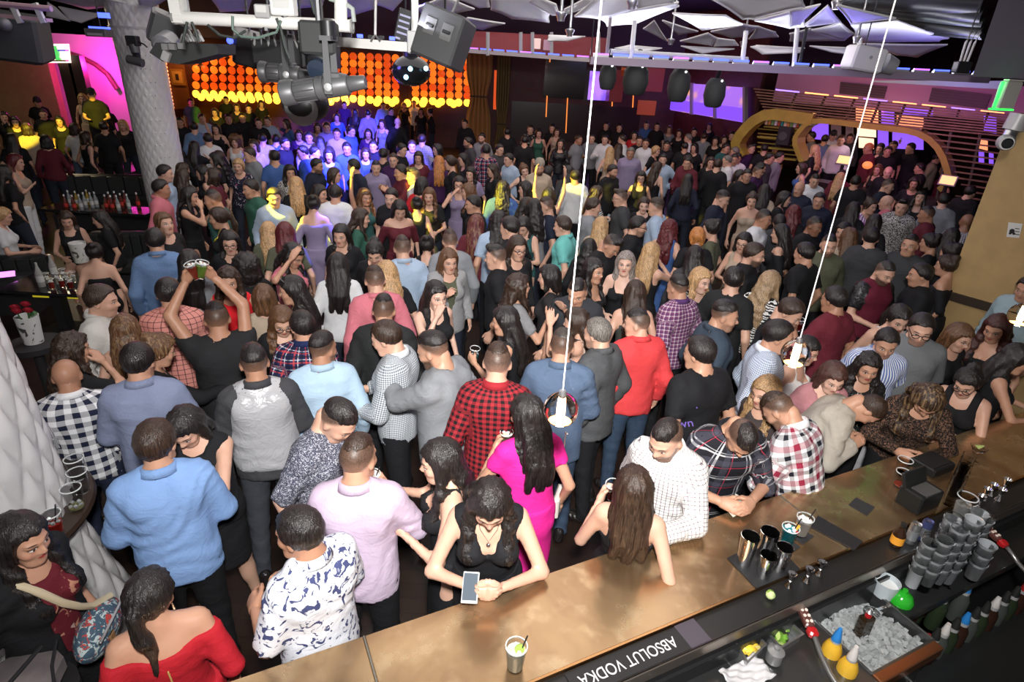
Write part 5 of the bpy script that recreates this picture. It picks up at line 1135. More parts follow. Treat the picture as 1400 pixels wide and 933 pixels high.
def gun(lab, a, b, hose):
    A, B = atz(a[0], a[1], SZ + .10), atz(b[0], b[1], SZ + .07); t = thing('soda_gun', lab, 'soda gun', tuple(A)); u = (B - A); L = np.linalg.norm(u); u /= L; v = np.cross(u, [0, 0, 1.]); v /= np.linalg.norm(v); w_ = np.cross(v, u); R = np.stack([v, u, w_], 1)
    MB().box(u * L * .36, (.042, L * .72, .032), tilt=R, bev=.006).obj('handle', flat('gun_dark', (.10, .035, .03), .35), t); MB().box(u * L * .86, (.046, L * .26, .036), tilt=R, bev=.008).obj('red_collar', flat('gun_red', (.40, .012, .015), .3), t); MB().cyl(-u * .002, -u * .03 , .01, n=10).obj('nozzle', chrome, t)
    for i in range(4):
        for j in (-1, 1): MB().lathe([(.0075, 0), (.0075, .004), (.0, .005)], u * L * (.12 + .16 * i) + v * j * .010 + w_ * .016, 10, np.stack([v, np.cross(w_, v), w_], 1)).obj('button', flat('gun_button', (.72, .62, .55), .4), t, 40)
    MB().tube([B - A] + [atz(x, y, z) - A for x, y, z in hose], .012, 8).obj('hose', flat('hose_steel', (.35, .34, .33), .3, .8), t, 60)
gun('soda gun with cream buttons resting left of the ice well', (1092, 824), (1114, 872), [(1122, 895, SZ + .05), (1135, 922, SZ + .03), (1150, 945, SZ + .01)])
gun('second red soda gun at the far side of the cup stacks', (1342, 716), (1376, 748), [(1384, 758, SZ + .04), (1392, 770, SZ + .02), (1410, 790, SZ)])
def bottle(name, lab, px, py, z, prof, mat, extra=None, group=None, cat='bottle', n=18):
    t = thing(name, lab, cat, tuple(atz(px, py, z)), .5, group); MB().lathe(prof, n=n, caps=False).obj('body', mat, t, 40)
    if extra: extra(t)
    return t
JP = [(.0, 0), (.038, 0), (.042, .01), (.042, .09), (.03, .125), (.018, .14), (.018, .15), (.0, .15)]
def pour(c, h=.15, l=.07): return lambda t: (MB().lathe([(.019, h - .01), (.022, h), (.016, h + .03), (.010, h + .06), (.008, h + l)], n=14).obj('spout', flat('spout' + c, {'w': (.55, .52, .5), 'b': (.02, .18, .5), 'k': (.02, .02, .02), 'r': (.35, .02, .02)}[c], .4), t, 50), MB().lathe([(.017, h - .03), (.0215, h - .028), (.0215, h - .004), (.017, h)], n=14, caps=False).obj('neck_ring', flat('ring_' + c, (.3, .3, .3), .4), t))
yel = flat('orange_juice', (.62, .36, .03), .25, spec=.6)
bottle('juice_bottle', 'yellow juice bottle with blue spout beside the ice well', 1131, 905, SZ - .06, JP, yel, pour('b'))
bottle('juice_bottle', 'yellow juice bottle with pale spout at the near corner of the ice well', 1152, 930, SZ - .06, JP, yel, pour('w'))
def sq(t):
    MB().box((0, 0, .06), (.075, .045, .13), bev=.01).obj('glass_block', flat('dark_amber_glass', (.018, .010, .004), .1, spec=.8), t); MB().cyl((0, 0, .12), (0, 0, .15), .014, n=12).obj('red_neck', MAT['gun_red'], t); MB().lathe([(.016, .15), (.018, .155), (.008, .165), (.0, .18)], n=12, caps=False).obj('spout', steel, t, 40)
t = thing('liqueur_bottle', 'square dark bottle with red neck standing in the ice', 'bottle', tuple(atz(1176, 868, SZ - .05)), .3); sq(t)
t = thing('cocktail_strainer', 'round wire strainer lying on the ice', 'strainer', tuple(atz(1192, 838, SZ - .02)), .4); MB().lathe([(.036, 0), (.039, .002), (.039, .005), (.036, .005)], n=24, caps=False).obj('ring', chrome, t, 40)
for i in range(7): MB().cyl((-.036 + .012 * i, -.036 * math.cos((i - 3) / 3 * 1.3), .002), (-.036 + .012 * i, .036 * math.cos((i - 3) / 3 * 1.3), .002), .0015, n=5).obj('wire', chrome, t)
MB().box((.065, .0, .004), (.06, .014, .003)).obj('handle', chrome, t)
t = thing('plastic_tub', 'pale translucent tub at the head of the ice well', 'tub', tuple(atz(1207, 812, SZ - .0))); MB().lathe([(.0, 0), (.05, 0), (.06, .09), (.057, .09), (.047, .006), (.0, .006)], n=22, caps=False).obj('tub', flat('tub_plastic', (.42, .47, .5), .35), t, 40); MB().lathe([(.0, .06), (.055, .06)], n=20, caps=False).obj('contents', icec, t)
bottle('syrup_bottle', 'bright green round syrup bottle beside the ice well', 1227, 832, SZ - .05, [(.0, 0), (.04, .005), (.056, .04), (.056, .07), (.04, .1), (.015, .115), (.012, .13), (.0, .13)], flat('green_syrup', (.02, .35, .02), .15, spec=.7), None)
for k, (x, y, c) in enumerate(((1248, 846, 'k'), (1262, 838, 'w'), (1290, 822, 'r'), (1272, 856, 'k'), (1236, 858, 'k'), (1302, 845, 'b'))):
    bottle('spirit_bottle', ('dark bottle with black spout left of the pale spout', 'bottle with pale spout among dark bottles', 'bottle with red spout below the cup stacks', 'dark bottle in front of the pale spout', 'dark bottle nearest the green syrup', 'bottle with blue spout below the cup stacks')[k], x, y, SZ - .28, [(.0, 0), (.036, 0), (.038, .01), (.038, .15), (.02, .19), (.014, .21), (.0, .21)], flat('bottle_%d' % (k % 3), ((.02, .03, .015), (.03, .012, .008), (.05, .055, .05))[k % 3], .1, spec=.8), pour(c, .21, .07), 'bottles beside the ice well')
for k in range(14):
    x, y = 1204 + k * 13.5, 942 - k * 7.5
    c = 'kwkrkwkbkkwkkr'[k]; bottle('rail_bottle', ('%s speed rail bottle from the near end, %s spout' % (('first', 'second', 'third', 'fourth', 'fifth', 'sixth', 'seventh', 'eighth', 'ninth', 'tenth', 'eleventh', 'twelfth', 'thirteenth', 'fourteenth')[k], {'k': 'black', 'w': 'pale', 'r': 'red', 'b': 'blue'}[c])), x, y, SZ - .36, [(.0, 0), (.034, 0), (.036, .01), (.036, .16), (.02, .2), (.013, .22), (.0, .22)], flat('bottle_%d' % (k % 3), (.03, .03, .03), .1, spec=.8), pour(c, .22, .06), 'bottles in the speed rail')
# stacks of clear cups
STM = MB().lathe([(.031, .0), (.042, .105), (.044, .107), (.040, .106), (.029, .003)], (0, 0, 0), 14, caps=False).mesh('cup', 40)
for k, (x, y, n_) in enumerate(((1246, 800, 9), (1260, 806, 11), (1276, 800, 12), (1290, 797, 13), (1300, 783, 13), (1314, 775, 11), (1268, 786, 12), (1326, 792, 6))):
    t = thing('cup_stack', ('%s tall stack of clear plastic cups beside the ice well' % ('first', 'second', 'third', 'fourth', 'fifth', 'sixth', 'seventh', 'eighth')[k]), 'cups', tuple(atz(x, y, SZ)), 0, 'stacks of clear plastic cups'); t['label'] += ', counting from the green syrup'
    for j in range(int(n_ * 1.7)): o = link('cup', STM, t, clear if (j + k) % 4 else flat('cup_haze', (.34, .36, .38), .2, spec=.7)); o.location = (.002 * (j % 2), 0, j * .0155)
# towel, rimmer, tap
q = atz(1020, 926, SZ + .004); V = []; nx = 22
for j in range(nx):
    for i in range(nx):
        u, v = i / (nx - 1) - .5, j / (nx - 1) - .5; V.append((u * .22, v * .12, .012 + .010 * math.sin(u * 19 + 5 * v) * math.cos(v * 15 + 2 * u) + .02 * max(0, math.sin(u * 7 - 1))))
t = thing('bar_towel', 'crumpled white bar towel below the lemon tray', 'towel', tuple(q), BRZ); o = link('cloth', mk_mesh('cloth', np.array(V), np.array([(j * nx + i, j * nx + i + 1, (j + 1) * nx + i + 1, (j + 1) * nx + i) for j in range(nx - 1) for i in range(nx - 1)])), t, flat('towel_white', (.50, .49, .50), .9)); md = o.modifiers.new('s', 'SOLIDIFY'); md.thickness = .006
bottle('glass_rimmer', 'grey lidded shaker standing on the white towel', 1057, 903, SZ + .01, [(.0, 0), (.034, 0), (.034, .05), (.037, .052), (.037, .062), (.02, .07), (.012, .072), (.012, .085), (.0, .087)], flat('rimmer_grey', (.30, .30, .30), .35, .5), None, cat='shaker')
q = atz(925, 915, SZ); t = thing('sink_tap', 'chrome sink tap with blue handle below the drip rail', 'tap', tuple(q)); MB().lathe([(.03, 0), (.03, .02), (.018, .03), (.018, .07), (.0, .075)], n=18, caps=False).obj('base', chrome, t, 40); MB().tube([(0, 0, .06), (.06, .03, .09), (.14, .07, .08), (.18, .09, .05)], .010, 8).obj('spout', chrome, t, 60); MB().box(np.array([.0, .03, .085]), (.10, .026, .022), tilt=rotz(.45), bev=.006).obj('lever', flat('tap_blue', (.02, .08, .40), .35), t); MB().tube([(-.05, 0, 0), (-.05, .0, .05), (-.02, .0, .06)], .009, 8).obj('inlet_pipe', chrome, t, 60)
q = atz(900, 928, SZ); t = thing('glass_washer', 'cluster of chrome fittings at the left end of the sink', 'tap', tuple(q))
for k in range(5): MB().sph((.035 * math.cos(k * 1.25), .035 * math.sin(k * 1.25), .03), .014, 10, 6).obj('knob', chrome, t, 60)
MB().lathe([(.045, 0), (.05, .012), (.03, .02), (.03, .05), (.0, .055)], n=18, caps=False).obj('base', chrome, t, 40)
t = thing('back_floor_mat', 'dark red rubber floor mat behind the bar', 'mat', tuple(bb(2.2, -1.75, .0))); MB().box((0, 0, .01), (5.5, .75, .02), BRZ, bev=.004).obj('mat', flat('mat_maroon', (.03, .008, .008), .7), t)
# ---------------------------------------------------------------- lounge furniture at left
sofa_m = flat('sofa_black', (.022, .025, .025), .3, spec=.6)
def banquette(lab, px0, py0, px1, py1, z, dep=.55, hb=.45, sgn=1):
    a, b = atz(px0, py0, z), atz(px1, py1, z); c = (a + b) / 2; d = b - a; L = np.linalg.norm(d[:2]); rz_ = math.atan2(d[1], d[0]); t = thing('banquette', lab, 'sofa', (c[0], c[1], 0), rz_)
    MB().box((0, sgn * .06, z / 2), (L, .14, z), bev=.03).obj('back', sofa_m, t, 40)
    n = max(2, int(L / .6))
    for i in range(n): MB().box((-L / 2 + (i + .5) * L / n, -sgn * dep / 2, .36), (L / n - .01, dep, .16), bev=.04).obj('seat_cushion', sofa_m, t, 40); 
    for i in range(n * 3): MB().box((-L / 2 + (i + .5) * L / n / 3, -sgn * .03, z - .2), (L / n / 3 - .008, .05, .36), bev=.015).obj('back_channel', sofa_m, t, 40)
    MB().box((0, -sgn * dep / 2, .14), (L, dep - .04, .28)).obj('plinth', dark, t)
banquette('long black channelled banquette in front of the quilted pillar', 78, 238, 212, 240, .92)
banquette('grey black banquette behind the seated woman with chain strap', 120, 318, 205, 318, .75)
banquette('black banquette where the blonde woman in white sits', -60, 352, 60, 350, .62)
def ltable(lab, px, py, z, sx, sy):
    t = thing('lounge_table', lab, 'table', tuple(atz(px, py, z) * np.array([1, 1, 0]))); MB().box((0, 0, z - .02), (sx, sy, .04), bev=.006).obj('tabletop', flat('table_gloss', (.012, .012, .013), .12, spec=.7), t); MB().box((0, 0, z / 2 - .03), (.12, .12, z - .06)).obj('pedestal', dark, t); MB().box((0, 0, .015), (.5, .4, .03), bev=.006).obj('base', dark, t); return t
TA_ = atz(135, 283, .72); ltable('dark lounge table crowded with mixer bottles', 138, 285, .72, 1.75, .5)
TB_ = atz(78, 385, .6); ltable('low glossy table with glasses before the seated women', 74, 388, .6, .95, .6)
lb = [(.0, 0), (.030, 0), (.032, .008), (.032, .13), (.014, .19), (.011, .2), (.011, .235), (.0, .235)]
LBM = MB().lathe(lb, n=12, caps=False).mesh('bottle', 40); LAB = MB().lathe([(.0325, .05), (.0325, .11)], n=12, caps=False).mesh('label', 40); CAP = MB().lathe([(.0, .25), (.013, .25), (.013, .22)], n=10, caps=False).mesh('cap', 40)
rg = random.Random(6); OR_ = ('first', 'second', 'third', 'fourth', 'fifth', 'sixth', 'seventh', 'eighth', 'ninth', 'tenth', 'eleventh', 'twelfth', 'thirteenth', 'fourteenth', 'fifteenth', 'sixteenth', 'seventeenth', 'eighteenth')
for k, (x, y) in enumerate(((92, 287), (97, 281), (103, 288), (107, 282), (112, 287), (118, 284), (122, 280), (127, 284), (133, 283), (147, 287), (152, 283), (155, 288), (160, 282), (163, 288), (168, 285), (173, 281), (177, 286), (190, 284))):
    red = k in (0, 2, 9, 10, 11, 12, 14, 15, 17); t = thing('mixer_bottle', '%s %s mixer bottle along the crowded lounge table' % (OR_[k], 'red labelled' if red else 'pale capped'), 'bottle', tuple(atz(x, y, .722)), 0, 'mixer bottles on the lounge table')
    link('bottle', LBM, t, sm, (.10, .02, .015) if red else ((.25, .27, .28) if k % 3 else (.3, .2, .03))); link('label', LAB, t, flat('label_red', (.5, .03, .02), .5) if red else flat('label_pale', (.5, .5, .48), .5)); link('cap', CAP, t, flat('cap_white', (.7, .7, .7), .4))
for k, (x, y) in enumerate(((58, 392), (66, 388), (72, 395), (80, 388), (86, 393), (93, 388), (98, 395), (88, 382), (76, 380), (102, 386))):
    if k in (2, 4, 6): cup('highball_glass', '%s glass of %s drink on the low glossy table' % (OR_[k], 'red'), x, y, .602, 'glasses on the low table', liquid=(.35, .03, .02), fill=.7, h=.12, r=.034)
    elif k % 2: cup('highball_glass', '%s clear glass on the low glossy table' % OR_[k], x, y, .602, 'glasses on the low table', liquid=(.5, .48, .4), fill=.6, h=.13, r=.033)
    else:
        t = thing('spirit_bottle', '%s item, a tall bottle on the low glossy table' % OR_[k], 'bottle', tuple(atz(x, y, .602)), 0, 'bottles on the low table'); o = link('bottle', LBM, t, sm, (.3, .3, .28)); o.scale = (1.2, 1.2, 1.25); o = link('label', LAB, t, MAT['label_pale']); o.scale = (1.21, 1.21, 1.25)
def bucket(lab, px, py, z, h, r, roses, cat='vase'):
    t = thing('flower_vase' if roses else 'ice_bucket', lab, cat, tuple(atz(px, py, z)), 0); b_ = blots((.62, .62, .6), (.06, .06, .06), 9, .56)
    if 'vase_print' not in MAT:
        b = NB('vase_print', .35); b.set('Base Color', b_(b, b.oc(), None)); MAT['vase_print'] = b.m
    MB().lathe([(.0, 0), (r * .8, 0), (r * .82, .01), (r, h), (r * .94, h), (r * .76, .02), (.0, .02)], n=24, caps=False).obj('pot', MAT['vase_print'], t, 40)
    if roses:
        for k, (dx, dy, dz) in enumerate(((-.07, .0, .07), (.0, .03, .09), (.05, -.02, .06), (-.02, -.05, .06), (-.10, .03, .05))):
            f = MB(); 
            for s_ in range(4): f.lathe([(.008 + .007 * s_, -.02 + .004 * s_), (.018 + .007 * s_, .0), (.016 + .008 * s_, .022 - .005 * s_)], (dx, dy, h + dz), 9, rotz(s_) @ rotx(.15 * s_), caps=False)
            f.sph((dx, dy, h + dz), .018, 8, 6); f.obj('rose', flat('rose_red', (.30, .006, .02), .6), t, 50); MB().cyl((dx * .3, dy * .3, h * .4), (dx, dy, h + dz - .02), .004, n=5).obj('stem', flat('stem_green', (.04, .12, .03), .5), t)
        for k in range(4): MB().prism([(.03 + .01 * k, -.02, h), (.08, -.03 + .02 * k, h + .02), (.06, .01, h + .05)], (0, .003, 0)).obj('leaf', MAT['stem_green'], t)
    else: MB().box((0, 0, h - .02), (r, r, .03), bev=.01).obj('ice', icec, t)
bucket('patterned white vase of red roses beside the quilted column ledge', 47, 468, .95, .24, .085, True)
bucket('white patterned ice bucket on the low glossy table', 112, 358, .602, .26, .1, False, 'bucket')
t = thing('lounge_stand', 'small dark stand under the vase of roses', 'table', tuple(atz(47, 468, .95) * np.array([1, 1, 0]))); MB().cyl((0, 0, .90), (0, 0, .948), .2, n=24).obj('top', dark, t, 40); MB().cyl((0, 0, .02), (0, 0, .9), .04, n=10).obj('post', dark, t, 40); MB().cyl((0, 0, 0), (0, 0, .025), .18, n=20).obj('foot', dark, t, 40)
o = MB().box(atz(90, 404, .35), (.8, .04, .07), .03).obj('light_strip', flat('strip_yellow', (.35, .30, .02), .5, emit=(.6, .5, .02), es=.5)); tag(o, 'yellow green glow strip under the low glossy table', 'light')
t = thing('smart_phone', 'phone with magenta lit screen lying by the low table', 'phone', tuple(atz(8, 376, .64)), .6); MB().box((0, 0, 0), (.2, .11, .01), tilt=rotx(.5), bev=.003).obj('case', stk, t); MB().box((0, -.004, .008), (.18, .09, .003), tilt=rotx(.5)).obj('display', glow('phone_magenta', (.9, .25, 1.), 1.4), t)
# drinks on the column ledge
def onledge(name, lab, deg, group=None, **kw):
    t = thing(name, lab, 'cup', (-2.70 + .505 * math.cos(math.radians(deg)), 2.26 + .505 * math.sin(math.radians(deg)), 1.071), .3, group); cup_parts(t, **kw)
onledge('plastic_cup', 'red drink with black straw on the quilted column ledge', -4, liquid=(.5, .03, .02), fill=.55, straw=1)
for k, d_ in enumerate((16, 32, 48)): onledge('plastic_cup', ('nearest', 'middle', 'farthest')[k] + ' empty clear cup on the quilted column ledge', d_, 'empty cups on the column ledge', liquid=(.5, .5, .2) if k == 0 else None, fill=.15, ice_=(k == 0), h=.13, r=.046)
q = atz(22, 925, 1.0); t = thing('woven_cushion', 'grey woven cushion with dark strap in the lower left corner', 'cushion', tuple(q), .25); MB().box((0, 0, -.06), (.25, .25, .14), bev=.04).obj('cushion', flat('tweed', (.16, .135, .135), .95, noise=.35), t, 40); MB().tube([(-.03, -.12, .012), (0, -.04, .016), (.03, .06, .016), (.04, .12, .008)], .009, 6).obj('strap', dark, t, 60); MB().tube([(.17, -.1, -.02), (.13, .0, .03), (.10, .12, .03)], .006, 6).obj('cord_loop', dark, t, 60)
t = thing('bar_stool', 'dark stool under the grey woven cushion', 'stool', (float(q[0]), float(q[1]), 0)); MB().cyl((0, 0, .81), (0, 0, .86), .18, n=20).obj('seat', dark, t, 40)
for k in range(4): a = math.pi / 4 + k * math.pi / 2; MB().cyl((.16 * math.cos(a), .16 * math.sin(a), 0), (.12 * math.cos(a), .12 * math.sin(a), .81), .014, n=8).obj('leg', dark, t, 40)
lamp('SPOT', 'green_laser', (2.0, 5.5, 3.9), 60, (.02, 1, .05), target=tuple(atz(1176, 656, BZ)), spot_size=math.radians(1.9), spot_blend=.9, shadow_soft_size=.01)
# ---------------------------------------------------------------- people
def arm_chain(sex, side, wrist, hint, f):
    sh = np.array([side * (.152 if sex == 'm' else .143) * (.35 + .65 * f), -.012, 1.39 if sex == 'm' else 1.385])
    L1, L2 = .285, .255
    w = np.array(wrist, float); d = w - sh; D = np.linalg.norm(d)
    if D > L1 + L2 - .006: d *= (L1 + L2 - .006) / D; D = L1 + L2 - .006; w = sh + d
    if D < .14: d *= .14 / D; D = .14; w = sh + d
    u = d / D; a = (L1 * L1 - L2 * L2 + D * D) / (2 * D); hgt = math.sqrt(max(L1 * L1 - a * a, 0))
    hv = np.array(hint, float); hv = hv - u * (hv @ u); hv /= np.linalg.norm(hv) + 1e-9
    return sh, sh + u * a + hv * hgt, w
# arm presets: wrist (side x), elbow hint, hand pose, thumb direction
ARMS = {
 'down': ((.245, .02, .905), (.35, -1, 0), 'relax', (-.3, 1, 0)),
 'bent': ((.13, .27, 1.10), (.6, -.4, -1), 'relax', (-.6, 0, .8)),
 'drink': ((.11, .25, 1.24), (.7, -.1, -1), 'grip', (0, 0, 1)),
 'sip': ((.09, .22, 1.37), (.8, .1, -1), 'grip', (-.2, -.2, 1)),
 'phone': ((.07, .27, 1.17), (.7, -.2, -1), 'grip', (-.7, .2, .7)),
 'up': ((.22, .08, 1.93), (1, .2, 0), 'relax', (0, -1, .3)),
 'raise': ((.2, .2, 1.62), (1, 0, -.6), 'flat', (-.4, -.8, .4)),
 'hip': ((.17, .07, 1.03), (1, -.35, .1), 'fist', (0, 1, 0)),
 'bar': ((.09, .38, 1.14), (.8, -.4, -.6), 'relax', (-.8, 0, .6)),
 'barp': ((.055, .34, 1.19), (1, -.3, -.5), 'grip', (-.7, .2, .7)),
 'face': ((.07, .17, 1.47), (.8, .2, -1), 'relax', (-.3, -.6, .7)),
 'fwd': ((.14, .47, 1.25), (.6, -.2, -1), 'flat', (-.5, 0, .8)),
 'reach': ((.08, .44, 1.36), (.7, 0, -1), 'flat', (-.8, -.2, .3)),
 'back': ((.10, -.17, 1.0), (1, -.3, 0), 'relax', (0, 0, 1)),
 'cross': ((-.02, .20, 1.22), (1, .1, -.6), 'relax', (0, .2, 1)),
 'talk': ((.13, .28, 1.32), (.7, -.1, -1), 'flat', (-.4, -.3, .8)),
}
HANDS = {}
def hand(pose, side, w, d, thumb, sc, h=.0075):
    if (pose, h) not in HANDS: HANDS[pose, h] = hand_mesh(pose, h)
    V, Q = HANDS[pose, h]
    Yv = d / np.linalg.norm(d); t = np.array(thumb, float); t = t - Yv * (t @ Yv); t /= np.linalg.norm(t) + 1e-9
    X = -t if side > 0 else t
    V = V.copy()
    if side < 0: V[:, 0] *= -1; Q = Q[:, ::-1]; 
    Z = np.cross(X, Yv)
    return (V * sc) @ np.stack([X, Yv, Z]) + w, Q
def torso(s, sex, fat, k=.05):
    f = fat * (.94 if sex == 'm' else 1.)
    if sex == 'm':
        s.ell((0, 0, .94), (.158 * f, .112 * f, .13), k)
        s.ell((0, .012 * f, 1.09), (.148 * f, .108 * f ** 1.5, .18), k)
        s.ell((0, 0, 1.29), (.168 * f, .113 * f, .18), k)
        s.cone((-.118 * f, -.012, 1.393), (.118 * f, -.012, 1.393), .054, .054, k)
        for x in (-1, 1):
            s.cone((x * .02, -.02, 1.478), (x * .13 * f, -.015, 1.408), .042, .044, .04)
            s.ell((x * .08, .075 * f, 1.31), (.075, .04, .06), .04)
            s.ell((x * .085, -.085 * f, 1.34), (.07, .04, .09), .04)
    else:
        s.ell((0, -.01, .93), (.168 * f, .118 * f, .135), k)
        s.ell((0, .005 * f, 1.10), (.122 * f, .092 * f ** 1.4, .17), k)
        s.ell((0, -.005, 1.28), (.142 * f, .098 * f, .17), k)
        s.cone((-.112 * f, -.012, 1.388), (.112 * f, -.012, 1.388), .046, .046, k)
        for x in (-1, 1):
            s.cone((x * .02, -.02, 1.465), (x * .11 * f, -.015, 1.404), .034, .036, .04)
            s.ell((x * .07 * f, .09 * f, 1.262), (.062 * f, .052 * f, .06), .022)
SLEEVE = {'long': (1, .94), 'roll': (1, .12), 'half': (.93, 0), 'tee': (.66, 0), 'cap': (.4, 0), 'none': (0, 0), 'off': (1, .1), 'elbow': (1, .0)}
def profile(neck):
    # |x| -> cut height, front and back
    return {
     'crew': None,
     'scoop': (([0, .06, .085, .10, .3], [1.365, 1.385, 1.47, 1.6, 1.6]), ([0, .07, .09, .3], [1.43, 1.45, 1.6, 1.6])),
     'vee': (([0, .03, .085, .11, .3], [1.25, 1.29, 1.46, 1.6, 1.6]), ([0, .07, .09, .3], [1.42, 1.45, 1.6, 1.6])),
     'tank': (([0, .06, .075, .12, .135, .3], [1.345, 1.36, 1.6, 1.6, 1.33, 1.30]), ([0, .06, .075, .12, .135, .3], [1.37, 1.38, 1.6, 1.6, 1.36, 1.32])),
     'strap': (([0, .05, .074, .076, .096, .098, .3], [1.29, 1.30, 1.335, 1.6, 1.6, 1.32, 1.27]), ([0, .074, .076, .096, .098, .3], [1.25, 1.27, 1.6, 1.6, 1.27, 1.25])),
     'tube': (([0, .3], [1.325, 1.31]), ([0, .3], [1.31, 1.31])),
     'offsh': (([0, .1, .3], [1.34, 1.36, 1.365]), ([0, .1, .3], [1.335, 1.35, 1.36])),
     'wide': (([0, .055, .085, .10, .3], [.78, 1.0, 1.36, 1.6, 1.6]), ([0, .07, .09, .3], [1.45, 1.46, 1.6, 1.6])),
     'open': (([0, .035, .075, .1, .3], [1.06, 1.2, 1.46, 1.6, 1.6]), ([0, .07, .09, .3], [1.45, 1.46, 1.6, 1.6])),
    }[neck]
HEADS = {}
def head_lib(sex, h):
    if (sex, h) not in HEADS: HEADS[sex, h] = head_mesh(sex, h)
    return HEADS[sex, h]
HAIRS = {}
def hair_lib(st, h):
    if (st, h) not in HAIRS: HAIRS[st, h] = hair_mesh(st, h)
    return HAIRS[st, h]
HC = np.array([0, .022, 1.588])

def figure(sex, top, arms, fat=1., lean=0., side=0., turn=0., nod=0., tilt=0., hair='crop', h=.016, hh=.0075, seed=0, skirt=None, simple=False):
    """top = (sleeve, neck, hem height, looseness).  Returns dict of (V,Q[,hco]) in the person's frame (facing +Y, 1.75 m tall) and hand data."""
    sl, neck, hem, loose = top
    rng = np.random.RandomState(seed)
    W = {}
    for sd, a in ((1, arms[0]), (-1, arms[1])):
        w, hint, hp, th = ARMS[a] if isinstance(a, str) else a
        if a in ('bar', 'barp'): w = tuple((roty(side) @ rotx(-lean)).T @ (np.array(w) - (0, 0, .95)) + (0, 0, .95))   # forearms rest on the bar whatever the lean
        w = (w[0] * sd, w[1], w[2]); hint = (hint[0] * sd, hint[1], hint[2]); th = (th[0] * sd, th[1], th[2])
        W[sd] = arm_chain(sex, sd, w, hint, fat) + (hp, th)
    pts = np.array([p for q in W.values() for p in q[:3]] + [(-.24, -.17, .78 if hem < .9 else .84), (.24, .2, 1.53)])
    lo, hi = pts.min(0) - .07, pts.max(0) + .07
    lo[2] = min(hem - .04, lo[2]) if hem < 1.0 else lo[2]
    T = Sdf(lo, hi, h)
    torso(T, sex, fat)
    S = T.copy() if SLEEVE[sl][1] < .5 else Sdf(lo, hi, h * 1.35)
    if SLEEVE[sl][1] >= .5: torso(S, sex, fat)
    ra = (.049, .039, .039, .027) if sex == 'm' else (.043, .034, .033, .022)
    ra = [r * (.6 + .4 * fat) for r in ra]
    for sd, (sh, el, w, hp, th) in W.items():
        S.cone(sh, el, ra[0], ra[1], .035); S.cone(el, w, ra[2], ra[3], .012)
    S.cone((0, -.025, 1.43), (0, -.012, 1.56), .056 if sex == 'm' else .046, .05 if sex == 'm' else .042, .03)
    # garment
    G = T
    off = .010 + loose * .003
    u, v = SLEEVE[sl]
    if loose > 0:
        G.cone((0, .0, 1.28), (0, .004, hem), (.150 if sex == 'm' else .135) * fat, (.158 + .010 * loose) * fat, .05, fl=(1, 1.36, 1))
    for sd, (sh, el, w, hp, th) in W.items():
        pad = .004 + .004 * loose
        if u > 0:
            G.cone(sh, el, ra[0] + pad, ra[1] + pad * 1.2, .035, cut=None if u >= 1 else u)
        if v > 0: G.cone(el, w, ra[2] + pad * 1.2, ra[3] + pad * 1.1, .014, cut=v)
        if u >= 1 and v <= .1: pass
    X, Y, Z = G.grid()
    p = rng.rand(6) * 6
    wr = .0028 + .0026 * loose
    if not simple:
        q1 = X * math.cos(p[0]) * .6 + Z + Y * .5 * math.sin(p[1]); q2 = Z * .9 - X * (.9 if p[2] > 3 else -.9) + Y * .4
        w_ = 2.2 * np.sin(11 * X + p[3]) * np.sin(9 * Z + p[4]) + 1.4 * np.sin(19 * Y + 7 * Z + p[5])
        fold = (1 - 2 * np.abs(np.sin(24 * q1 + w_))) * np.clip(np.sin(7 * Z + 5 * X + p[1]) + .25, 0, 1) + (1 - 2 * np.abs(np.sin(31 * q2 + 1.3 * w_))) * np.clip(np.sin(8 * X - 6 * Z + p[3]), 0, 1) + .5 * (1 - 2 * np.abs(np.sin(40 * Z + 2 * w_))) * (np.abs(X) > .17)
        G.f = G.f - off + (wr * fold).astype(np.float32)
    else: G.f = G.f - off
    pr = profile(neck)
    ax = np.abs(G.ax[0])
    if pr is None:
        G.cone((0, -.03, 1.49 if sex == 'm' else 1.475), (0, .0, 1.6), .05 if sex == 'm' else .047, .075, .0, sub=True)
        G.f = np.maximum(G.f, (Z - 1.5).astype(np.float32))
    else:
        zf = np.interp(ax, *pr[0])[:, None, None]; zb = np.interp(ax, *pr[1])[:, None, None]
        cutz = np.where(Y > -.01, zf, zb)
        cutz = np.where((Z > 1.50) & (np.abs(X) < .07), np.minimum(cutz, 1.5), cutz)
        inn = np.abs(X) < .3 if neck in ('offsh',) else np.abs(X) < .26
        low = (Z - cutz) * .8
        G.f = np.maximum(G.f, np.where(inn, low, -1).astype(np.float32))
        G.cone((0, -.03, 1.47), (0, .0, 1.6), .047, .07, .0, sub=True)
    G.f = np.maximum(G.f, (hem - Z - .012 * np.sin(9 * X + 3 * Y)).astype(np.float32) * (np.abs(X) < .24 * fat + .0).astype(np.float32) + np.where(np.abs(X) < .24 * fat, 0, -1).astype(np.float32))
    gf = G.copy()
    Vg, Qg = G.mesh()
    # cloth coordinates for woven patterns: around / along the trunk and each sleeve
    x, y, z = Vg.T
    r = np.sqrt((x / (.16 * fat)) ** 2 + (y / (.115 * fat)) ** 2)
    cu = .15 * np.arctan2(x, np.abs(y) * 1.35 + .02) * 1.15; cv = z + .13 * np.clip(1 - r, 0, 1) * np.clip((z - 1.36) / .06, 0, 1)
    cw = np.where(y > 0, .5, 0.)
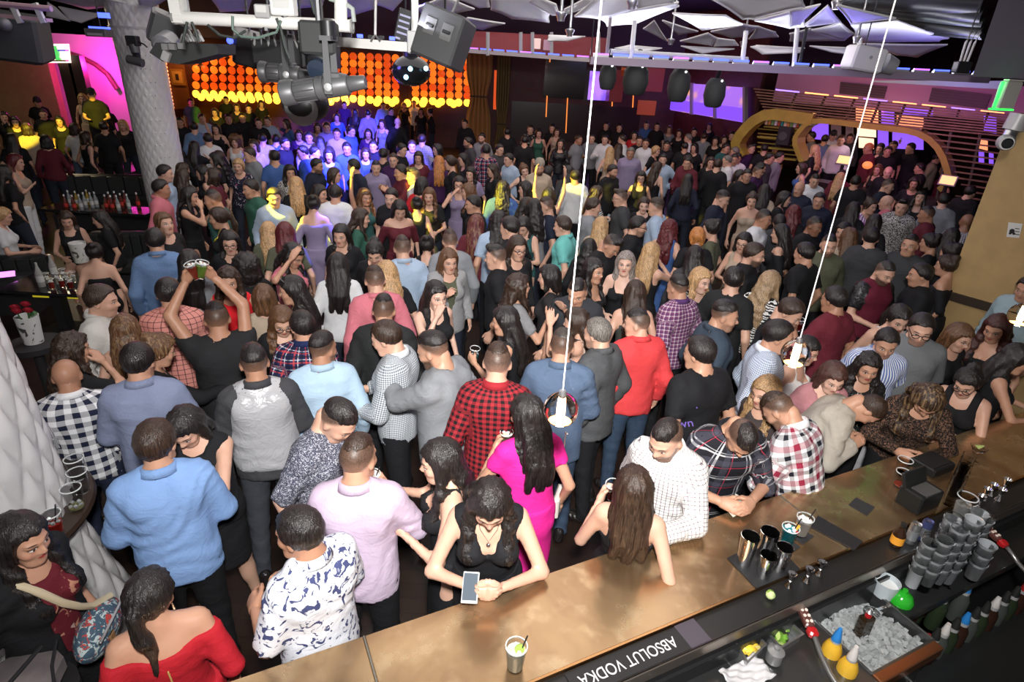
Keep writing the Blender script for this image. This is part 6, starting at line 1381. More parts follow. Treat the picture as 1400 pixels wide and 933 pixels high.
    for sd, (sh, el, w, hp, th) in W.items():
        for i_, (a_, b_, r_) in enumerate(((sh, el, ra[0]), (el, w, ra[2]))):
            e = b_ - a_; L = np.linalg.norm(e); e = e / L
            d = Vg - a_; t = d @ e; q = d - t[:, None] * e; dist = np.linalg.norm(q, axis=1)
            m = (dist < r_ + .045) & (t > (.09 if i_ == 0 else 0)) & (t < L + .05) & ((sd * x > .135 * fat) | (z > 1.5) | (np.abs(y) > .16))
            n1 = np.cross(e, [0, 1, .3]); n1 /= np.linalg.norm(n1); n2 = np.cross(e, n1)
            cu = np.where(m, .055 * np.arctan2(q @ n1, q @ n2), cu); cv = np.where(m, -t - (.285 if i_ else 0), cv)
    cuv = np.stack([cu, cv, cw], 1)
    S.f = np.maximum(S.f, (min(hem, .98) - S.grid()[2]).astype(np.float32))
    Vs, Qs = S.mesh()
    ins = (gf.at(Vs) < -.006) & (Vs[:, 2] < 1.24) & (np.abs(Vs[:, 0]) < .13 * fat)
    Qs = Qs[~ins[Qs].all(1)]
    # head
    R = rotz(-turn) @ rotx(-nod) @ roty(tilt)
    Vh, Qh = head_lib(sex, hh)
    piv = np.array([0, -.02, -.09])
    wgt = np.clip((Vh[:, 2] + .17) / .07, 0, 1)[:, None]
    Hh = (Vh - piv) @ R.T + piv
    Vh2 = Vh * (1 - wgt) + Hh * wgt + HC
    hc = (R @ (-piv) + piv) + HC
    hands_ = [];
    for sd, (sh, el, w, hp, th) in W.items():
        hands_.append(hand(hp, sd, w, w - el, th, 1.0 if sex == 'm' else .9, .0068 if hh < .0078 else (.0088 if hh < .0105 else .0105)) if not simple else None)
    parts = [(Vs, Qs), (Vh2, Qh)] + [x for x in hands_ if x]
    V, Q = join(*parts)
    hco = np.full((len(V), 3), -9.); hco[len(Vs):len(Vs) + len(Vh)] = Vh
    # compact unused verts
    use = np.zeros(len(V), bool); use[Q.ravel()] = True; mp = np.cumsum(use) - 1
    V, hco, Q = V[use], hco[use], mp[Q]
    out = {}
    B = roty(side) @ rotx(-lean); pv = np.array([0, 0, .95])
    up = lambda A: (A - pv) @ B.T + pv
    out['body'] = (up(V), Q, hco); out['top'] = (up(Vg), Qg, cuv)
    if hair and hair != 'bald':
        Vr, Qr = hair_lib(hair, .0112 if hh < .0078 else (.0138 if hh < .0105 else (.0155 if not simple else .019)))
        w2 = np.clip((Vr[:, 2] + .20) / .14, 0, 1)[:, None]
        Rf = (Vr - piv) @ R.T + piv; Rt = (Vr - piv) @ rotz(-turn * .6).T + piv
        Vr2 = Rt * (1 - w2) + Rf * w2 + HC
        if len(Vr2) and Vr2[:, 2].min() < 1.45 and not simple:   # keep long hair outside the clothing and skin
            m = Vr2[:, 2] < 1.50
            for _ in range(3):
                d = np.minimum(gf.at(Vr2), S.at(Vr2)); pen = np.clip(.012 - d, 0, .05) * m
                sgn = np.where(Vr2[:, 1] > .0, 1., -1.)
                Vr2[:, 1] += sgn * pen * .5
        out['hair'] = (up(Vr2), Qr)
    out['head'] = up(hc[None])[0]; out['headR'] = B @ R
    out['wrist'] = {sd: (up(np.array([W[sd][2]]))[0], B @ ((W[sd][2] - W[sd][1]) / np.linalg.norm(W[sd][2] - W[sd][1])), W[sd][4]) for sd in W}
    out['neck'] = (up(np.array([[0, -.02, 1.46]]))[0], B)
    out['up'] = up; out['B'] = B
    return out

def grip_point(fig, sd):
    """centre of what the closed hand holds, person frame"""
    w, d, th = fig['wrist'][sd]
    B = fig['B']; t = B @ np.array([th[0], th[1], th[2]], float); t = t - d * (t @ d); t /= np.linalg.norm(t)
    palm = np.cross(t, d) * (1 if sd > 0 else -1)
    return w + d * .082 + palm * .047, t

def legs_mesh(kind, sex, stance=0, fat=1.):
    s = Sdf((-.27, -.24, -.02), (.27, .5 if kind.startswith('sit') else .3, 1.03), .02)
    f = sex == 'f'
    st = .02 + .02 * stance
    hip = [np.array([x * .088, 0, .90]) for x in (-1, 1)]
    for i, x in enumerate((-1, 1)):
        dy = (.05 * x if stance else 0)
        if kind.startswith('sit'):
            kn = np.array([x * .10, .42, .92]); an = np.array([x * .10, .44, .5])
        else: kn = np.array([x * (.095 + st * .5), .015 + dy, .49]); an = np.array([x * (.10 + st), -.02 + dy * 1.6, .08])
        p = .0 if kind.startswith('bare') or kind == 'sitbare' else .014
        s.cone(hip[i], kn, .084 * (.5 + .5 * fat) + p, .054 + p, .03); s.cone(kn, an, .053 + p, .034 + p * 1.4, .025)
        if kind in ('bare',): s.ell((kn[0], kn[1] - .03, .34), (.045, .05, .11), .03); s.cone((an[0], an[1], .06), (an[0], an[1] + .12, .03), .034, .03, .02)
    if kind == 'trousers':
        s.ell((0, 0, .92), (.134 * fat, .094 * fat, .12), .05)
        for x in (-1, 1): s.ell((x * .066, -.045, .85), (.062, .05, .08), .04)
        X, Y, Z = s.grid()
        s.f = s.f + (.004 * np.sin(60 * Z + 20 * X + 3 * np.sin(30 * Y)) * np.clip(1.2 - Z * 1.3, 0.2, 1)).astype(np.float32)
        s.f = np.maximum(np.maximum(s.f, Z - .94), .012 - Z); s.cone((-.12, -.02, .02), (-.12, .06, .02), .03, .03, .02); s.cone((.12, -.02, .02), (.12, .06, .02), .03, .03, .02)
    elif kind == 'skirt':
        s = Sdf((-.27, -.24, .35), (.27, .3, 1.06), .02)
        s.cone((0, -.01, .98), (0, -.0, .52), .168 * fat, .17 * fat, 0, fl=(1, 1.3, 1))
        for x in (-1, 1): s.ell((x * .07, -.08, .88), (.08, .065, .09), .05)
        X, Y, Z = s.grid()
        s.f = s.f + (.004 * np.sin(40 * X + 9 * Z + 2 * np.sin(16 * Z))).astype(np.float32)
        s.f = np.maximum(np.maximum(s.f, .5 - Z), Z - 1.02)
    elif kind == 'sittrousers':
        s.ell((0, -.005, .93), (.165 * fat, .12 * fat, .13), .05); X, Y, Z = s.grid(); s.f = np.maximum(s.f, Z - 1.0)
    return s.mesh()
def shoe_mesh(f):
    s = Sdf((-.06, -.12, -.01), (.06, .2, .12), .012)
    s.cone((0, -.05, .04), (0, .1, .03), .038, .036, 0); s.cone((0, .1, .03), (.0, .14, .025), .036, .026, .02); s.cone((0, -.055, .04), (0, -.05, .09), .037, .04, .02)
    X, Y, Z = s.grid(); s.f = np.maximum(s.f, .002 - Z + 0 * X)
    return s.mesh()
def collar_mesh(sex='m', openf=.35):
    """folded shirt collar, centred on the neck base (person frame offset by neck())"""
    n = 22; V = []
    prof = [(.060, .0), (.066, .035), (.071, .036), (.090, -.002), (.083, -.004), (.066, .026), (.057, .0)]
    for i in range(n + 1):
        a = math.pi / 2 + openf + (2 * math.pi - 2 * openf) * i / n
        fr = max(0, math.sin(a))
        for r, z in prof: V.append((r * math.cos(a) * .98, r * math.sin(a) * 1.0 + .0, z - .030 * fr + .012 * max(0, -math.sin(a))))
    m = len(prof); Q = []
    for i in range(n):
        for j in range(m - 1): Q.append((i * m + j, i * m + j + 1, (i + 1) * m + j + 1, (i + 1) * m + j))
    return np.array(V), np.array(Q)
# ---------------------------------------------------------------- the crowd: helpers
S1, S2, S3, S4, S0 = (.60, .36, .26), (.50, .28, .185), (.40, .21, .13), (.24, .12, .07), (.68, .44, .34)
HB, HD, HM, HL, HR, HG, HO = (.010, .008, .008), (.026, .015, .010), (.085, .042, .020), (.36, .235, .12), (.075, .010, .014), (.11, .105, .10), (.36, .15, .045)
BLK, CHAR, NAVY, WHT, GRY = (.010, .010, .012), (.045, .046, .05), (.014, .018, .035), (.62, .63, .65), (.22, .23, .25)
TOPS = {  # sleeve, neck, hem, looseness
 'shirt': ('long', 'crew', .83, 1), 'roll': ('roll', 'crew', .83, 1), 'half': ('half', 'crew', .84, 1), 'tee': ('tee', 'crew', .86, .6), 'blazer': ('long', 'crew', .76, 1.6),
 'vest': ('none', 'crew', .9, 1), 'ftee': ('tee', 'scoop', .88, .2), 'cap': ('cap', 'scoop', .88, .1), 'tank': ('none', 'tank', .84, 0), 'strap': ('none', 'strap', .84, 0), 'tube': ('none', 'tube', .84, 0),
 'off': ('off', 'offsh', .84, 0), 'fvee': ('none', 'vee', .84, 0), 'flong': ('long', 'scoop', .85, .3), 'open': ('long', 'open', .8, 1.5), 'openhalf': ('half', 'wide', .86, 1.6), 'sleeveless': ('none', 'scoop', .84, .2), 'scoop': ('none', 'scoop', .84, .1)}
SHARED = {}
def shared(key, fn):
    if key not in SHARED: SHARED[key] = fn()
    return SHARED[key]
PEOPLE = []
def P(px, py, sex, a, hair, hc, sk, top, mat, col, arms=('down', 'down'), lab='', turn=0., nod=.12, tilt=0., lean=.03, fat=1., bot='trousers', bc=BLK, s=None, beard=0., outer=None, coll=False, lod=0, z0=0., hmat='hair', key=None, **kw):
    PEOPLE.append(dict(px=px, py=py, sex=sex, a=a, hair=hair, hc=hc, sk=sk, top=top, mat=mat, col=col, arms=arms, lab=lab, turn=turn, nod=nod, tilt=tilt, lean=lean, fat=fat, bot=bot, bc=bc, s=s, beard=beard, outer=outer, coll=coll, lod=lod, z0=z0, hmat=hmat, key=key, **kw))

def place(p, rng):
    """ground position from the head centre; the depth is nudged along the line of sight so that bodies do not run into each other"""
    base = p['s'] or ((1.0 if p['sex'] == 'm' else .955) + rng.uniform(-.012, .012))
    hz, hy = p['hz']
    best = None
    for ds in ([0] if p.get('fix') else [0, .012, -.012, .025, -.025, .04, -.04, -.06]):
        s = base + ds
        w = atz(p['px'], p['py'], p['z0'] + hz * s)
        az = math.atan2(w[0], w[1]); ang = az + math.radians(p['a'])
        g = np.array([w[0] - math.sin(ang) * hy * s, w[1] - math.cos(ang) * hy * s, p['z0']])
        pen = abs(ds) * 1.5
        for q in PLACED:
            d = math.hypot(g[0] - q[0], g[1] - q[1]); need = .40 * (p['fat'] + q[2]) / 2
            if d < need: pen += (need - d) * 3
        bar = (g[1] - 2.02 - .5 * g[0]) / 1.118
        if bar < .2: pen += (.2 - bar) * 4
        for (x1, y1, r) in BLOCKS:
            d = math.hypot(g[0] - x1, g[1] - y1)
            if d < r: pen += (r - d) * 4
        if best is None or pen < best[0]: best = (pen, s, g, ang)
    p['s_'], p['g'], p['ang'] = best[1:]
    PLACED.append((best[2][0], best[2][1], p['fat']))
PLACED = []; BLOCKS = []

def build(p, i):
    rng = np.random.RandomState(i + 11)
    lod = p['lod']; sex = p['sex']
    h, hh = ((.0228, .0101), (.0275, .0128), (.036, .0175))[lod]
    if p.get('fine'): h, hh = .0172, .0073
    kw = dict(fat=p['fat'], lean=p['lean'], turn=p['turn'], nod=p['nod'], tilt=p['tilt'], hair=p['hair'], h=h, hh=hh, seed=i if lod == 0 else 3, simple=(lod == 2))
    key = (sex, p['top'], str(p['arms']), p['lean'], p['turn'], p['nod'], p['tilt'], p['fat'], lod, p['outer'][0] if p['outer'] else None) + ((i,) if lod == 0 else ())
    def mk():
        f = figure(sex, TOPS[p['top']], p['arms'], **kw)
        f['m_body'] = mk_mesh('body', *f['body'][:2], hco=f['body'][2]); f['m_top'] = mk_mesh('top', *f['top'][:2], hco=f['top'][2], an='cuv')
        f['hs'] = p['hair']
        if 'hair' in f: f['m_hair'] = mk_mesh('hair', *f['hair'])
        if p['outer']:
            f2 = figure(sex, TOPS[p['outer'][0]], p['arms'], **dict(kw, hair=None, fat=p['fat'] * 1.03)); f['m_outer'] = mk_mesh('outer', *f2['top'][:2], hco=f2['top'][2], an='cuv')
        return f
    f = shared(key, mk); hk = ('hair', p['hair']) + key
    if p['hair'] and p['hair'] != 'bald':
        f = dict(f, m_hair=shared(hk, lambda: f['m_hair'] if 'm_hair' in f and f['hs'] == p['hair'] else mk_mesh('hair', *figure(sex, TOPS[p['top']], p['arms'], **kw)['hair'])))
    else: f = {k: v for k, v in f.items() if k != 'm_hair'}
    p['fig'] = f
    root = bpy.data.objects.new('person', None); C.objects.link(root); root.empty_display_size = .1
    root.location = p['g']; root.rotation_euler = (0, 0, -p['ang']); root.scale = (p['s_'],) * 3
    p['root'] = root
    link('body', f['m_body'], root, 'skin_f' if sex == 'f' else ('skin_bald' if p['hair'] == 'bald' else 'skin_m'), p['sk'] + (p['beard'] if sex == 'm' else p.get('lips', .5),))
    dress = p['bot'] == 'skirt'
    nm = {'blazer': 'blazer', 'vest': 'vest', 'tee': 'tee_shirt', 'ftee': 'tee_shirt'}.get(p['top'], 'dress_top' if dress else ('shirt' if sex == 'm' else 'blouse'))
    sh = link(nm, f['m_top'], root, p['mat'], p['col'])
    if 'm_hair' in f: link('hair', f['m_hair'], root, p['hmat'], p['hc'])
    if p['outer']: link(p['outer'][3], f['m_outer'], root, p['outer'][1], p['outer'][2])
    if p['bot'] == 'trousers':
        link('trousers', shared(('tr', sex, i % 2, round(p['fat'], 1), lod > 0), lambda: mk_mesh('trousers', *legs_mesh('trousers', sex, i % 2, p['fat']))), root, p.get('bmat', 'cotton'), p['bc'])
    elif dress:
        link('skirt', shared(('sk', round(p['fat'], 1)), lambda: mk_mesh('skirt', *legs_mesh('skirt', sex, 0, p['fat']))), root, p['mat'], p['col'] if p['bc'] is BLK else p['bc'])
        link('legs', shared(('lg', i % 2), lambda: mk_mesh('legs', *legs_mesh('bare', sex, i % 2), None)), root, 'skin_leg', p['sk'])
    elif p['bot'] == 'sit':
        link('legs', shared('sitl', lambda: mk_mesh('legs', *legs_mesh('sitbare', sex))), root, 'skin_leg', p['sk'])
    if lod == 0 and p['bot'] == 'trousers':
        sm = shared('shoe', lambda: mk_mesh('shoe', *shoe_mesh(0)))
        st = i % 2
        for x in (-1, 1):
            o = link('shoe', sm, root, 'leather', (.015, .012, .012)); o.location = (x * (.10 + .02 + .02 * st), -.02 + .08 * x * st, 0); o.rotation_euler = (0, 0, -x * .2)
    if p['coll']:
        o = link('collar', shared(('col',), lambda: mk_mesh('collar', *collar_mesh())), sh, p['mat'], p['col'])
        n, B = f['neck']; o.matrix_local = Matrix.Translation(Vector(n + B @ np.array([0, .0, .012]))) @ Matrix(B.tolist()).to_4x4() @ Matrix.Scale(1.0 * (.5 + .5 * p['fat']), 4)
    if p.get('glasses'):
        o = link('glasses', shared('specs', specs_mesh), root, tint('frame_dark', .3), (.02, .015, .015))
        o.matrix_local = Matrix.Translation(Vector(f['head'])) @ Matrix(f['headR'].tolist()).to_4x4()
    tag(root, p['label'], 'person')
    if p.get('group'): tag(root, group=p['group'])
    return root
def head_local(p):
    f = p['fig']; return Matrix.Translation(Vector(f['head'])) @ Matrix(f['headR'].tolist()).to_4x4()
def specs_mesh():
    V, Q = [], []
    for x in (-1, 1):
        n = 14; b = len(V)
        for i in range(n):
            a = 2 * math.pi * i / n
            for r, dy in ((1, 0), (.82, 0), (.82, .004), (1, .004)): V.append((x * .033 + r * .026 * math.cos(a), .104 - .004 * abs(math.cos(a)) + dy, .003 + r * .018 * math.sin(a)))
        for i in range(n):
            j = (i + 1) % n
            for k in range(4): Q.append((b + i * 4 + k, b + i * 4 + (k + 1) % 4, b + j * 4 + (k + 1) % 4, b + j * 4 + k))
        b = len(V)
        for y, xx in ((.104, .058), (-.01, .083)):
            for dz in (.004, .009): 
                for dx in (0, .003): V.append((x * (xx + dx), y, .003 + dz))
        Q += [(b, b + 1, b + 5, b + 4), (b + 2, b + 3, b + 7, b + 6), (b, b + 2, b + 6, b + 4), (b + 1, b + 3, b + 7, b + 5)]
    b = len(V)
    for x in (-.008, .008):
        for dz in (.006, .010):
            for dy in (.104, .108): V.append((x, dy, .003 + dz))
    Q += [(b, b + 1, b + 5, b + 4), (b + 2, b + 3, b + 7, b + 6), (b, b + 2, b + 6, b + 4), (b + 1, b + 3, b + 7, b + 5)]
    return mk_mesh('glasses', np.array(V), np.array(Q))
# ---------------------------------------------------------------- people near the camera (head position in the frame, build, clothes, pose)
DD, BB = ('down', 'down'), ('bent', 'bent')
TCO = dict(coll=True)
P(32, 738, 'f', 140, 'front', HB, S2, 'scoop', 'floral_wine', WHT, DD, 'woman in black cardigan and wine floral top in front of the quilted column', turn=.1, nod=.15, outer=('openhalf', 'cotton', BLK, 'cardigan'), lips=.7, key='woman in floral top', s=.93, fine=1)
P(205, 815, 'f', 5, 'pony', HB, S2, 'off', 'cotton', (.42, .012, .022), DD, 'woman in red off shoulder dress with ponytail seen from behind at the bar', turn=.55, nod=-.1, fat=1.17, bot='skirt', key='woman in red dress', s=.94, fine=1)
P(211, 608, 'm', 5, 'crop', HD, S2, 'roll', 'cotton', (.20, .33, .60), ('bent', 'bent'), 'man in sky blue shirt and black trousers seen from behind, woman touching his shoulder', turn=.35, nod=.1, fat=1.05, coll=True, key='man in sky blue shirt', fine=1)
P(256, 585, 'f', 205, 'bob', HB, S1, 'scoop', 'cotton', BLK, ('down', 'reach'), 'woman with glossy black bob and black dress laying a hand on a blue shirt', turn=.1, nod=.6, bot='skirt', key='woman with black bob', fine=1, fat=1.08)
P(92, 515, 'm', 12, 'bald', HB, S3, 'shirt', 'gingham_navy', WHT, DD, 'bald man in navy and white checked shirt beside the quilted column', s=.91, fix=1, nod=.15, coll=True, bc=(.02, .026, .05), bmat='denim', key='man in checked shirt')
P(188, 496, 'm', 10, 'crop', HB, S2, 'roll', 'denim', (.19, .22, .33), BB, 'man in grey blue chambray shirt with rolled sleeves seen from behind', nod=.15, coll=True, fat=1.05, key='man in chambray shirt', turn=.2)
P(218, 480, 'f', 80, 'bun', HM, S2, 'flong', 'cotton', BLK, ('fwd', 'bent'), 'woman with hair pinned back and pointing hand in front of the arms raised man', nod=.3, hmat='hair_streaked')
P(172, 452, 'f', 15, 'long', HM, S1, 'strap', 'cotton', BLK, DD, 'woman with long straight streaked brown hair and thin black straps seen from behind', hmat='hair_streaked', key='woman with straight brown hair')
P(140, 412, 'm', 110, 'crop', HD, S1, 'shirt', 'cotton', (.60, .58, .55), DD, 'young man in white dress shirt with swept dark hair looking right', nod=.1, coll=True, key='man in white dress shirt', beard=.25)
P(100, 478, 'f', 75, 'curly', HD, S2, 'ftee', 'cotton', BLK, ('face', 'down'), 'woman with dark curls and black wristband raising hand to face', key='woman with wristband')
P(297, 437, 'm', 2, 'fade', HB, S3, 'half', 'cotton', (.016, .016, .018), (((.02, .12, 1.86), (1, .0, .1), 'grip', (-.1, 0, 1)), ((.15, .12, 1.85), (1, 0, .1), 'grip', (0, 0, 1))), 'man in black shirt raising two colourful drinks over his head', fat=1.08, key='man with raised arms', nod=.1)
P(231, 402, 'm', 8, 'crop', HB, S2, 'shirt', 'tartan_coral', WHT, BB, 'man in coral plaid shirt seen from behind left of raised arms', coll=True, key='man in coral plaid')
P(312, 385, 'f', 190, 'curly', HD, S2, 'scoop', 'cotton', (.60, .012, .02), DD, 'smiling woman with curly hair in bright red top facing camera', turn=-.1, key='woman in red top')
P(348, 497, 'm', 0, 'slick', HB, S3, 'roll', 'cotton', (.05, .05, .056), BB, 'man in shiny silver vest over charcoal shirt seen from behind', fat=1.1, outer=('vest', 'satin', (.40, .40, .42), 'vest'), bc=(.045, .048, .06), coll=True, key='man in silver vest', fine=1)
P(437, 478, 'm', -5, 'slick', HB, S3, 'shirt', 'denim', (.34, .46, .58), DD, 'man in pale denim shirt seen from behind with face turned right', turn=.8, coll=True, beard=.7, fat=1.05, key='man in pale denim')
P(416, 447, 'm', 10, 'crop', HB, S2, 'shirt', 'tartan_navy', WHT, DD, 'man in navy plaid shirt with red lines behind the pale denim shirt', turn=-.5, coll=True)
P(386, 440, 'f', 175, 'wavy', HM, S1, 'ftee', 'cotton', BLK, DD, 'woman with red rimmed glasses and light brown curls looking down', nod=.4, glasses=1)
P(463, 575, 'm', 125, 'slick', HB, S1, 'half', 'microfloral', WHT, DD, 'man in tiny floral print navy shirt bending his head down', nod=.55, lean=.15, turn=.1)
P(487, 628, 'm', 12, 'fade', HD, S2, 'roll', 'cotton', (.50, .40, .52), ('drink', 'bent'), 'man in lilac shirt with rolled sleeves holding a drink', turn=.35, coll=True, fat=1.02, key='man in lilac shirt', fine=1)
P(411, 728, 'm', -35, 'crop', HB, S3, 'half', 'tropical', WHT, BB, 'man in white shirt with navy palm print seen from behind', turn=-.25, coll=True, fat=1.06, key='man in palm print shirt', fine=1)
P(602, 632, 'f', 268, 'wavy', HB, S1, 'strap', 'cotton', BLK, ('talk', 'drink'), 'woman in black dress with parted wavy black hair facing left', nod=.15, bot='skirt', key='woman with parted hair')
P(670, 690, 'f', 178, 'front', HB, S1, 'fvee', 'cotton', BLK, ('barp', 'barp'), 'woman in black V neck dress with red lips using her phone', nod=.45, lips=1., bot='skirt', fat=1.1, lean=.2, s=.93, key='woman in V neck dress', fine=1)
P(525, 425, 'm', 8, 'fade', HB, S2, 'blazer', 'cotton', (.016, .017, .018), DD, 'man in black jacket with faded haircut seen from behind in centre', coll=True, key='man in black jacket')
P(528, 463, 'm', 292, 'crop', HD, S1, 'shirt', 'microcheck', WHT, BB, 'young man in fine checked grey shirt with a hand on his shoulder', nod=.3, coll=True, key='man in fine checks')
P(592, 480, 'm', 298, 'slick', HB, S2, 'shirt', 'cotton', (.21, .22, .235), ('down', ((-.02, .42, 1.33), (1, .1, -1), 'flat', (-.9, 0, .2))), 'large bearded man in grey shirt with arm round another man', nod=.3, beard=1., fat=1.24, coll=False, lean=.08, key='large man in grey shirt', fine=1)
P(680, 497, 'm', 3, 'fade', HD, S1, 'roll', 'buffalo_red', WHT, DD, 'man in red and black buffalo check shirt seen from behind', coll=True, key='man in buffalo check')
P(722, 568, 'f', -25, 'long', HB, S2, 'cap', 'cotton', (.74, .02, .27), ('down', 'drink'), 'woman in hot pink dress with long black hair holding a glass', turn=-.35, bot='skirt', key='woman in hot pink', fat=1.06, fine=1)
P(690, 440, 'f', 282, 'long', HB, S2, 'tank', 'cotton', BLK, ('down', 'drink'), 'woman with smooth black hair in profile behind the buffalo check shirt', key='woman with smooth hair')
P(768, 474, 'm', 0, 'fade', (.035, .03, .027), S2, 'blazer', 'cotton', (.085, .125, .20), ('bent', 'bent'), 'man in slate blue suit seen from behind the glowing pendant', bc=(.04, .065, .11), coll=True, key='man in blue suit', fat=1.08)
P(816, 457, 'm', 300, 'crop', HG, S1, 'blazer', 'cotton', (.075, .078, .083), DD, 'older man in dark grey blazer with grizzled beard in profile', beard=.6, coll=True, fat=1.06, key='man in grey blazer')
P(874, 443, 'm', -30, 'fade', HB, S1, 'shirt', 'cotton', (.66, .055, .06), DD, 'man in bright red shirt and blue jeans seen from behind', turn=-.9, coll=True, bc=(.03, .05, .085), bmat='denim', key='man in red shirt', fat=1.05)
P(957, 484, 'm', -45, 'crop', HB, S2, 'tee', 'cotton', BLK, DD, 'man in black tee shirt with purple script lettering on its back', turn=-.3, fat=1.17, key='man in lettered tee')
P(709, 393, 'f', 65, 'curly', HD, S2, 'ftee', 'knit', (.22, .22, .23), ('talk', 'down'), 'woman with short dark curls in grey marl dress', bot='skirt', key='woman in grey dress', nod=-.05)
P(787, 441, 'f', 282, 'wavy', HD, S1, 'strap', 'cotton', (.5, .4, .36), ('raise', 'raise'), 'woman with brown curls raising both palms beside grizzled man', key='woman raising palms')
P(789, 400, 'm', 188, 'fade', HB, S2, 'tee', 'cotton', (.03, .032, .038), DD, 'man with shaved sides in charcoal tee shirt looking down', nod=.4, fat=1.1, key='man looking down')
P(750, 380, 'f', 280, 'bob', HB, S1, 'cap', 'cotton', (.02, .018, .02), DD, 'woman with sleek black hair facing the curly haired woman', key='woman with sleek hair')
P(812, 371, 'f', 125, 'front', HB, S2, 'strap', 'cotton', BLK, DD, 'woman with highlighted cheeks and long black hair left of silver blonde', nod=.05, lips=.6)
P(855, 361, 'f', 183, 'long', (.16, .14, .13), S0, 'strap', 'cotton', BLK, BB, 'woman with long silver blonde hair and thin straps facing camera', hmat='hair_ash', nod=-.02, lips=.7, key='silver blonde woman', fine=1)
P(868, 402, 'f', -12, 'long', HD, S1, 'tube', 'cotton', (.05, .055, .05), DD, 'bare shouldered woman with dark hair seen from behind red shirt', key='bare shouldered woman')
P(890, 347, 'f', 20, 'long', HL, S1, 'strap', 'cotton', BLK, ('face', 'down'), 'woman with long honey blonde hair in black dress seen from behind', hmat='hair_streaked', bot='skirt', key='honey blonde woman')
P(926, 394, 'm', -50, 'slick', HB, S2, 'roll', 'tartan_plum', WHT, DD, 'man in plum checked shirt with slicked hair seen from behind', coll=True, key='man in plum checks')
P(958, 384, 'f', 130, 'wavy', HL, S0, 'ftee', 'floral_black', WHT, ('bent', 'sip'), 'laughing blonde woman in black floral top holding a drink', lips=.8, key='laughing blonde woman', nod=.15)
P(949, 352, 'f', -8, 'long', HB, S2, 'flong', 'cotton', CHAR, DD, 'woman with straight black hair seen from behind above the laughing blonde', key='woman with straight black hair')
P(1031, 349, 'm', 95, 'crop', HD, S1, 'shirt', 'cotton', BLK, BB, 'bearded man in black shirt with strong profile facing right', beard=1., key='bearded man in profile')
P(1004, 384, 'm', 15, 'crop', HB, S1, 'tee', 'cotton', (.014, .015, .016), DD, 'dark haired bearded man in black tee facing away, beside laughing blonde', turn=-.4, beard=.9)
P(990, 432, 'm', 65, 'slick', HB, S2, 'shirt', 'denim', (.035, .05, .072), DD, 'man in dark denim shirt with slicked top and shaved sides looking right', coll=True, beard=.5, turn=.35, key='man in dark denim')
P(1052, 388, 'f', 30, 'wavy', (.26, .19, .12), S1, 'flong', 'zebra', WHT, DD, 'blonde woman in zebra striped top seen from behind', hmat='hair_streaked', key='woman in zebra top')
P(1064, 461, 'm', 78, 'crop', HB, S2, 'shirt', 'microcheck_blue', WHT, DD, 'man in pale blue checked shirt left of the small glowing globe', coll=True, key='man in pale blue checks')
P(1046, 537, 'f', 215, 'wavy', (.25, .16, .08), S1, 'flong', 'cotton', (.05, .04, .04), DD, 'woman with wavy caramel hair half hidden by the plaid shirts', nod=.2, s=.90, fix=1)
P(1013, 598, 'm', 150, 'fade', HB, S2, 'roll', 'tartan_black', WHT, ('bar', 'bar'), 'man in black and white plaid leaning on the bar counting notes', s=.98, fix=1, nod=.7, lean=.32, beard=.8, fat=1.12, coll=True, key='man in black plaid', fine=1)
P(913, 602, 'm', 195, 'fade', HB, S1, 'shirt', 'grid_white', WHT, ('down', 'bar'), 'goateed man in white grid shirt smiling at the bar', nod=.35, turn=.2, lean=.12, beard=.75, coll=True, key='man in white grid shirt', fine=1)
P(868, 668, 'f', 3, 'long', HD, S1, 'strap', 'cotton', BLK, (((.20, .06, 1.12), (.4, -1, -.3), 'relax', (-.4, .4, .8)), ((.20, .20, 1.20), (.3, -1, -.6), 'grip', (0, .2, 1))), 'woman in strappy black top with bare back leaning against the bar', turn=-.3, key='bare backed woman', fine=1, fat=1.04, lean=-.22, s=.93, fix=1)
P(1065, 562, 'm', 285, 'fade', HD, S2, 'shirt', 'tartan_red', WHT, ('bar', 'bar'), 'man in white and burgundy plaid leaning over the bar', nod=.5, lean=.38, s=.96, fix=1, beard=.8, fat=1.1, coll=True, key='man in burgundy plaid', fine=1)
P(1186, 560, 'm', 78, 'buzz', HD, S2, 'shirt', 'cotton', (.42, .385, .33), ('bar', 'bar'), 'man in beige shirt bowing his balding head over the bar', nod=.65, lean=.62, fat=1.1, key='man in beige shirt', fine=1)
P(1138, 517, 'f', 150, 'bob', (.05, .022, .018), S0, 'cap', 'cotton', (.45, .2, .22), DD, 'woman with auburn brown hair peeking over the beige shirt', nod=.4)
P(1186, 503, 'f', 160, 'curly', HB, S2, 'ftee', 'floral_black', WHT, DD, 'woman with voluminous black curls behind the bowed beige shirt', nod=.2, lips=.8, key='woman with voluminous curls')
P(1211, 470, 'm', 165, 'crop', HB, S2, 'shirt', 'stripe_blue', WHT, DD, 'man in blue and white striped shirt looking down', nod=.35, coll=True, beard=.3, bc=(.45, .45, .47), key='man in striped shirt')
P(1228, 437, 'f', 150, 'pony', HB, S1, 'strap', 'cotton', (.62, .6, .6), DD, 'woman with white straps and dark tied hair looking down', nod=.35, key='woman with white straps')
P(1258, 451, 'm', 168, 'crop', HB, S1, 'half', 'cotton', (.15, .16, .17), DD, 'goateed man with glasses in grey shirt facing camera', nod=.25, glasses=1, beard=.6, fat=1.15, coll=True, key='man with glasses')
P(1102, 480, 'f', 105, 'bob', HB, S1, 'strap', 'cotton', (.66, .64, .63), DD, 'woman in white straps in profile behind the small glowing globe', nod=.25)
P(1080, 428, 'm', 105, 'crop', HD, S1, 'tee', 'cotton', BLK, DD, 'pale man with short hair bowing beside the zebra top', nod=.5)
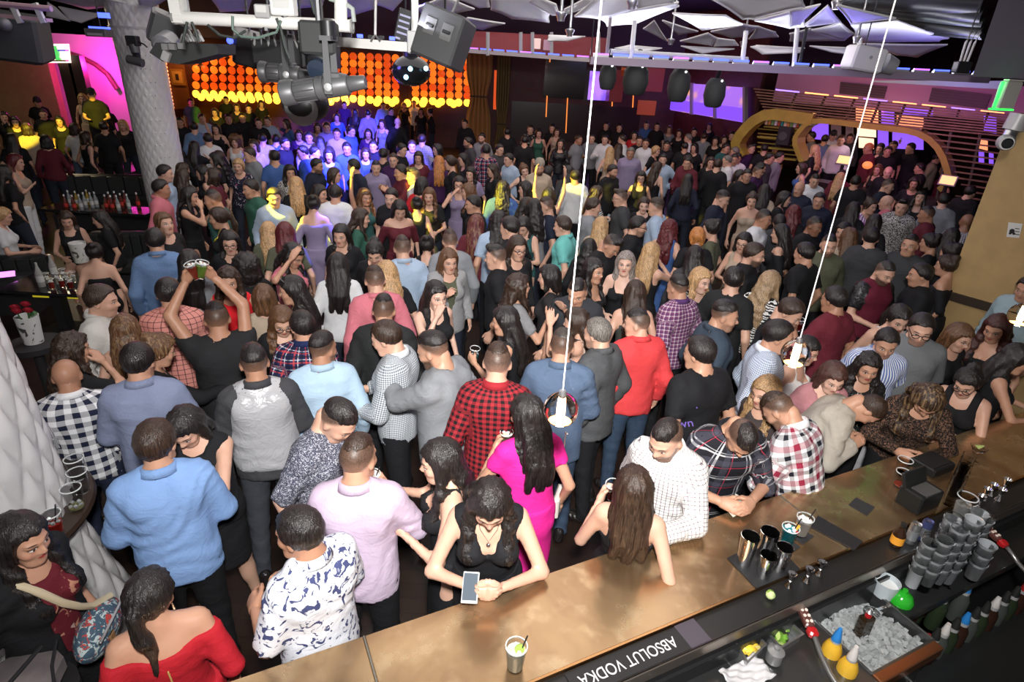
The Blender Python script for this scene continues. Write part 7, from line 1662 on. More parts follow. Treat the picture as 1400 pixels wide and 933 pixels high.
P(1139, 411, 'm', -60, 'crop', HB, S3, 'tee', 'cotton', (.14, .018, .03), ('down', 'drink'), 'man in maroon tee shirt with a red drink facing left', fat=1.1, key='man in maroon tee')
P(1209, 374, 'm', 135, 'fade', HB, S1, 'tee', 'leather', (.014, .014, .016), BB, 'bearded man in wine tee shirt with black leather sleeves', nod=.3, beard=1., outer=('vest', 'cotton', (.12, .012, .028), 'tee_front'), key='man with leather sleeves')
P(1257, 377, 'm', 255, 'crop', HB, S2, 'tee', 'cotton', BLK, BB, 'man in black tee shirt facing the leather sleeved man', fat=1.1, key='man facing leather sleeves')
P(1268, 548, 'f', 165, 'front', HD, S2, 'flong', 'lace', WHT, ('bar', 'bar'), 'woman in sheer black lace top bending over the bar', nod=.65, lean=.3, hmat='hair_streaked', key='woman in lace', fine=1)
P(1322, 524, 'f', 190, 'bun', HB, S1, 'tank', 'cotton', BLK, (((.0, .26, 1.18), (1, 0, -.6), 'relax', (-.4, .2, .8)), ((.02, .3, 1.16), (1, 0, -.6), 'relax', (-.4, .2, .8))), 'smiling woman with glasses and folded hands at the bar', nod=.3, lean=.2, glasses=1, lips=.9, fat=1.08, key='smiling woman with glasses', fine=1)
P(1311, 462, 'f', 125, 'bob', HM, S1, 'flong', 'cotton', BLK, DD, 'woman with brown bob and black choker', nod=.25, key='woman with choker')
P(1362, 450, 'f', 195, 'front', (.04, .012, .01), S2, 'strap', 'cotton', BLK, DD, 'woman in strappy black top with auburn tinted hair looking down', nod=.35, key='woman in strappy top')
P(1390, 492, 'f', 75, 'long', HB, S2, 'tank', 'cotton', BLK, ('bar', 'bar'), 'woman with long black hair at right end of the bar', nod=.2, lean=.1)
P(1404, 396, 'm', 200, 'crop', HB, S2, 'shirt', 'cotton', (.30, .40, .44), DD, 'person in pale blue shirt cut off by the right edge', nod=.2)
# ---------------------------------------------------------------- people farther off; head positions read off enlarged views (view, x, y)
VIEW = {'a': (0, 120, 5.833), 'b': (220, 120, 5.833), 'c': (440, 120, 5.833), 'd': (660, 140, 5.833), 'e': (860, 140, 5.833), 'f': (1060, 140, 5.833),
        'A': (0, 200, 4.), 'B': (350, 200, 4.), 'C': (700, 200, 4.), 'D': (1050, 200, 4.)}
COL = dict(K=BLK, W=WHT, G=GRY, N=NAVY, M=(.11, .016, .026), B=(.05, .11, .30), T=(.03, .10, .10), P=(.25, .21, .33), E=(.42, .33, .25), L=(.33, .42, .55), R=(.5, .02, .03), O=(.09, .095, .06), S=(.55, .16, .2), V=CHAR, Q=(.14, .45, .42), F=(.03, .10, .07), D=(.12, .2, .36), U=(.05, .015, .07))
HAIRC = dict(b=HB, d=HD, m=HM, l=HL, r=HR, g=HG, o=HO)
SKC = {'1': S1, '2': S2, '3': S3, '4': S4, '0': S0}
ARMC = dict(d=DD, b=BB, k=('drink', 'down'), j=('down', 'drink'), u=('up', 'down'), v=('up', 'up'), p=('phone', 'phone'), t=('talk', 'down'), f=('face', 'down'), h=('hip', 'hip'), x=('talk', 'talk'), y=('raise', 'down'))
TOPC = dict(s='shirt', r='roll', t='tee', z='blazer', x='strap', k='tank', u='tube', o='off', f='ftee', l='flong', v='fvee', h='half')
def M(view, X, Y, code, lab, lod=None, **kw):
    """code: sex facing hair haircolour skin top colour arms"""
    x0, y0, k = VIEW[view]; px, py = x0 + X / k, y0 + Y / k
    c = code.split(); sex, a, hair, hc, sk, top, col, arms = c
    if lod is None: lod = 1 if py > 262 else 2
    mat = kw.pop('mat', 'cotton')
    kw.setdefault('bot', 'skirt' if (sex == 'f' and top in 'xkuov') else 'trousers')
    if sex == 'f' and kw['bot'] == 'trousers': kw.setdefault('bc', (.02, .025, .04))
    P(px, py, sex, float(a), hair, HAIRC[hc], SKC[sk], TOPC[top], mat, COL[col], ARMC[arms], lab, lod=lod, nod=kw.pop('nod', .12), **kw)
# left lounge
M('A', 88, 88, 'f 110 long r 1 k E t', 'red haired woman in beige top and white trousers', bc=WHT, bot='trousers')
M('A', 30, 150, 'f 60 curly b 2 f K d', 'woman in black behind the red haired woman')
M('A', 15, 385, 'f 100 shortf l 1 f W b', 'seated blonde woman in white dress', bot='sit', z0=-.43, nod=.3, lod=1)
M('A', 365, 405, 'f 185 long d 1 k K b', 'seated woman in black tank top with long brown hair', bot='sit', z0=-.43, nod=.3, lod=1)
M('A', 548, 400, 'f 280 long b 1 f K d', 'seated woman in black with chain strap', bot='sit', z0=-.43, nod=.25, lod=1)
M('A', 520, 585, 'f 10 bun b 1 u K d', 'woman with yellow flower in her dark hair', bot='sit', z0=-.44, lod=1)
M('A', 852, 520, 'm 5 crop b 2 s D d', 'man in denim blue shirt with black hair seen from behind', coll=True, lod=1)
M('A', 900, 425, 'f 150 pony m 1 f K d', 'young woman with fair brown hair looking up', nod=-.1)
M('A', 885, 235, 'm 100 crop b 3 s S d', 'man in salmon pink shirt looking right', coll=True)
M('A', 905, 150, 'm 105 crop b 1 s L d', 'pale man with side parting beside a raised phone', lod=1)
M('A', 1005, 165, 'f 40 long d 1 f K d', 'woman with long brown hair turned away from a raised phone', lod=1)
M('A', 1040, 275, 'f 110 wavy b 2 k K f', 'woman with black waves smiling right', lod=1)
M('A', 1160, 165, 'f 290 bob d 1 f M d', 'woman lifting her face towards the pillar', nod=-.3, lod=1)
M('A', 1165, 295, 'm 280 fade b 2 t T d', 'man with shaved sides lit yellow', lod=1)
M('A', 1195, 395, 'f 275 pony d 2 k K d', 'woman in profile lit yellow with earrings')
M('A', 1258, 530, 'f 185 long b 1 l K d', 'woman with black framed glasses facing camera', glasses=1, nod=.15)
M('A', 1040, 640, 'f 10 long b 2 f G d', 'woman in grey top with smooth black hair seen from behind')
M('A', 1345, 660, 'f 350 afro b 2 f K d', 'woman with huge dark curls seen from behind')
M('A', 1180, 75, 'f 280 wavy b 1 f K d', 'woman with black hair in three quarter view by the pillar', lod=1)
M('A', 1305, 110, 'f 200 shortf l 1 f N d', 'woman with fair short hair in navy floral top', mat='floral_navy', lod=1)
M('A', 1365, 50, 'm 250 crop d 1 s G d', 'man in grey shirt and dark tie', lod=1)
M('A', 1370, 235, 'm 250 crop b 2 t F d', 'man in profile lit yellow above the green glow', lod=1)
M('A', 965, 25, 'f 5 bob d 1 l K d', 'woman in black with brown bob in front of the pillar', lod=1)
# middle of the floor
M('B', 100, 285, 'm 175 crop b 1 s L d', 'man in pale blue shirt with yellow lit face', coll=True)
M('B', 185, 145, 'f 165 wavy b 2 f K d', 'woman with dark hair and speckled black top', mat='speckle')
M('B', 220, 215, 'f 5 curly l 1 f K d', 'woman with yellow lit curls seen from behind')
M('B', 315, 320, 'f 5 bun b 1 o P d', 'woman with bare back lit violet and pinned up hair')
M('B', 435, 262, 'm 10 crop b 2 s W d', 'man in white shirt with blue light spots seen from behind')
M('B', 535, 115, 'm 250 crop b 2 s N d', 'tall man in navy shirt with yellow lit shoulder', lod=1, turn=.6)
M('B', 335, 110, 'm 120 crop b 2 s N d', 'bearded man with blue light across his eyes', lod=1, beard=.9)
M('B', 655, 120, 'm 175 fade b 1 s P d', 'man with violet shirt collar facing camera', lod=1)
M('B', 790, 145, 'm 250 crop b 2 s M x', 'man pointing both fingers up', lod=1)
M('B', 860, 165, 'm 265 quiff b 1 s W d', 'man in white shirt in profile with yellow face', lod=1, mat='cotton')
M('B', 595, 280, 'f 150 wavy m 2 k T u', 'woman with raised arm and yellow lit hair')
M('B', 740, 285, 'm 200 crop b 1 t K d', 'man with half yellow face facing camera')
M('B', 785, 350, 'f 170 bob b 1 o M d', 'woman in maroon off shoulder top looking down', nod=.45)
M('B', 880, 325, 'f 0 bun b 1 k K d', 'woman with bare back and loose updo')
M('B', 948, 275, 'f 190 wavy m 1 f K b', 'woman in black tee shirt with rose print')
M('B', 1110, 210, 'f 185 bob b 1 k P f', 'woman with round glasses holding a phone', glasses=1, lod=1)
M('B', 1160, 250, 'f 270 wavy m 1 f K d', 'woman in glasses with bright yellow face', lod=1)
M('B', 1185, 320, 'm 260 crop b 2 t K d', 'man in black tee with green lit hair leaning over')
M('B', 1205, 430, 'f 10 long r 1 f M d', 'woman with very long auburn hair and maroon top', hmat='hair_streaked')
M('B', 1325, 415, 'm 355 curly b 2 t L d', 'person with black curls in grey white top')
M('B', 1385, 450, 'm 300 crop b 1 t K d', 'man in black tee with wavy top hair')
M('B', 1310, 610, 'm 280 pomp b 1 t K d', 'man in black polo shirt with white collar line', lod=0, key='man in black polo')
M('B', 1055, 630, 'f 160 long m 1 f O t', 'woman in olive top and grey cardigan with auburn hair', lod=0, outer=('open', 'knit', (.3, .3, .31), 'cardigan'), key='woman in olive top')
M('B', 1060, 520, 'm 350 fade d 1 s G d', 'man in pale grey shirt seen from behind the olive top', lod=1)
M('B', 985, 820, 'f 150 long b 0 k K f', 'woman with arched brows and straight black hair', lod=0, lips=.8)
M('B', 935, 545, 'f 5 bun b 1 k K d', 'woman with dark bun and bare shoulders seen from behind')
M('B', 800, 560, 'm 350 fade d 1 s L d', 'man in pale blue shirt with buzzed hair seen from behind', lod=0, coll=True, key='man in pale blue shirt')
M('B', 650, 585, 'f 190 bun b 1 l K d', 'woman in sheer black top looking down', nod=.5, lod=0)
M('B', 575, 395, 'f 90 wavy d 1 f F d', 'woman in dark green dress facing right', bot='skirt', lod=0, key='woman in green dress')
M('B', 465, 490, 'f 200 long b 1 f K d', 'woman with dark hair glancing back at camera')
M('B', 448, 655, 'f 5 long b 1 l W d', 'woman in white blazer with shiny black hair seen from behind', lod=0, top_='blazer', key='woman in white blazer')
M('B', 650, 735, 'm 350 fade d 1 s S d', 'man in light pink shirt seen from behind', lod=0, coll=True)
M('B', 715, 700, 'f 340 long l 1 f K d', 'woman with highlighted hair hidden by the pink shirt', hmat='hair_streaked')
M('B', 205, 600, 'f 130 curly b 2 f S y', 'woman with black curls and raised elbow looking down', nod=.5, lod=0)
M('B', 195, 790, 'f 275 long b 2 l K d', 'woman with sunglasses pushed up on long black hair', lod=0)
M('B', 160, 480, 'f 0 long r 1 f O d', 'woman with burgundy hair seen from behind', lod=0, key='burgundy haired woman')
M('B', 70, 470, 'f 0 long l 1 f O d', 'woman with yellow lit blonde hair seen from behind')
M('B', 45, 830, 'f 0 bob m 1 f E d', 'woman with chestnut brown hair seen from behind', lod=0)
M('B', 350, 260, 'f 120 bob b 1 k P d', 'woman with half yellow face below the blue lit group', lod=1)
M('B', 430, 160, 'f 100 bob d 1 f K d', 'woman with glasses in profile among blue lit dancers', lod=2)
# right of centre
M('C', 275, 440, 'm 285 crop d 1 t Q d', 'man in turquoise polo shirt with grey temples', lod=0, coll=True, key='man in turquoise polo')
M('C', 185, 330, 'm 270 fade d 1 t N d', 'man in navy tee shirt with a woman holding his neck')
M('C', 85, 330, 'f 80 wavy b 1 k E y', 'woman hugging the navy tee shirted man')
M('C', 60, 440, 'f 200 long b 1 k T p', 'woman looking down at a teal phone', nod=.5)
M('C', 30, 560, 'f 150 long d 1 l K d', 'laughing woman with rectangular glasses', glasses=1)
M('C', 75, 135, 'f 165 bun m 0 k K h', 'pale woman with tied hair tilting her head', tilt=.3, lod=1)
M('C', 150, 120, 'm 175 crop b 2 s E d', 'bearded man with grey cap', beard=1., lod=1)
M('C', 200, 275, 'f 5 bob b 1 k K v', 'woman with arms raised making a heart', lod=1)
M('C', 70, 235, 'f 270 bob b 1 f E d', 'woman in profile lit pale yellow', lod=1)
M('C', 345, 170, 'm 350 crop b 2 s W d', 'man in white shirt with yellow light patch on back', lod=1)
M('C', 445, 335, 'm 80 crop d 1 t G p', 'man in heather grey shirt photographing with a phone')
M('C', 485, 440, 'f 5 long l 1 l E d', 'woman with straight ash blonde hair seen from behind', hmat='hair_streaked')
M('C', 590, 285, 'm 265 quiff d 1 t V d', 'man with glasses in slate tee shirt', glasses=1)
M('C', 550, 140, 'm 130 crop b 2 t K d', 'full bearded man in black sweater', beard=1., lod=1, fat=1.1)
M('C', 705, 175, 'f 180 long b 1 k K d', 'woman with glasses in black cut out dress', glasses=1, lod=1)
M('C', 790, 120, 'f 20 long d 1 x K d', 'woman in backless black dress', lod=1, key='woman in backless dress', turn=.6)
M('C', 648, 40, 'm 180 crop g 3 s P d', 'stout man in lilac shirt with moustache', fat=1.15, lod=1, key='man in lilac shirt at back')
M('C', 720, 325, 'f 175 shortf d 0 f K d', 'grinning pale woman facing camera')
M('C', 785, 335, 'm 280 slick d 1 s L d', 'man with slick side parting in pale checked shirt')
M('C', 690, 440, 'm 90 crop b 1 s K d', 'bespectacled man in black with red collar', glasses=1, beard=.7, lod=0, key='man with red collar')
M('C', 540, 545, 'm 120 quiff b 2 s K d', 'man with tall dark hair bending to a phone', nod=.6, lod=0)
M('C', 860, 455, 'f 15 curly r 1 k B d', 'woman with curly wine red hair in blue dress', lod=0, key='curly red haired woman')
M('C', 960, 190, 'f 0 long b 2 l N d', 'woman in navy dress with long dark hair seen from behind', lod=1)
M('C', 1150, 290, 'm 100 slick b 1 s N d', 'man in navy shirt bending to a drink', lod=1, nod=.3)
M('C', 1310, 300, 'f 175 bun d 1 u E d', 'woman with choker in nude strapless top', lod=1)
M('C', 1085, 455, 'f 280 bun b 1 f O d', 'woman in olive tee shirt with tied black hair')
M('C', 1012, 500, 'f 350 shortf o 1 f K d', 'woman with short orange curls seen from behind')
M('C', 1265, 530, 'f 195 bob b 1 k E p', 'woman with glasses showing a white phone', glasses=1)
M('C', 1375, 400, 'm 100 fade b 3 s W d', 'man with fade haircut in pale grey shirt')
M('C', 960, 95, 'm 200 crop b 2 s M b', 'man in wine sweater clasping hands', lod=2)
M('C', 1215, 75, 'm 170 crop b 3 s W f', 'man in white shirt covering his cheek', lod=2)
M('C', 1345, 140, 'm 100 quiff b 2 s U d', 'man in plum shirt with swept hair', lod=1)
M('C', 1125, 105, 'm 10 crop d 1 z K d', 'man in black suit turned away', lod=2)
M('C', 1245, 165, 'f 120 bob b 1 f K d', 'woman in black with pale face tilted right', lod=2)
M('C', 1380, 250, 'f 0 long b 2 f E d', 'woman with long black hair and bare shoulder', lod=1)
M('C', 115, 340, 'f 330 wavy b 2 f G d', 'woman with dark waves hidden behind a hug', lod=1)
M('C', 420, 560, 'f 5 wavy b 2 l K d', 'woman with black waves in front of honey hair', lod=1)
# right side
M('D', 65, 480, 'f 280 long b 1 o K d', 'woman in black off shoulder top in left profile', lod=0, key='woman in off shoulder top')
M('D', 195, 590, 'm 300 crop b 2 t K d', 'man with black hair seen from behind beside the cord', lod=0)
M('D', 330, 545, 'm 165 fade b 1 s O d', 'bearded man in olive shirt behind the cord', beard=.9, lod=0, key='man in olive shirt')
M('D', 562, 505, 'm 0 crop b 1 z V d', 'man in dark jacket seen from behind the leather sleeves', lod=0, key='man in dark jacket')
M('D', 730, 335, 'm 185 quiff b 1 h W d', 'man in black and white speckled shirt', mat='speckle', lod=1, fat=1.1, key='man in speckled shirt')
M('D', 252, 440, 'm 120 fade b 4 t K d', 'dark skinned man in black tee shirt', lod=1)
M('D', 278, 300, 'm 185 crop b 2 s N d', 'unsmiling man in navy sweater facing camera', lod=1, key='man in navy sweater')
M('D', 255, 190, 'm 165 fade b 1 s W d', 'man in white shirt with cropped hair looking down', lod=1, nod=.3)
M('D', 170, 235, 'm 200 bald g 2 z N d', 'greying man in blue jacket with white collar', lod=1)
M('D', 775, 545, 'm 195 fade b 2 t V d', 'man in slate tee shirt with raised chin', nod=-.05, lod=0)
M('D', 880, 530, 'f 275 bun b 2 f K d', 'woman with raised chin in left profile')
M('D', 1085, 420, 'm 355 bald b 4 s W d', 'man in dark checked shirt seen from behind by the tan wall', mat='check_dark', lod=1, fat=1.12, key='man in dark checks')
M('D', 960, 300, 'm 0 crop b 1 s G d', 'man in blue grey shirt seen from behind near the arch', lod=1)
M('D', 1105, 255, 'm 30 crop b 1 z K d', 'man in dark suit with flat black hair', lod=1)
M('D', 970, 655, 'f 280 bun d 2 o K d', 'woman in black off shoulder dress by the tan wall')
M('D', 990, 585, 'f 300 bun b 2 f K d', 'woman with large black bun by the tan wall')
M('D', 655, 220, 'm 100 fade d 1 t N d', 'pale man in profile with shaved sides', lod=1)
M('D', 645, 310, 'm 270 bald d 1 s S d', 'balding man in dusty pink shirt', lod=1)
M('D', 830, 285, 'f 180 curly b 1 k K d', 'woman with black curls leaning back laughing', lod=1, nod=-.2)
M('D', 560, 330, 'f 130 bun d 1 l W d', 'woman in violet striped blouse', mat='stripe_violet', lod=1)
M('D', 865, 375, 'm 270 fade b 3 s M d', 'man in dark maroon shirt facing left', lod=1)
M('D', 655, 145, 'm 185 bald d 1 z K d', 'bald man in black suit and white shirt', lod=2)
M('D', 600, 130, 'f 200 bob m 1 k K d', 'woman in black dress beside the bald suited man', lod=2)
M('D', 90, 290, 'f 95 bob b 1 l K t', 'woman with short black hair gesturing right', lod=1)
M('D', 140, 370, 'f 5 curly r 2 f K d', 'woman with maroon curls seen from behind', lod=1)
M('D', 395, 180, 'f 10 long l 2 f M d', 'woman with blonde streaked hair seen from behind', lod=2, hmat='hair_streaked')
M('D', 410, 470, 'f 200 bob b 1 f K d', 'woman peering out behind the cord', lod=1)
M('D', 440, 500, 'f 340 long m 1 f E d', 'woman with light brown hair turned away', lod=1)
M('D', 465, 350, 'f 0 long b 2 l K d', 'woman in black with long wavy black hair seen from behind', lod=1)
M('D', 580, 420, 'f 5 long b 2 f K d', 'woman with glossy hair in front of the striped blouse', lod=1)
M('D', 1000, 500, 'f 0 long b 2 f K d', 'woman with black hair in front of dark checks', lod=1)
M('D', 180, 120, 'f 260 bob d 1 k B d', 'woman in royal blue dress', lod=2)
M('D', 60, 420, 'm 350 crop b 2 t V d', 'man with dark hair facing a long arm', lod=1)
M('D', 965, 130, 'f 250 long b 2 f M d', 'woman in maroon inside the arch end', lod=2)
# far rows: blue and yellow light, stage side
M('b', 90, 440, 'f 0 bob d 1 l K d', 'woman with brown bob beside the pillar foot')
M('b', 265, 320, 'm 0 crop b 1 s D d', 'man in slate blue shirt seen from behind')
M('b', 375, 415, 'm 350 crop b 1 s W d', 'man in white shirt with dark crop seen from behind')
M('b', 270, 480, 'f 30 long b 1 f K f', 'woman with hand in her long dark hair')
M('b', 590, 430, 'f 190 afro m 1 k W d', 'woman in white strapless top with big brown hair')
M('b', 780, 285, 'm 180 crop b 1 t K d', 'man in black tee shirt facing the camera near yellow lit faces')
M('b', 850, 270, 'm 200 crop d 1 s L d', 'man in pale blue shirt behind a black tee')
M('b', 810, 415, 'm 0 buzz b 2 s E d', 'man in tan shirt with buzzed hair')
M('b', 740, 465, 'f 200 bob d 1 f E d', 'woman with pale oval face near the tan shirt')
M('b', 990, 450, 'm 130 crop b 2 t K d', 'bearded man in black beside blue lit shirts', beard=.9)
M('b', 1250, 320, 'f 190 long d 1 f P d', 'woman with violet lit face')
M('b', 1320, 310, 'f 190 bob m 1 f P d', 'fair woman in violet light')
M('b', 1000, 290, 'f 250 bob d 1 f B y', 'woman raising a hand in blue light')
M('b', 520, 100, 'm 180 crop b 1 t K d', 'man with yellow lit head before the amber wall')
M('b', 605, 160, 'f 180 bob d 1 f K d', 'woman with yellow lit face before the amber wall')
M('b', 700, 170, 'm 180 crop b 1 t K d', 'man with spotted yellow light on his cheek')
M('b', 800, 130, 'f 170 long d 1 f K d', 'woman with yellow lit hair under the amber lamps')
M('b', 240, 120, 'm 170 crop b 1 t F d', 'man with green lit shoulder beside the pillar')
M('b', 430, 200, 'f 190 bob b 2 f K d', 'woman dimly lit yellow behind a raised arm')
M('b', 440, 330, 'f 200 bob b 1 k K u', 'woman raising one arm among dark figures')
M('b', 540, 250, 'm 180 crop b 3 t K d', 'man in dark clothes in the shaded middle')
M('b', 650, 240, 'm 180 crop b 2 t K d', 'man in dark clothes left of a bright screen')
M('b', 330, 250, 'm 170 crop b 2 s L d', 'man in pale shirt near the raised arm')
M('b', 150, 280, 'm 180 crop b 2 t K d', 'man in shadow close to the pillar')
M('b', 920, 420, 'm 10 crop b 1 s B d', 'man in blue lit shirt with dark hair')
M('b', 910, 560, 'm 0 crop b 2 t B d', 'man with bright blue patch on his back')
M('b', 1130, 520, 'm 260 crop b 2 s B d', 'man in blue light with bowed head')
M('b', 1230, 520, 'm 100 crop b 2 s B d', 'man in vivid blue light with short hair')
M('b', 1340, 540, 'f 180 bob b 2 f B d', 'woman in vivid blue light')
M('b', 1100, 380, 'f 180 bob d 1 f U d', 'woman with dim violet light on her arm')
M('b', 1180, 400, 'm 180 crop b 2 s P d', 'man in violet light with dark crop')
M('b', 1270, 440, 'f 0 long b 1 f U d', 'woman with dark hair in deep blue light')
M('b', 460, 560, 'f 230 long b 1 f K d', 'woman with long black hair near the tie')
M('b', 700, 530, 'm 240 crop d 1 s G d', 'man in grey shirt and black tie')
M('b', 330, 680, 'f 280 bob b 1 k K d', 'woman with bare shoulder lit yellow', lod=1)
M('b', 180, 660, 'f 60 long d 1 f W d', 'woman with very long brown hair near the side parting', lod=1)
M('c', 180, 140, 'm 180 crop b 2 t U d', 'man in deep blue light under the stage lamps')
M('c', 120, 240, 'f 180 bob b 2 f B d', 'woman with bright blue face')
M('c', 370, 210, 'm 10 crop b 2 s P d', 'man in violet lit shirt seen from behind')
M('c', 265, 200, 'f 0 long b 2 f K d', 'woman with dark hair left of the violet shirt')
M('c', 480, 290, 'f 200 long d 1 k G d', 'woman in silver grey dress with long hair')
M('c', 605, 280, 'm 10 bald g 1 z K d', 'bald man in black jacket seen from behind')
M('c', 565, 105, 'm 180 crop b 1 t K d', 'man against the amber glow')
M('c', 655, 145, 'f 180 bob b 1 f K d', 'woman against the amber glow')
M('c', 735, 130, 'm 190 crop b 1 s W d', 'man in white before the amber wall')
M('c', 860, 195, 'f 270 bun b 1 l K d', 'tall woman in black by the glass rail')
M('c', 790, 190, 'f 180 long b 2 f K d', 'woman with dark hair by the glass rail')
M('c', 555, 190, 'm 150 crop b 1 t K d', 'man in dark tee below the amber wall')
M('c', 490, 145, 'm 170 crop b 1 s L d', 'man in pale shirt below the amber wall')
M('c', 1140, 290, 'm 200 crop b 2 z K d', 'man in black suit beside the gold curtain')
M('c', 1165, 440, 'm 260 crop b 2 z V d', 'bearded man in charcoal blazer in left profile', beard=.9)
M('c', 1275, 405, 'm 200 crop b 1 s G d', 'bearded man in grey near the gold curtain', beard=.9)
M('c', 1305, 510, 'm 40 crop b 2 s N d', 'man in navy checked shirt looking right', mat='tartan_navy')
M('c', 640, 500, 'm 120 crop b 1 t K d', 'man with pale face in black near blue lit dancers')
M('c', 770, 560, 'f 190 long d 1 f M d', 'woman with wavy brown hair looking right')
M('c', 720, 470, 'm 180 crop d 1 s P d', 'man with grey hair in violet glow')
M('c', 800, 420, 'm 10 crop d 1 s W d', 'man in black and white checked shirt', mat='check_dark')
M('c', 920, 495, 'f 250 bob b 1 l K d', 'woman in black with profile to the left')
M('c', 935, 600, 'f 0 long o 1 l U d', 'woman with long copper hair seen from behind')
M('c', 1020, 600, 'f 270 pony d 1 f K d', 'woman with tied brown hair looking left')
M('c', 1125, 575, 'f 250 long b 1 f K d', 'woman with long black hair in half profile')
M('c', 1185, 690, 'f 200 wavy b 1 f P d', 'woman with dark waves near the navy checks')
M('c', 1360, 660, 'f 260 long d 1 f K d', 'woman with highlighted brown hair covering her cheek')
M('c', 120, 370, 'm 180 crop b 2 s E d', 'man in pale brown shirt in dim blue light')
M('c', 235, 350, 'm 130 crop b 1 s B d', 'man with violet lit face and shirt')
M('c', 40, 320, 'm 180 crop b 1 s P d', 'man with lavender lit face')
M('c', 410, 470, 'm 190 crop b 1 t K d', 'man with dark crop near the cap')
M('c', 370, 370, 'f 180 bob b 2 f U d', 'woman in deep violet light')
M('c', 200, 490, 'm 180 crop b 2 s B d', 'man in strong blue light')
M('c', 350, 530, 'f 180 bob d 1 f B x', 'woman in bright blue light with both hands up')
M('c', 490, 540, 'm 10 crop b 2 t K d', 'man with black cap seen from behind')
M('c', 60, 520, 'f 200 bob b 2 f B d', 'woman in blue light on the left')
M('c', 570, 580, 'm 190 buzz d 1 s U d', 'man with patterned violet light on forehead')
M('c', 800, 780, 'f 30 bob b 1 f R d', 'woman in crimson behind the yellow face')
# back right
M('d', 195, 245, 'm 350 crop b 2 s K d', 'man in black shirt seen from behind near the olive curtain')
M('d', 335, 310, 'm 0 crop b 2 t K d', 'man in black tee seen from behind near the tie')
M('d', 380, 220, 'm 180 buzz d 1 s W d', 'man with patterned tie and white shirt', mat='floral_black')
M('d', 448, 250, 'f 180 long b 1 k F d', 'woman in dark green sleeveless dress facing camera')
M('d', 555, 210, 'm 190 crop b 1 t K d', 'man in black behind the beige woman')
M('d', 590, 240, 'f 170 long d 1 k E d', 'woman in beige dress with pendant')
M('d', 620, 330, 'f 180 curly b 1 l K b', 'woman in black leather jacket with curls', mat='leather')
M('d', 765, 300, 'm 120 buzz d 3 t G j', 'man in grey shirt checking his phone')
M('d', 870, 290, 'm 180 crop b 1 s G d', 'man in white shirt behind the bright cord')
M('d', 985, 190, 'm 180 crop b 1 s K d', 'tall man in black at the dark glass')
M('d', 1090, 205, 'm 180 crop b 1 t K d', 'tall man in dark tee at the dark glass')
M('d', 1305, 180, 'm 185 quiff b 1 r B d', 'man in bright blue shirt at the back')
M('d', 975, 300, 'm 185 crop b 1 s W k', 'man in white with a glass at the back')
M('d', 1015, 400, 'f 0 long l 1 k E d', 'woman with gold streaked hair seen from behind', hmat='hair_streaked')
M('d', 1085, 370, 'f 10 long d 1 f K d', 'woman with dark hair beside the gold streaks')
M('d', 1110, 300, 'm 270 crop d 1 s W d', 'man in white looking left at the back')
M('d', 1210, 265, 'f 180 bob b 1 f R d', 'woman in red at the back')
M('d', 1250, 310, 'm 185 crop b 2 s K d', 'man in dark shirt left of the graphic tee')
M('d', 1300, 330, 'm 185 crop b 2 t W d', 'man in white graphic tee under a dark jacket')
M('d', 135, 380, 'm 140 crop b 1 t V d', 'man in dark grey tee half hidden')
M('d', 25, 390, 'm 350 crop b 2 s N d', 'man in dark checked shirt turned away', mat='tartan_navy')
M('d', 205, 460, 'm 230 crop b 1 s L d', 'man in blue shirt with bowed head')
M('d', 85, 550, 'f 90 bob d 1 f K y', 'woman in black raising a yellow lit arm', lod=2)
M('d', 160, 700, 'm 0 curly b 2 s B d', 'man in teal blue shirt with green lit curls', lod=1)
M('d', 680, 560, 'f 350 long b 1 l V d', 'woman with black hair beside the yellow back', lod=2)
M('d', 525, 560, 'f 60 bob b 1 l W d', 'woman with dark hair behind the bearded man', lod=2)
M('d', 910, 730, 'f 60 long d 1 l W p', 'woman in zebra stripes taking a photo', mat='zebra', lod=1)
M('e', 140, 185, 'm 180 quiff b 1 t B d', 'man in cobalt shirt below the red panel')
M('e', 225, 195, 'm 180 crop b 1 t K d', 'man in black right of the cobalt shirt')
M('e', 320, 220, 'f 180 long m 1 f G d', 'woman in grey below the violet window')
M('e', 400, 250, 'f 190 long d 1 f K t', 'woman with brown hair and raised hand at the back')
M('e', 470, 290, 'm 270 crop g 1 s W d', 'grey haired man looking left')
M('e', 300, 350, 'm 180 crop b 3 t K d', 'man in black with dark skin at the back')
M('e', 640, 195, 'f 190 bob b 1 f K d', 'pale woman in black under the violet window')
M('e', 520, 240, 'm 180 crop b 1 t K d', 'man in black under the violet window')
M('e', 600, 280, 'm 10 crop d 1 s G d', 'man in grey sweater seen from behind')
M('e', 520, 365, 'f 210 bob b 1 f K d', 'woman with face turned left in the dark')
M('e', 445, 360, 'm 0 buzz b 3 t K d', 'man with buzzed head in black')
M('e', 770, 370, 'm 130 crop b 2 s T d', 'man in teal grey shirt looking right')
M('e', 840, 400, 'm 270 crop g 2 s L d', 'man with grey hair right of the teal shirt')
M('e', 780, 470, 'm 270 buzz g 1 t W d', 'man with shaved grey head')
M('e', 865, 450, 'm 180 crop b 3 t W d', 'man in white tee with hand on chin')
M('e', 975, 370, 'm 110 quiff b 1 s U d', 'man in plum shirt at the gold arch')
M('e', 820, 270, 'm 180 crop b 1 t K d', 'man in black beside the gold arch')
M('e', 690, 310, 'f 190 long b 1 f K d', 'woman with long hair in deep shade')
M('e', 650, 480, 'f 170 long d 1 l K d', 'woman with brown hair hidden behind a suit')
M('e', 470, 470, 'm 130 crop b 2 s M d', 'man with wine red sweater and white collar')
M('e', 1080, 375, 'm 0 crop b 2 t K d', 'man in black at the slatted bar')
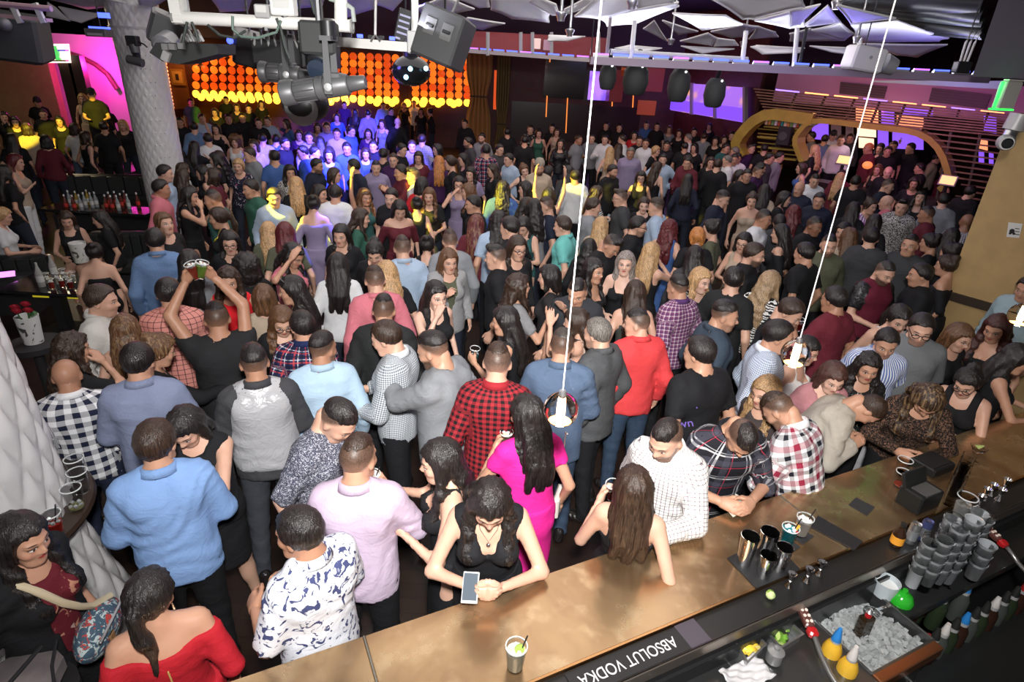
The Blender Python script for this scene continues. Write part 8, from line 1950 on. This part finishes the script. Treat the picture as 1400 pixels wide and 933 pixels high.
M('e', 1165, 370, 'm 180 capm b 2 t K d', 'man in black cap at the slatted bar')
M('e', 1120, 450, 'm 100 crop b 2 s V d', 'man in dark grey shirt at the slatted bar')
M('e', 1200, 440, 'm 90 crop b 1 s G d', 'man in grey looking right at the slatted bar')
M('e', 760, 300, 'f 180 bob d 1 f E d', 'woman with pale top in deep shade')
M('e', 215, 390, 'f 110 shortf l 1 f K d', 'fair haired woman in black looking right')
M('e', 270, 460, 'm 180 crop b 1 s L h', 'man in pale blue shirt with hand on hip')
M('e', 940, 590, 'm 170 crop b 2 t K d', 'man in black hidden behind the white tee')
M('e', 1050, 530, 'm 100 crop b 2 s U d', 'man in dark plum shirt with bowed profile')
# behind the arch
M('f', 285, 275, 'm 260 crop b 1 s G d', 'man in grey shirt inside the arch', z0=.3)
M('f', 395, 300, 'm 10 crop b 1 s D d', 'man in denim blue inside the arch', z0=.3)
M('f', 525, 305, 'm 180 crop d 1 s W d', 'man in white patterned shirt inside the arch', z0=.3, fat=1.1)
M('f', 595, 290, 'm 180 crop d 2 s V d', 'man in dark shirt beside the white patterned shirt', z0=.3)
M('f', 740, 370, 'm 250 buzz o 3 s M d', 'bald man in rust shirt behind the cord', z0=.3)
M('f', 835, 370, 'f 200 wavy b 1 f K d', 'woman in black smiling inside the arch', z0=.3)
M('f', 895, 395, 'm 180 crop b 2 t K d', 'man in black tee shirt inside the arch', z0=.3)
M('f', 1000, 310, 'm 180 crop b 2 t K d', 'man in shadow against the violet screens', z0=.3)
M('f', 1075, 370, 'm 230 crop b 1 s K d', 'man in black leaning over inside the arch', z0=.3)
M('f', 310, 385, 'f 300 wavy l 1 f K d', 'blonde woman inside the arch', z0=.3)
M('f', 1290, 450, 'm 90 crop b 1 s E d', 'man in shade at the arch end')
M('f', 1150, 530, 'm 260 crop b 2 z K j', 'man in black passing a drink')
M('f', 460, 270, 'm 180 capm b 1 s W d', 'man in dark cap inside the arch', z0=.3)
M('f', 940, 355, 'm 180 crop b 2 t K d', 'man in dark clothes behind the black tee', z0=.3)
M('f', 640, 640, 'm 10 crop b 3 t K d', 'large man in black with dark crop seen from behind', fat=1.2)
M('f', 525, 590, 'm 200 crop b 3 s M d', 'man in dark maroon left of the cord')
M('f', 1105, 650, 'f 180 bob b 2 f K d', 'woman with dark bob below the passed drink')
# left lounge, far
M('a', 120, 275, 'f 180 bob b 1 f K u', 'woman with raised arm lit bright yellow')
M('a', 35, 235, 'f 180 bob b 1 f K d', 'woman with yellow face at the left edge')
M('a', 345, 215, 'm 180 crop b 1 t K d', 'man with yellow lit head by the tan wall')
M('a', 300, 120, 'm 170 capm b 2 t K d', 'man in black cap by the tan wall')
M('a', 475, 270, 'f 190 long b 1 f K d', 'woman with yellow face right of the tan wall')
M('a', 790, 210, 'm 190 crop b 1 t K d', 'man with yellow face near the magenta alcove')
M('a', 835, 165, 'f 190 bob b 1 f K d', 'woman with yellow hair near the magenta alcove')
M('a', 830, 320, 'm 0 crop b 2 t K d', 'man in black with hand on a rail')
M('a', 600, 330, 'f 40 bob d 1 f W d', 'woman in white tank and jeans on the dark terrace', bc=(.1, .14, .22))
M('a', 690, 400, 'f 60 bob d 1 k K d', 'woman in black dress holding a napkin')
M('a', 980, 300, 'f 200 bob l 1 f K d', 'woman lit yellow beside the pillar')
M('a', 215, 330, 'f 0 bob d 2 l E d', 'woman in tan top seen from behind')
M('a', 95, 420, 'f 10 long b 2 f K d', 'woman with black hair in the dark lounge')
M('a', 370, 430, 'f 0 bob b 2 l M d', 'woman in dark red on the lounge steps')
M('a', 730, 60, 'm 180 capm b 2 t K b', 'dancer in black on a podium against magenta', z0=.5)
M('a', 660, 90, 'f 190 bob l 1 k E d', 'dancer in gold light left of the magenta podium', z0=.5)
rng = np.random.RandomState(5)
NB_LEG = NB('skin_leg', .5, 0, .4); NB_LEG.lk(NB_LEG.info().outputs['Color'], NB_LEG.b.inputs['Base Color']); MAT['skin_leg'] = NB_LEG.m
for p in PEOPLE:
    hz0 = 1.60; 
    R = rotz(-p['turn']) @ rotx(-p['nod']) @ roty(p['tilt']); piv = np.array([0, -.02, -.09]); hc = (R @ (-piv) + piv) + HC
    B = rotx(-p['lean']); hc = B @ (hc - np.array([0, 0, .95])) + np.array([0, 0, .95]); p['hz'] = (hc[2], hc[1])
    place(p, rng); p['label'] = p['lab']
seen = {}
for p in PEOPLE: seen.setdefault(p['lab'], []).append(p)
for k, v in seen.items():
    if len(v) > 1: print('DUP', k)
for i, p in enumerate(PEOPLE): build(p, i)
# ---------------------------------------------------------------- things the people hold or wear
BYKEY = {p['key']: p for p in PEOPLE if p['key']}
BYLAB = {p['lab']: p for p in PEOPLE}
def find(s): return BYKEY.get(s) or next(p for p in PEOPLE if s in p['lab'])
def world(p, loc): return p['root'].matrix_world @ Vector(loc)
bpy.context.view_layer.update()
def held_cup(who, sd, lab, liq, fill=.65, **kw):
    p = find(who); g, t_ = grip_point(p['fig'], sd); q = world(p, g); s = p['s_']
    ax = (p['root'].matrix_world.to_3x3() @ Vector(t_)).normalized(); ax = (ax + Vector((0, 0, 1.6))).normalized()
    t = thing('plastic_cup', lab, 'cup'); z = np.array(ax); x = np.cross([0, 1, 0], z); x /= np.linalg.norm(x); R = np.stack([x, np.cross(z, x), z], 1)
    t.location = q - ax * .055; cup_parts(t, liquid=liq, fill=fill, R=R, h=.115, r=.039, **kw)
held_cup('man in lilac shirt', 1, 'pale drink with black straw in the right hand of the lilac shirted man', (.55, .53, .48), .9, straw=1)
held_cup('man in lilac shirt', -1, 'clear cup in the other hand of the lilac shirted man', (.6, .6, .62), .4)
held_cup('woman in hot pink', -1, 'small glass of pale green drink held by the woman in hot pink', (.42, .45, .25), .8, straw=1)
held_cup('bare backed woman', -1, 'dark red drink held up by the bare backed woman at the bar', (.14, .03, .02), .6)
held_cup('man with raised arms', -1, 'red drink raised overhead by the man in black', (.5, .06, .03), .8)
held_cup('man with raised arms', 1, 'green drink raised overhead by the man in black', (.25, .45, .05), .8)
held_cup('man in maroon tee', -1, 'red drink held by the man in maroon tee', (.45, .03, .02), .6)
held_cup('laughing blonde woman', -1, 'yellow drink held up by the laughing blonde', (.7, .45, .08), .7)
held_cup('woman with parted hair', -1, 'iced clear drink in the hand of the woman with parted hair', (.55, .56, .55), .8)
held_cup('woman with smooth hair', -1, 'teal drink held by the woman with smooth black hair', (.02, .3, .3), .6)
# phone and notes at the bar
p = find('woman in V neck dress'); g, _ = grip_point(p['fig'], -1); q = world(p, g + np.array([.04, .01, .02])); t = thing('smart_phone', 'phone held over the brass bar by the woman in V neck dress', 'phone', tuple(q), -.5); MB().box((0, 0, 0), (.072, .14, .009), tilt=rotz(.5) @ rotx(.35), bev=.003).obj('case', flat('phone_white', (.6, .6, .6), .3), t); MB().box((0, -.002, .006), (.062, .12, .002), tilt=rotz(.5) @ rotx(.35)).obj('display', flat('phone_screen', (.04, .05, .06), .1, emit=(.5, .6, .7), es=.25), t)
p = find('man in black plaid'); g, _ = grip_point(p['fig'], 1); q = world(p, g); t = thing('bank_notes', 'folded paper notes between the hands of the man in black plaid', 'paper', tuple(q), .6)
for k in range(3): MB().box((.01 * k, .006 * k, .012 * k), (.13, .06, .002), tilt=rotz(.25 * k) @ rotx(.3)).obj('note', flat('note_paper', (.55, .54, .47), .8), t)
# handbags
p = find('woman in floral top'); M_ = p['root'].matrix_world
q = M_ @ Vector((-.06, .19, .98)); t = thing('shoulder_bag', 'teal floral shoulder bag with beige strap worn by the woman in floral top', 'bag', tuple(q), p['root'].rotation_euler.z + .25)
V_, Q_ = (lambda s: (s.ell((0, 0, 0), (.16, .075, .10), 0), s.mesh())[1])(Sdf((-.18, -.1, -.12), (.18, .1, .12), .014)); link('pouch', mk_mesh('pouch', V_, Q_), t, 'floral_bag', WHT); MB().box((0, .07, .055), (.26, .012, .012), bev=.003).obj('zip', steel, t); MB().box((.05, .076, .0), (.04, .01, .05), bev=.004).obj('patch', flat('tan_leather', (.28, .15, .06), .5), t)
iv = t.matrix_basis.inverted(); up_ = p['fig']['up']
strap = [(-.12, .02, .07)] + [tuple(iv @ (M_ @ Vector(up_(np.array([l]))[0]))) for l in ((-.09, .165, 1.10), (-.02, .17, 1.18), (.04, .165, 1.27), (.08, .115, 1.37), (.105, .05, 1.435), (.11, -.02, 1.45))]
MB().tube(strap, .016, 6).obj('strap', flat('beige_strap', (.50, .42, .28), .6), t, 60)
p = find('woman in hot pink'); q = p['root'].matrix_world @ Vector((.24, .02, .92)); t = thing('evening_purse', 'white clutch purse on a thin strap beside the hot pink dress', 'bag', tuple(q), p['root'].rotation_euler.z + .9); MB().box((0, 0, 0), (.17, .035, .14), bev=.008).obj('pouch', flat('purse_white', (.58, .55, .5), .5), t); MB().box((0, .02, .03), (.17, .008, .07), bev=.003).obj('flap', flat('purse_white', (.58, .55, .5), .5), t); MB().tube([(.08, 0, .07), (.06, .01, .3), (.0, .0, .5), (-.06, -.02, .53)], .004, 6).obj('strap', flat('strap_pale', (.6, .5, .45), .5), t, 60)
# small worn parts (children of their wearers)
def onbody(who, name, mb, mat, loc, up=True, smooth=40):
    p = find(who); f = p['fig']; o = mb.obj(name, mat, p['root'], smooth); l = f['up'](np.array([loc]))[0]; o.matrix_local = Matrix.Translation(Vector(l)) @ Matrix(f['B'].tolist()).to_4x4(); return o
def onhead(who, name, mb, mat): p = find(who); o = mb.obj(name, mat, p['root'], 40); o.matrix_local = head_local(p); return o
gold_j = flat('jewel_gold', (.65, .45, .15), .3, .3); silver_j = flat('jewel_silver', (.8, .8, .8), .15, 1.)
onbody('woman in red dress', 'zipper', MB().tube([(0, -.132, .33), (.006, -.137, .25), (-.004, -.13, .17), (.0, -.126, .1), (.0, -.124, 0)], .004, 6), gold_j, (0, 0, .95))
onhead('woman in red dress', 'earring', MB().tube([(.082, -.01, -.035), (.084, -.01, -.05), (.084, -.012, -.075)], [.003, .005, .004], 6), silver_j)
onbody('woman in V neck dress', 'necklace', MB().tube([(-.06, .03, .0), (-.04, .075, -.05), (0, .1, -.11), (.04, .075, -.05), (.06, .03, .0)], .0022, 5).sph((0, .104, -.125), .013, 8, 6), silver_j, (0, 0, 1.45))
onbody('woman with choker', 'choker', MB().lathe([(.048, 0), (.05, .0), (.05, .018), (.048, .018)], n=20, caps=False), dark, (0, -.012, 1.475))
onhead('woman with wristband', 'hair_tie', MB().lathe([(.02, 0), (.03, .0), (.03, .012), (.02, .012)], (0, -.1, .03), 12), dark)
for who, fat in (('man in sky blue shirt', 1.), ('man in lilac shirt', 1.)):
    onbody(who, 'belt', MB().lathe([(.9, -.02), (1., -.02), (1., .02), (.9, .02)], n=28, R=np.diag([.152, .112, 1.]), caps=False), flat('belt_leather', (.05, .03, .022), .45), (0, 0, .86))
# script lettering on the black tee
p = find('man in lettered tee'); f = p['fig']
for body, x, z, rot in (('ain', .03, 1.30, .5), ('own', .05, 1.16, .4), ('ons', .07, 1.03, .5)):
    me = text_mesh(body, .085, .0008); o = link('lettering', me, p['root'], flat('violet_print', (.16, .10, .42), .6)); o.matrix_local = Matrix.Translation(Vector(f['up'](np.array([[-.118 - x, -.142 + x, z]]))[0])) @ Matrix.Rotation(-math.pi / 4, 4, 'Z') @ Matrix.Rotation(math.pi / 2, 4, 'X') @ Matrix.Rotation(rot, 4, 'Z')
# sunglasses resting on hair, headscarf-like clip
try: onhead('woman with sunglasses pushed up', 'sunglasses', MB().tube([(-.07, .03, .1), (-.035, .055, .122), (0, .05, .126), (.035, .055, .122), (.07, .03, .1)], .008, 6), flat('sunglass', (.02, .02, .02), .15))
except StopIteration: pass
# beanie, caps as parts
for who in ('bearded man with grey cap',): onhead(who, 'knit_cap', MB().lathe([(.098, .0), (.10, .02), (.095, .07), (.06, .115), (.0, .13)], (0, -.012, .045), 20, np.diag([.88, 1.1, 1.]) @ rotx(.25), caps=False), flat('cap_beige', (.28, .25, .2), .9))
for who in ('man in black cap by the tan wall', 'man in black cap at the slatted bar', 'man in dark cap inside the arch', 'dancer in black on a podium'):
    onhead(who, 'cap', MB().lathe([(.092, .0), (.094, .03), (.08, .08), (.04, .105), (.0, .108)], (0, -.012, .05), 16, np.diag([.92, 1.12, 1.]), caps=False).prism([(-.06, .07, .055), (.06, .07, .055), (.045, .16, .045), (-.045, .16, .045)], (0, 0, .008)), dark)
# mobile phones held in the crowd
for who, sd, lab, es in (('woman looking down at a teal phone', -1, 'teal cased phone held by a woman looking down', 0), ('man in heather grey shirt', 1, 'dark phone of the man in heather grey shirt', 0), ('woman with glasses showing a white phone', 1, 'white cased phone shown by a woman with glasses', 0), ('woman in zebra stripes taking a photo', 1, 'phone raised by the woman in zebra stripes', 0), ('man in grey shirt checking', -1, 'small phone checked by a man in grey shirt at the back', 0)):
    p = find(who); g, _ = grip_point(p['fig'], sd); q = world(p, g); t = thing('smart_phone', lab, 'phone', tuple(q), p['root'].rotation_euler.z); c_ = {'t': (.05, .35, .33), 'w': (.65, .65, .63), 'd': (.02, .02, .02), 'p': (.03, .03, .03), 's': (.1, .1, .1)}[lab[0]]; MB().box((0, 0, .02), (.075, .01, .15), tilt=rotx(-.4), bev=.003).obj('case', flat('case_' + lab[0], c_, .35), t); MB().box((0, -.008, .02), (.066, .003, .135), tilt=rotx(-.4)).obj('display', MAT['phone_screen'], t)
# dance podium
for who in ('dancer in black on a podium',):
    p = find(who); t = thing('dance_podium', 'low dark dance podium in the magenta alcove', 'podium', (p['g'][0] - .1, p['g'][1], 0)); MB().box((0, 0, .24), (1.6, 1.1, .48), bev=.02).obj('block', dark, t); MB().box((0, 0, .49), (1.62, 1.12, .02), bev=.004).obj('top', flat('podium_top', (.08, .03, .06), .3), t)
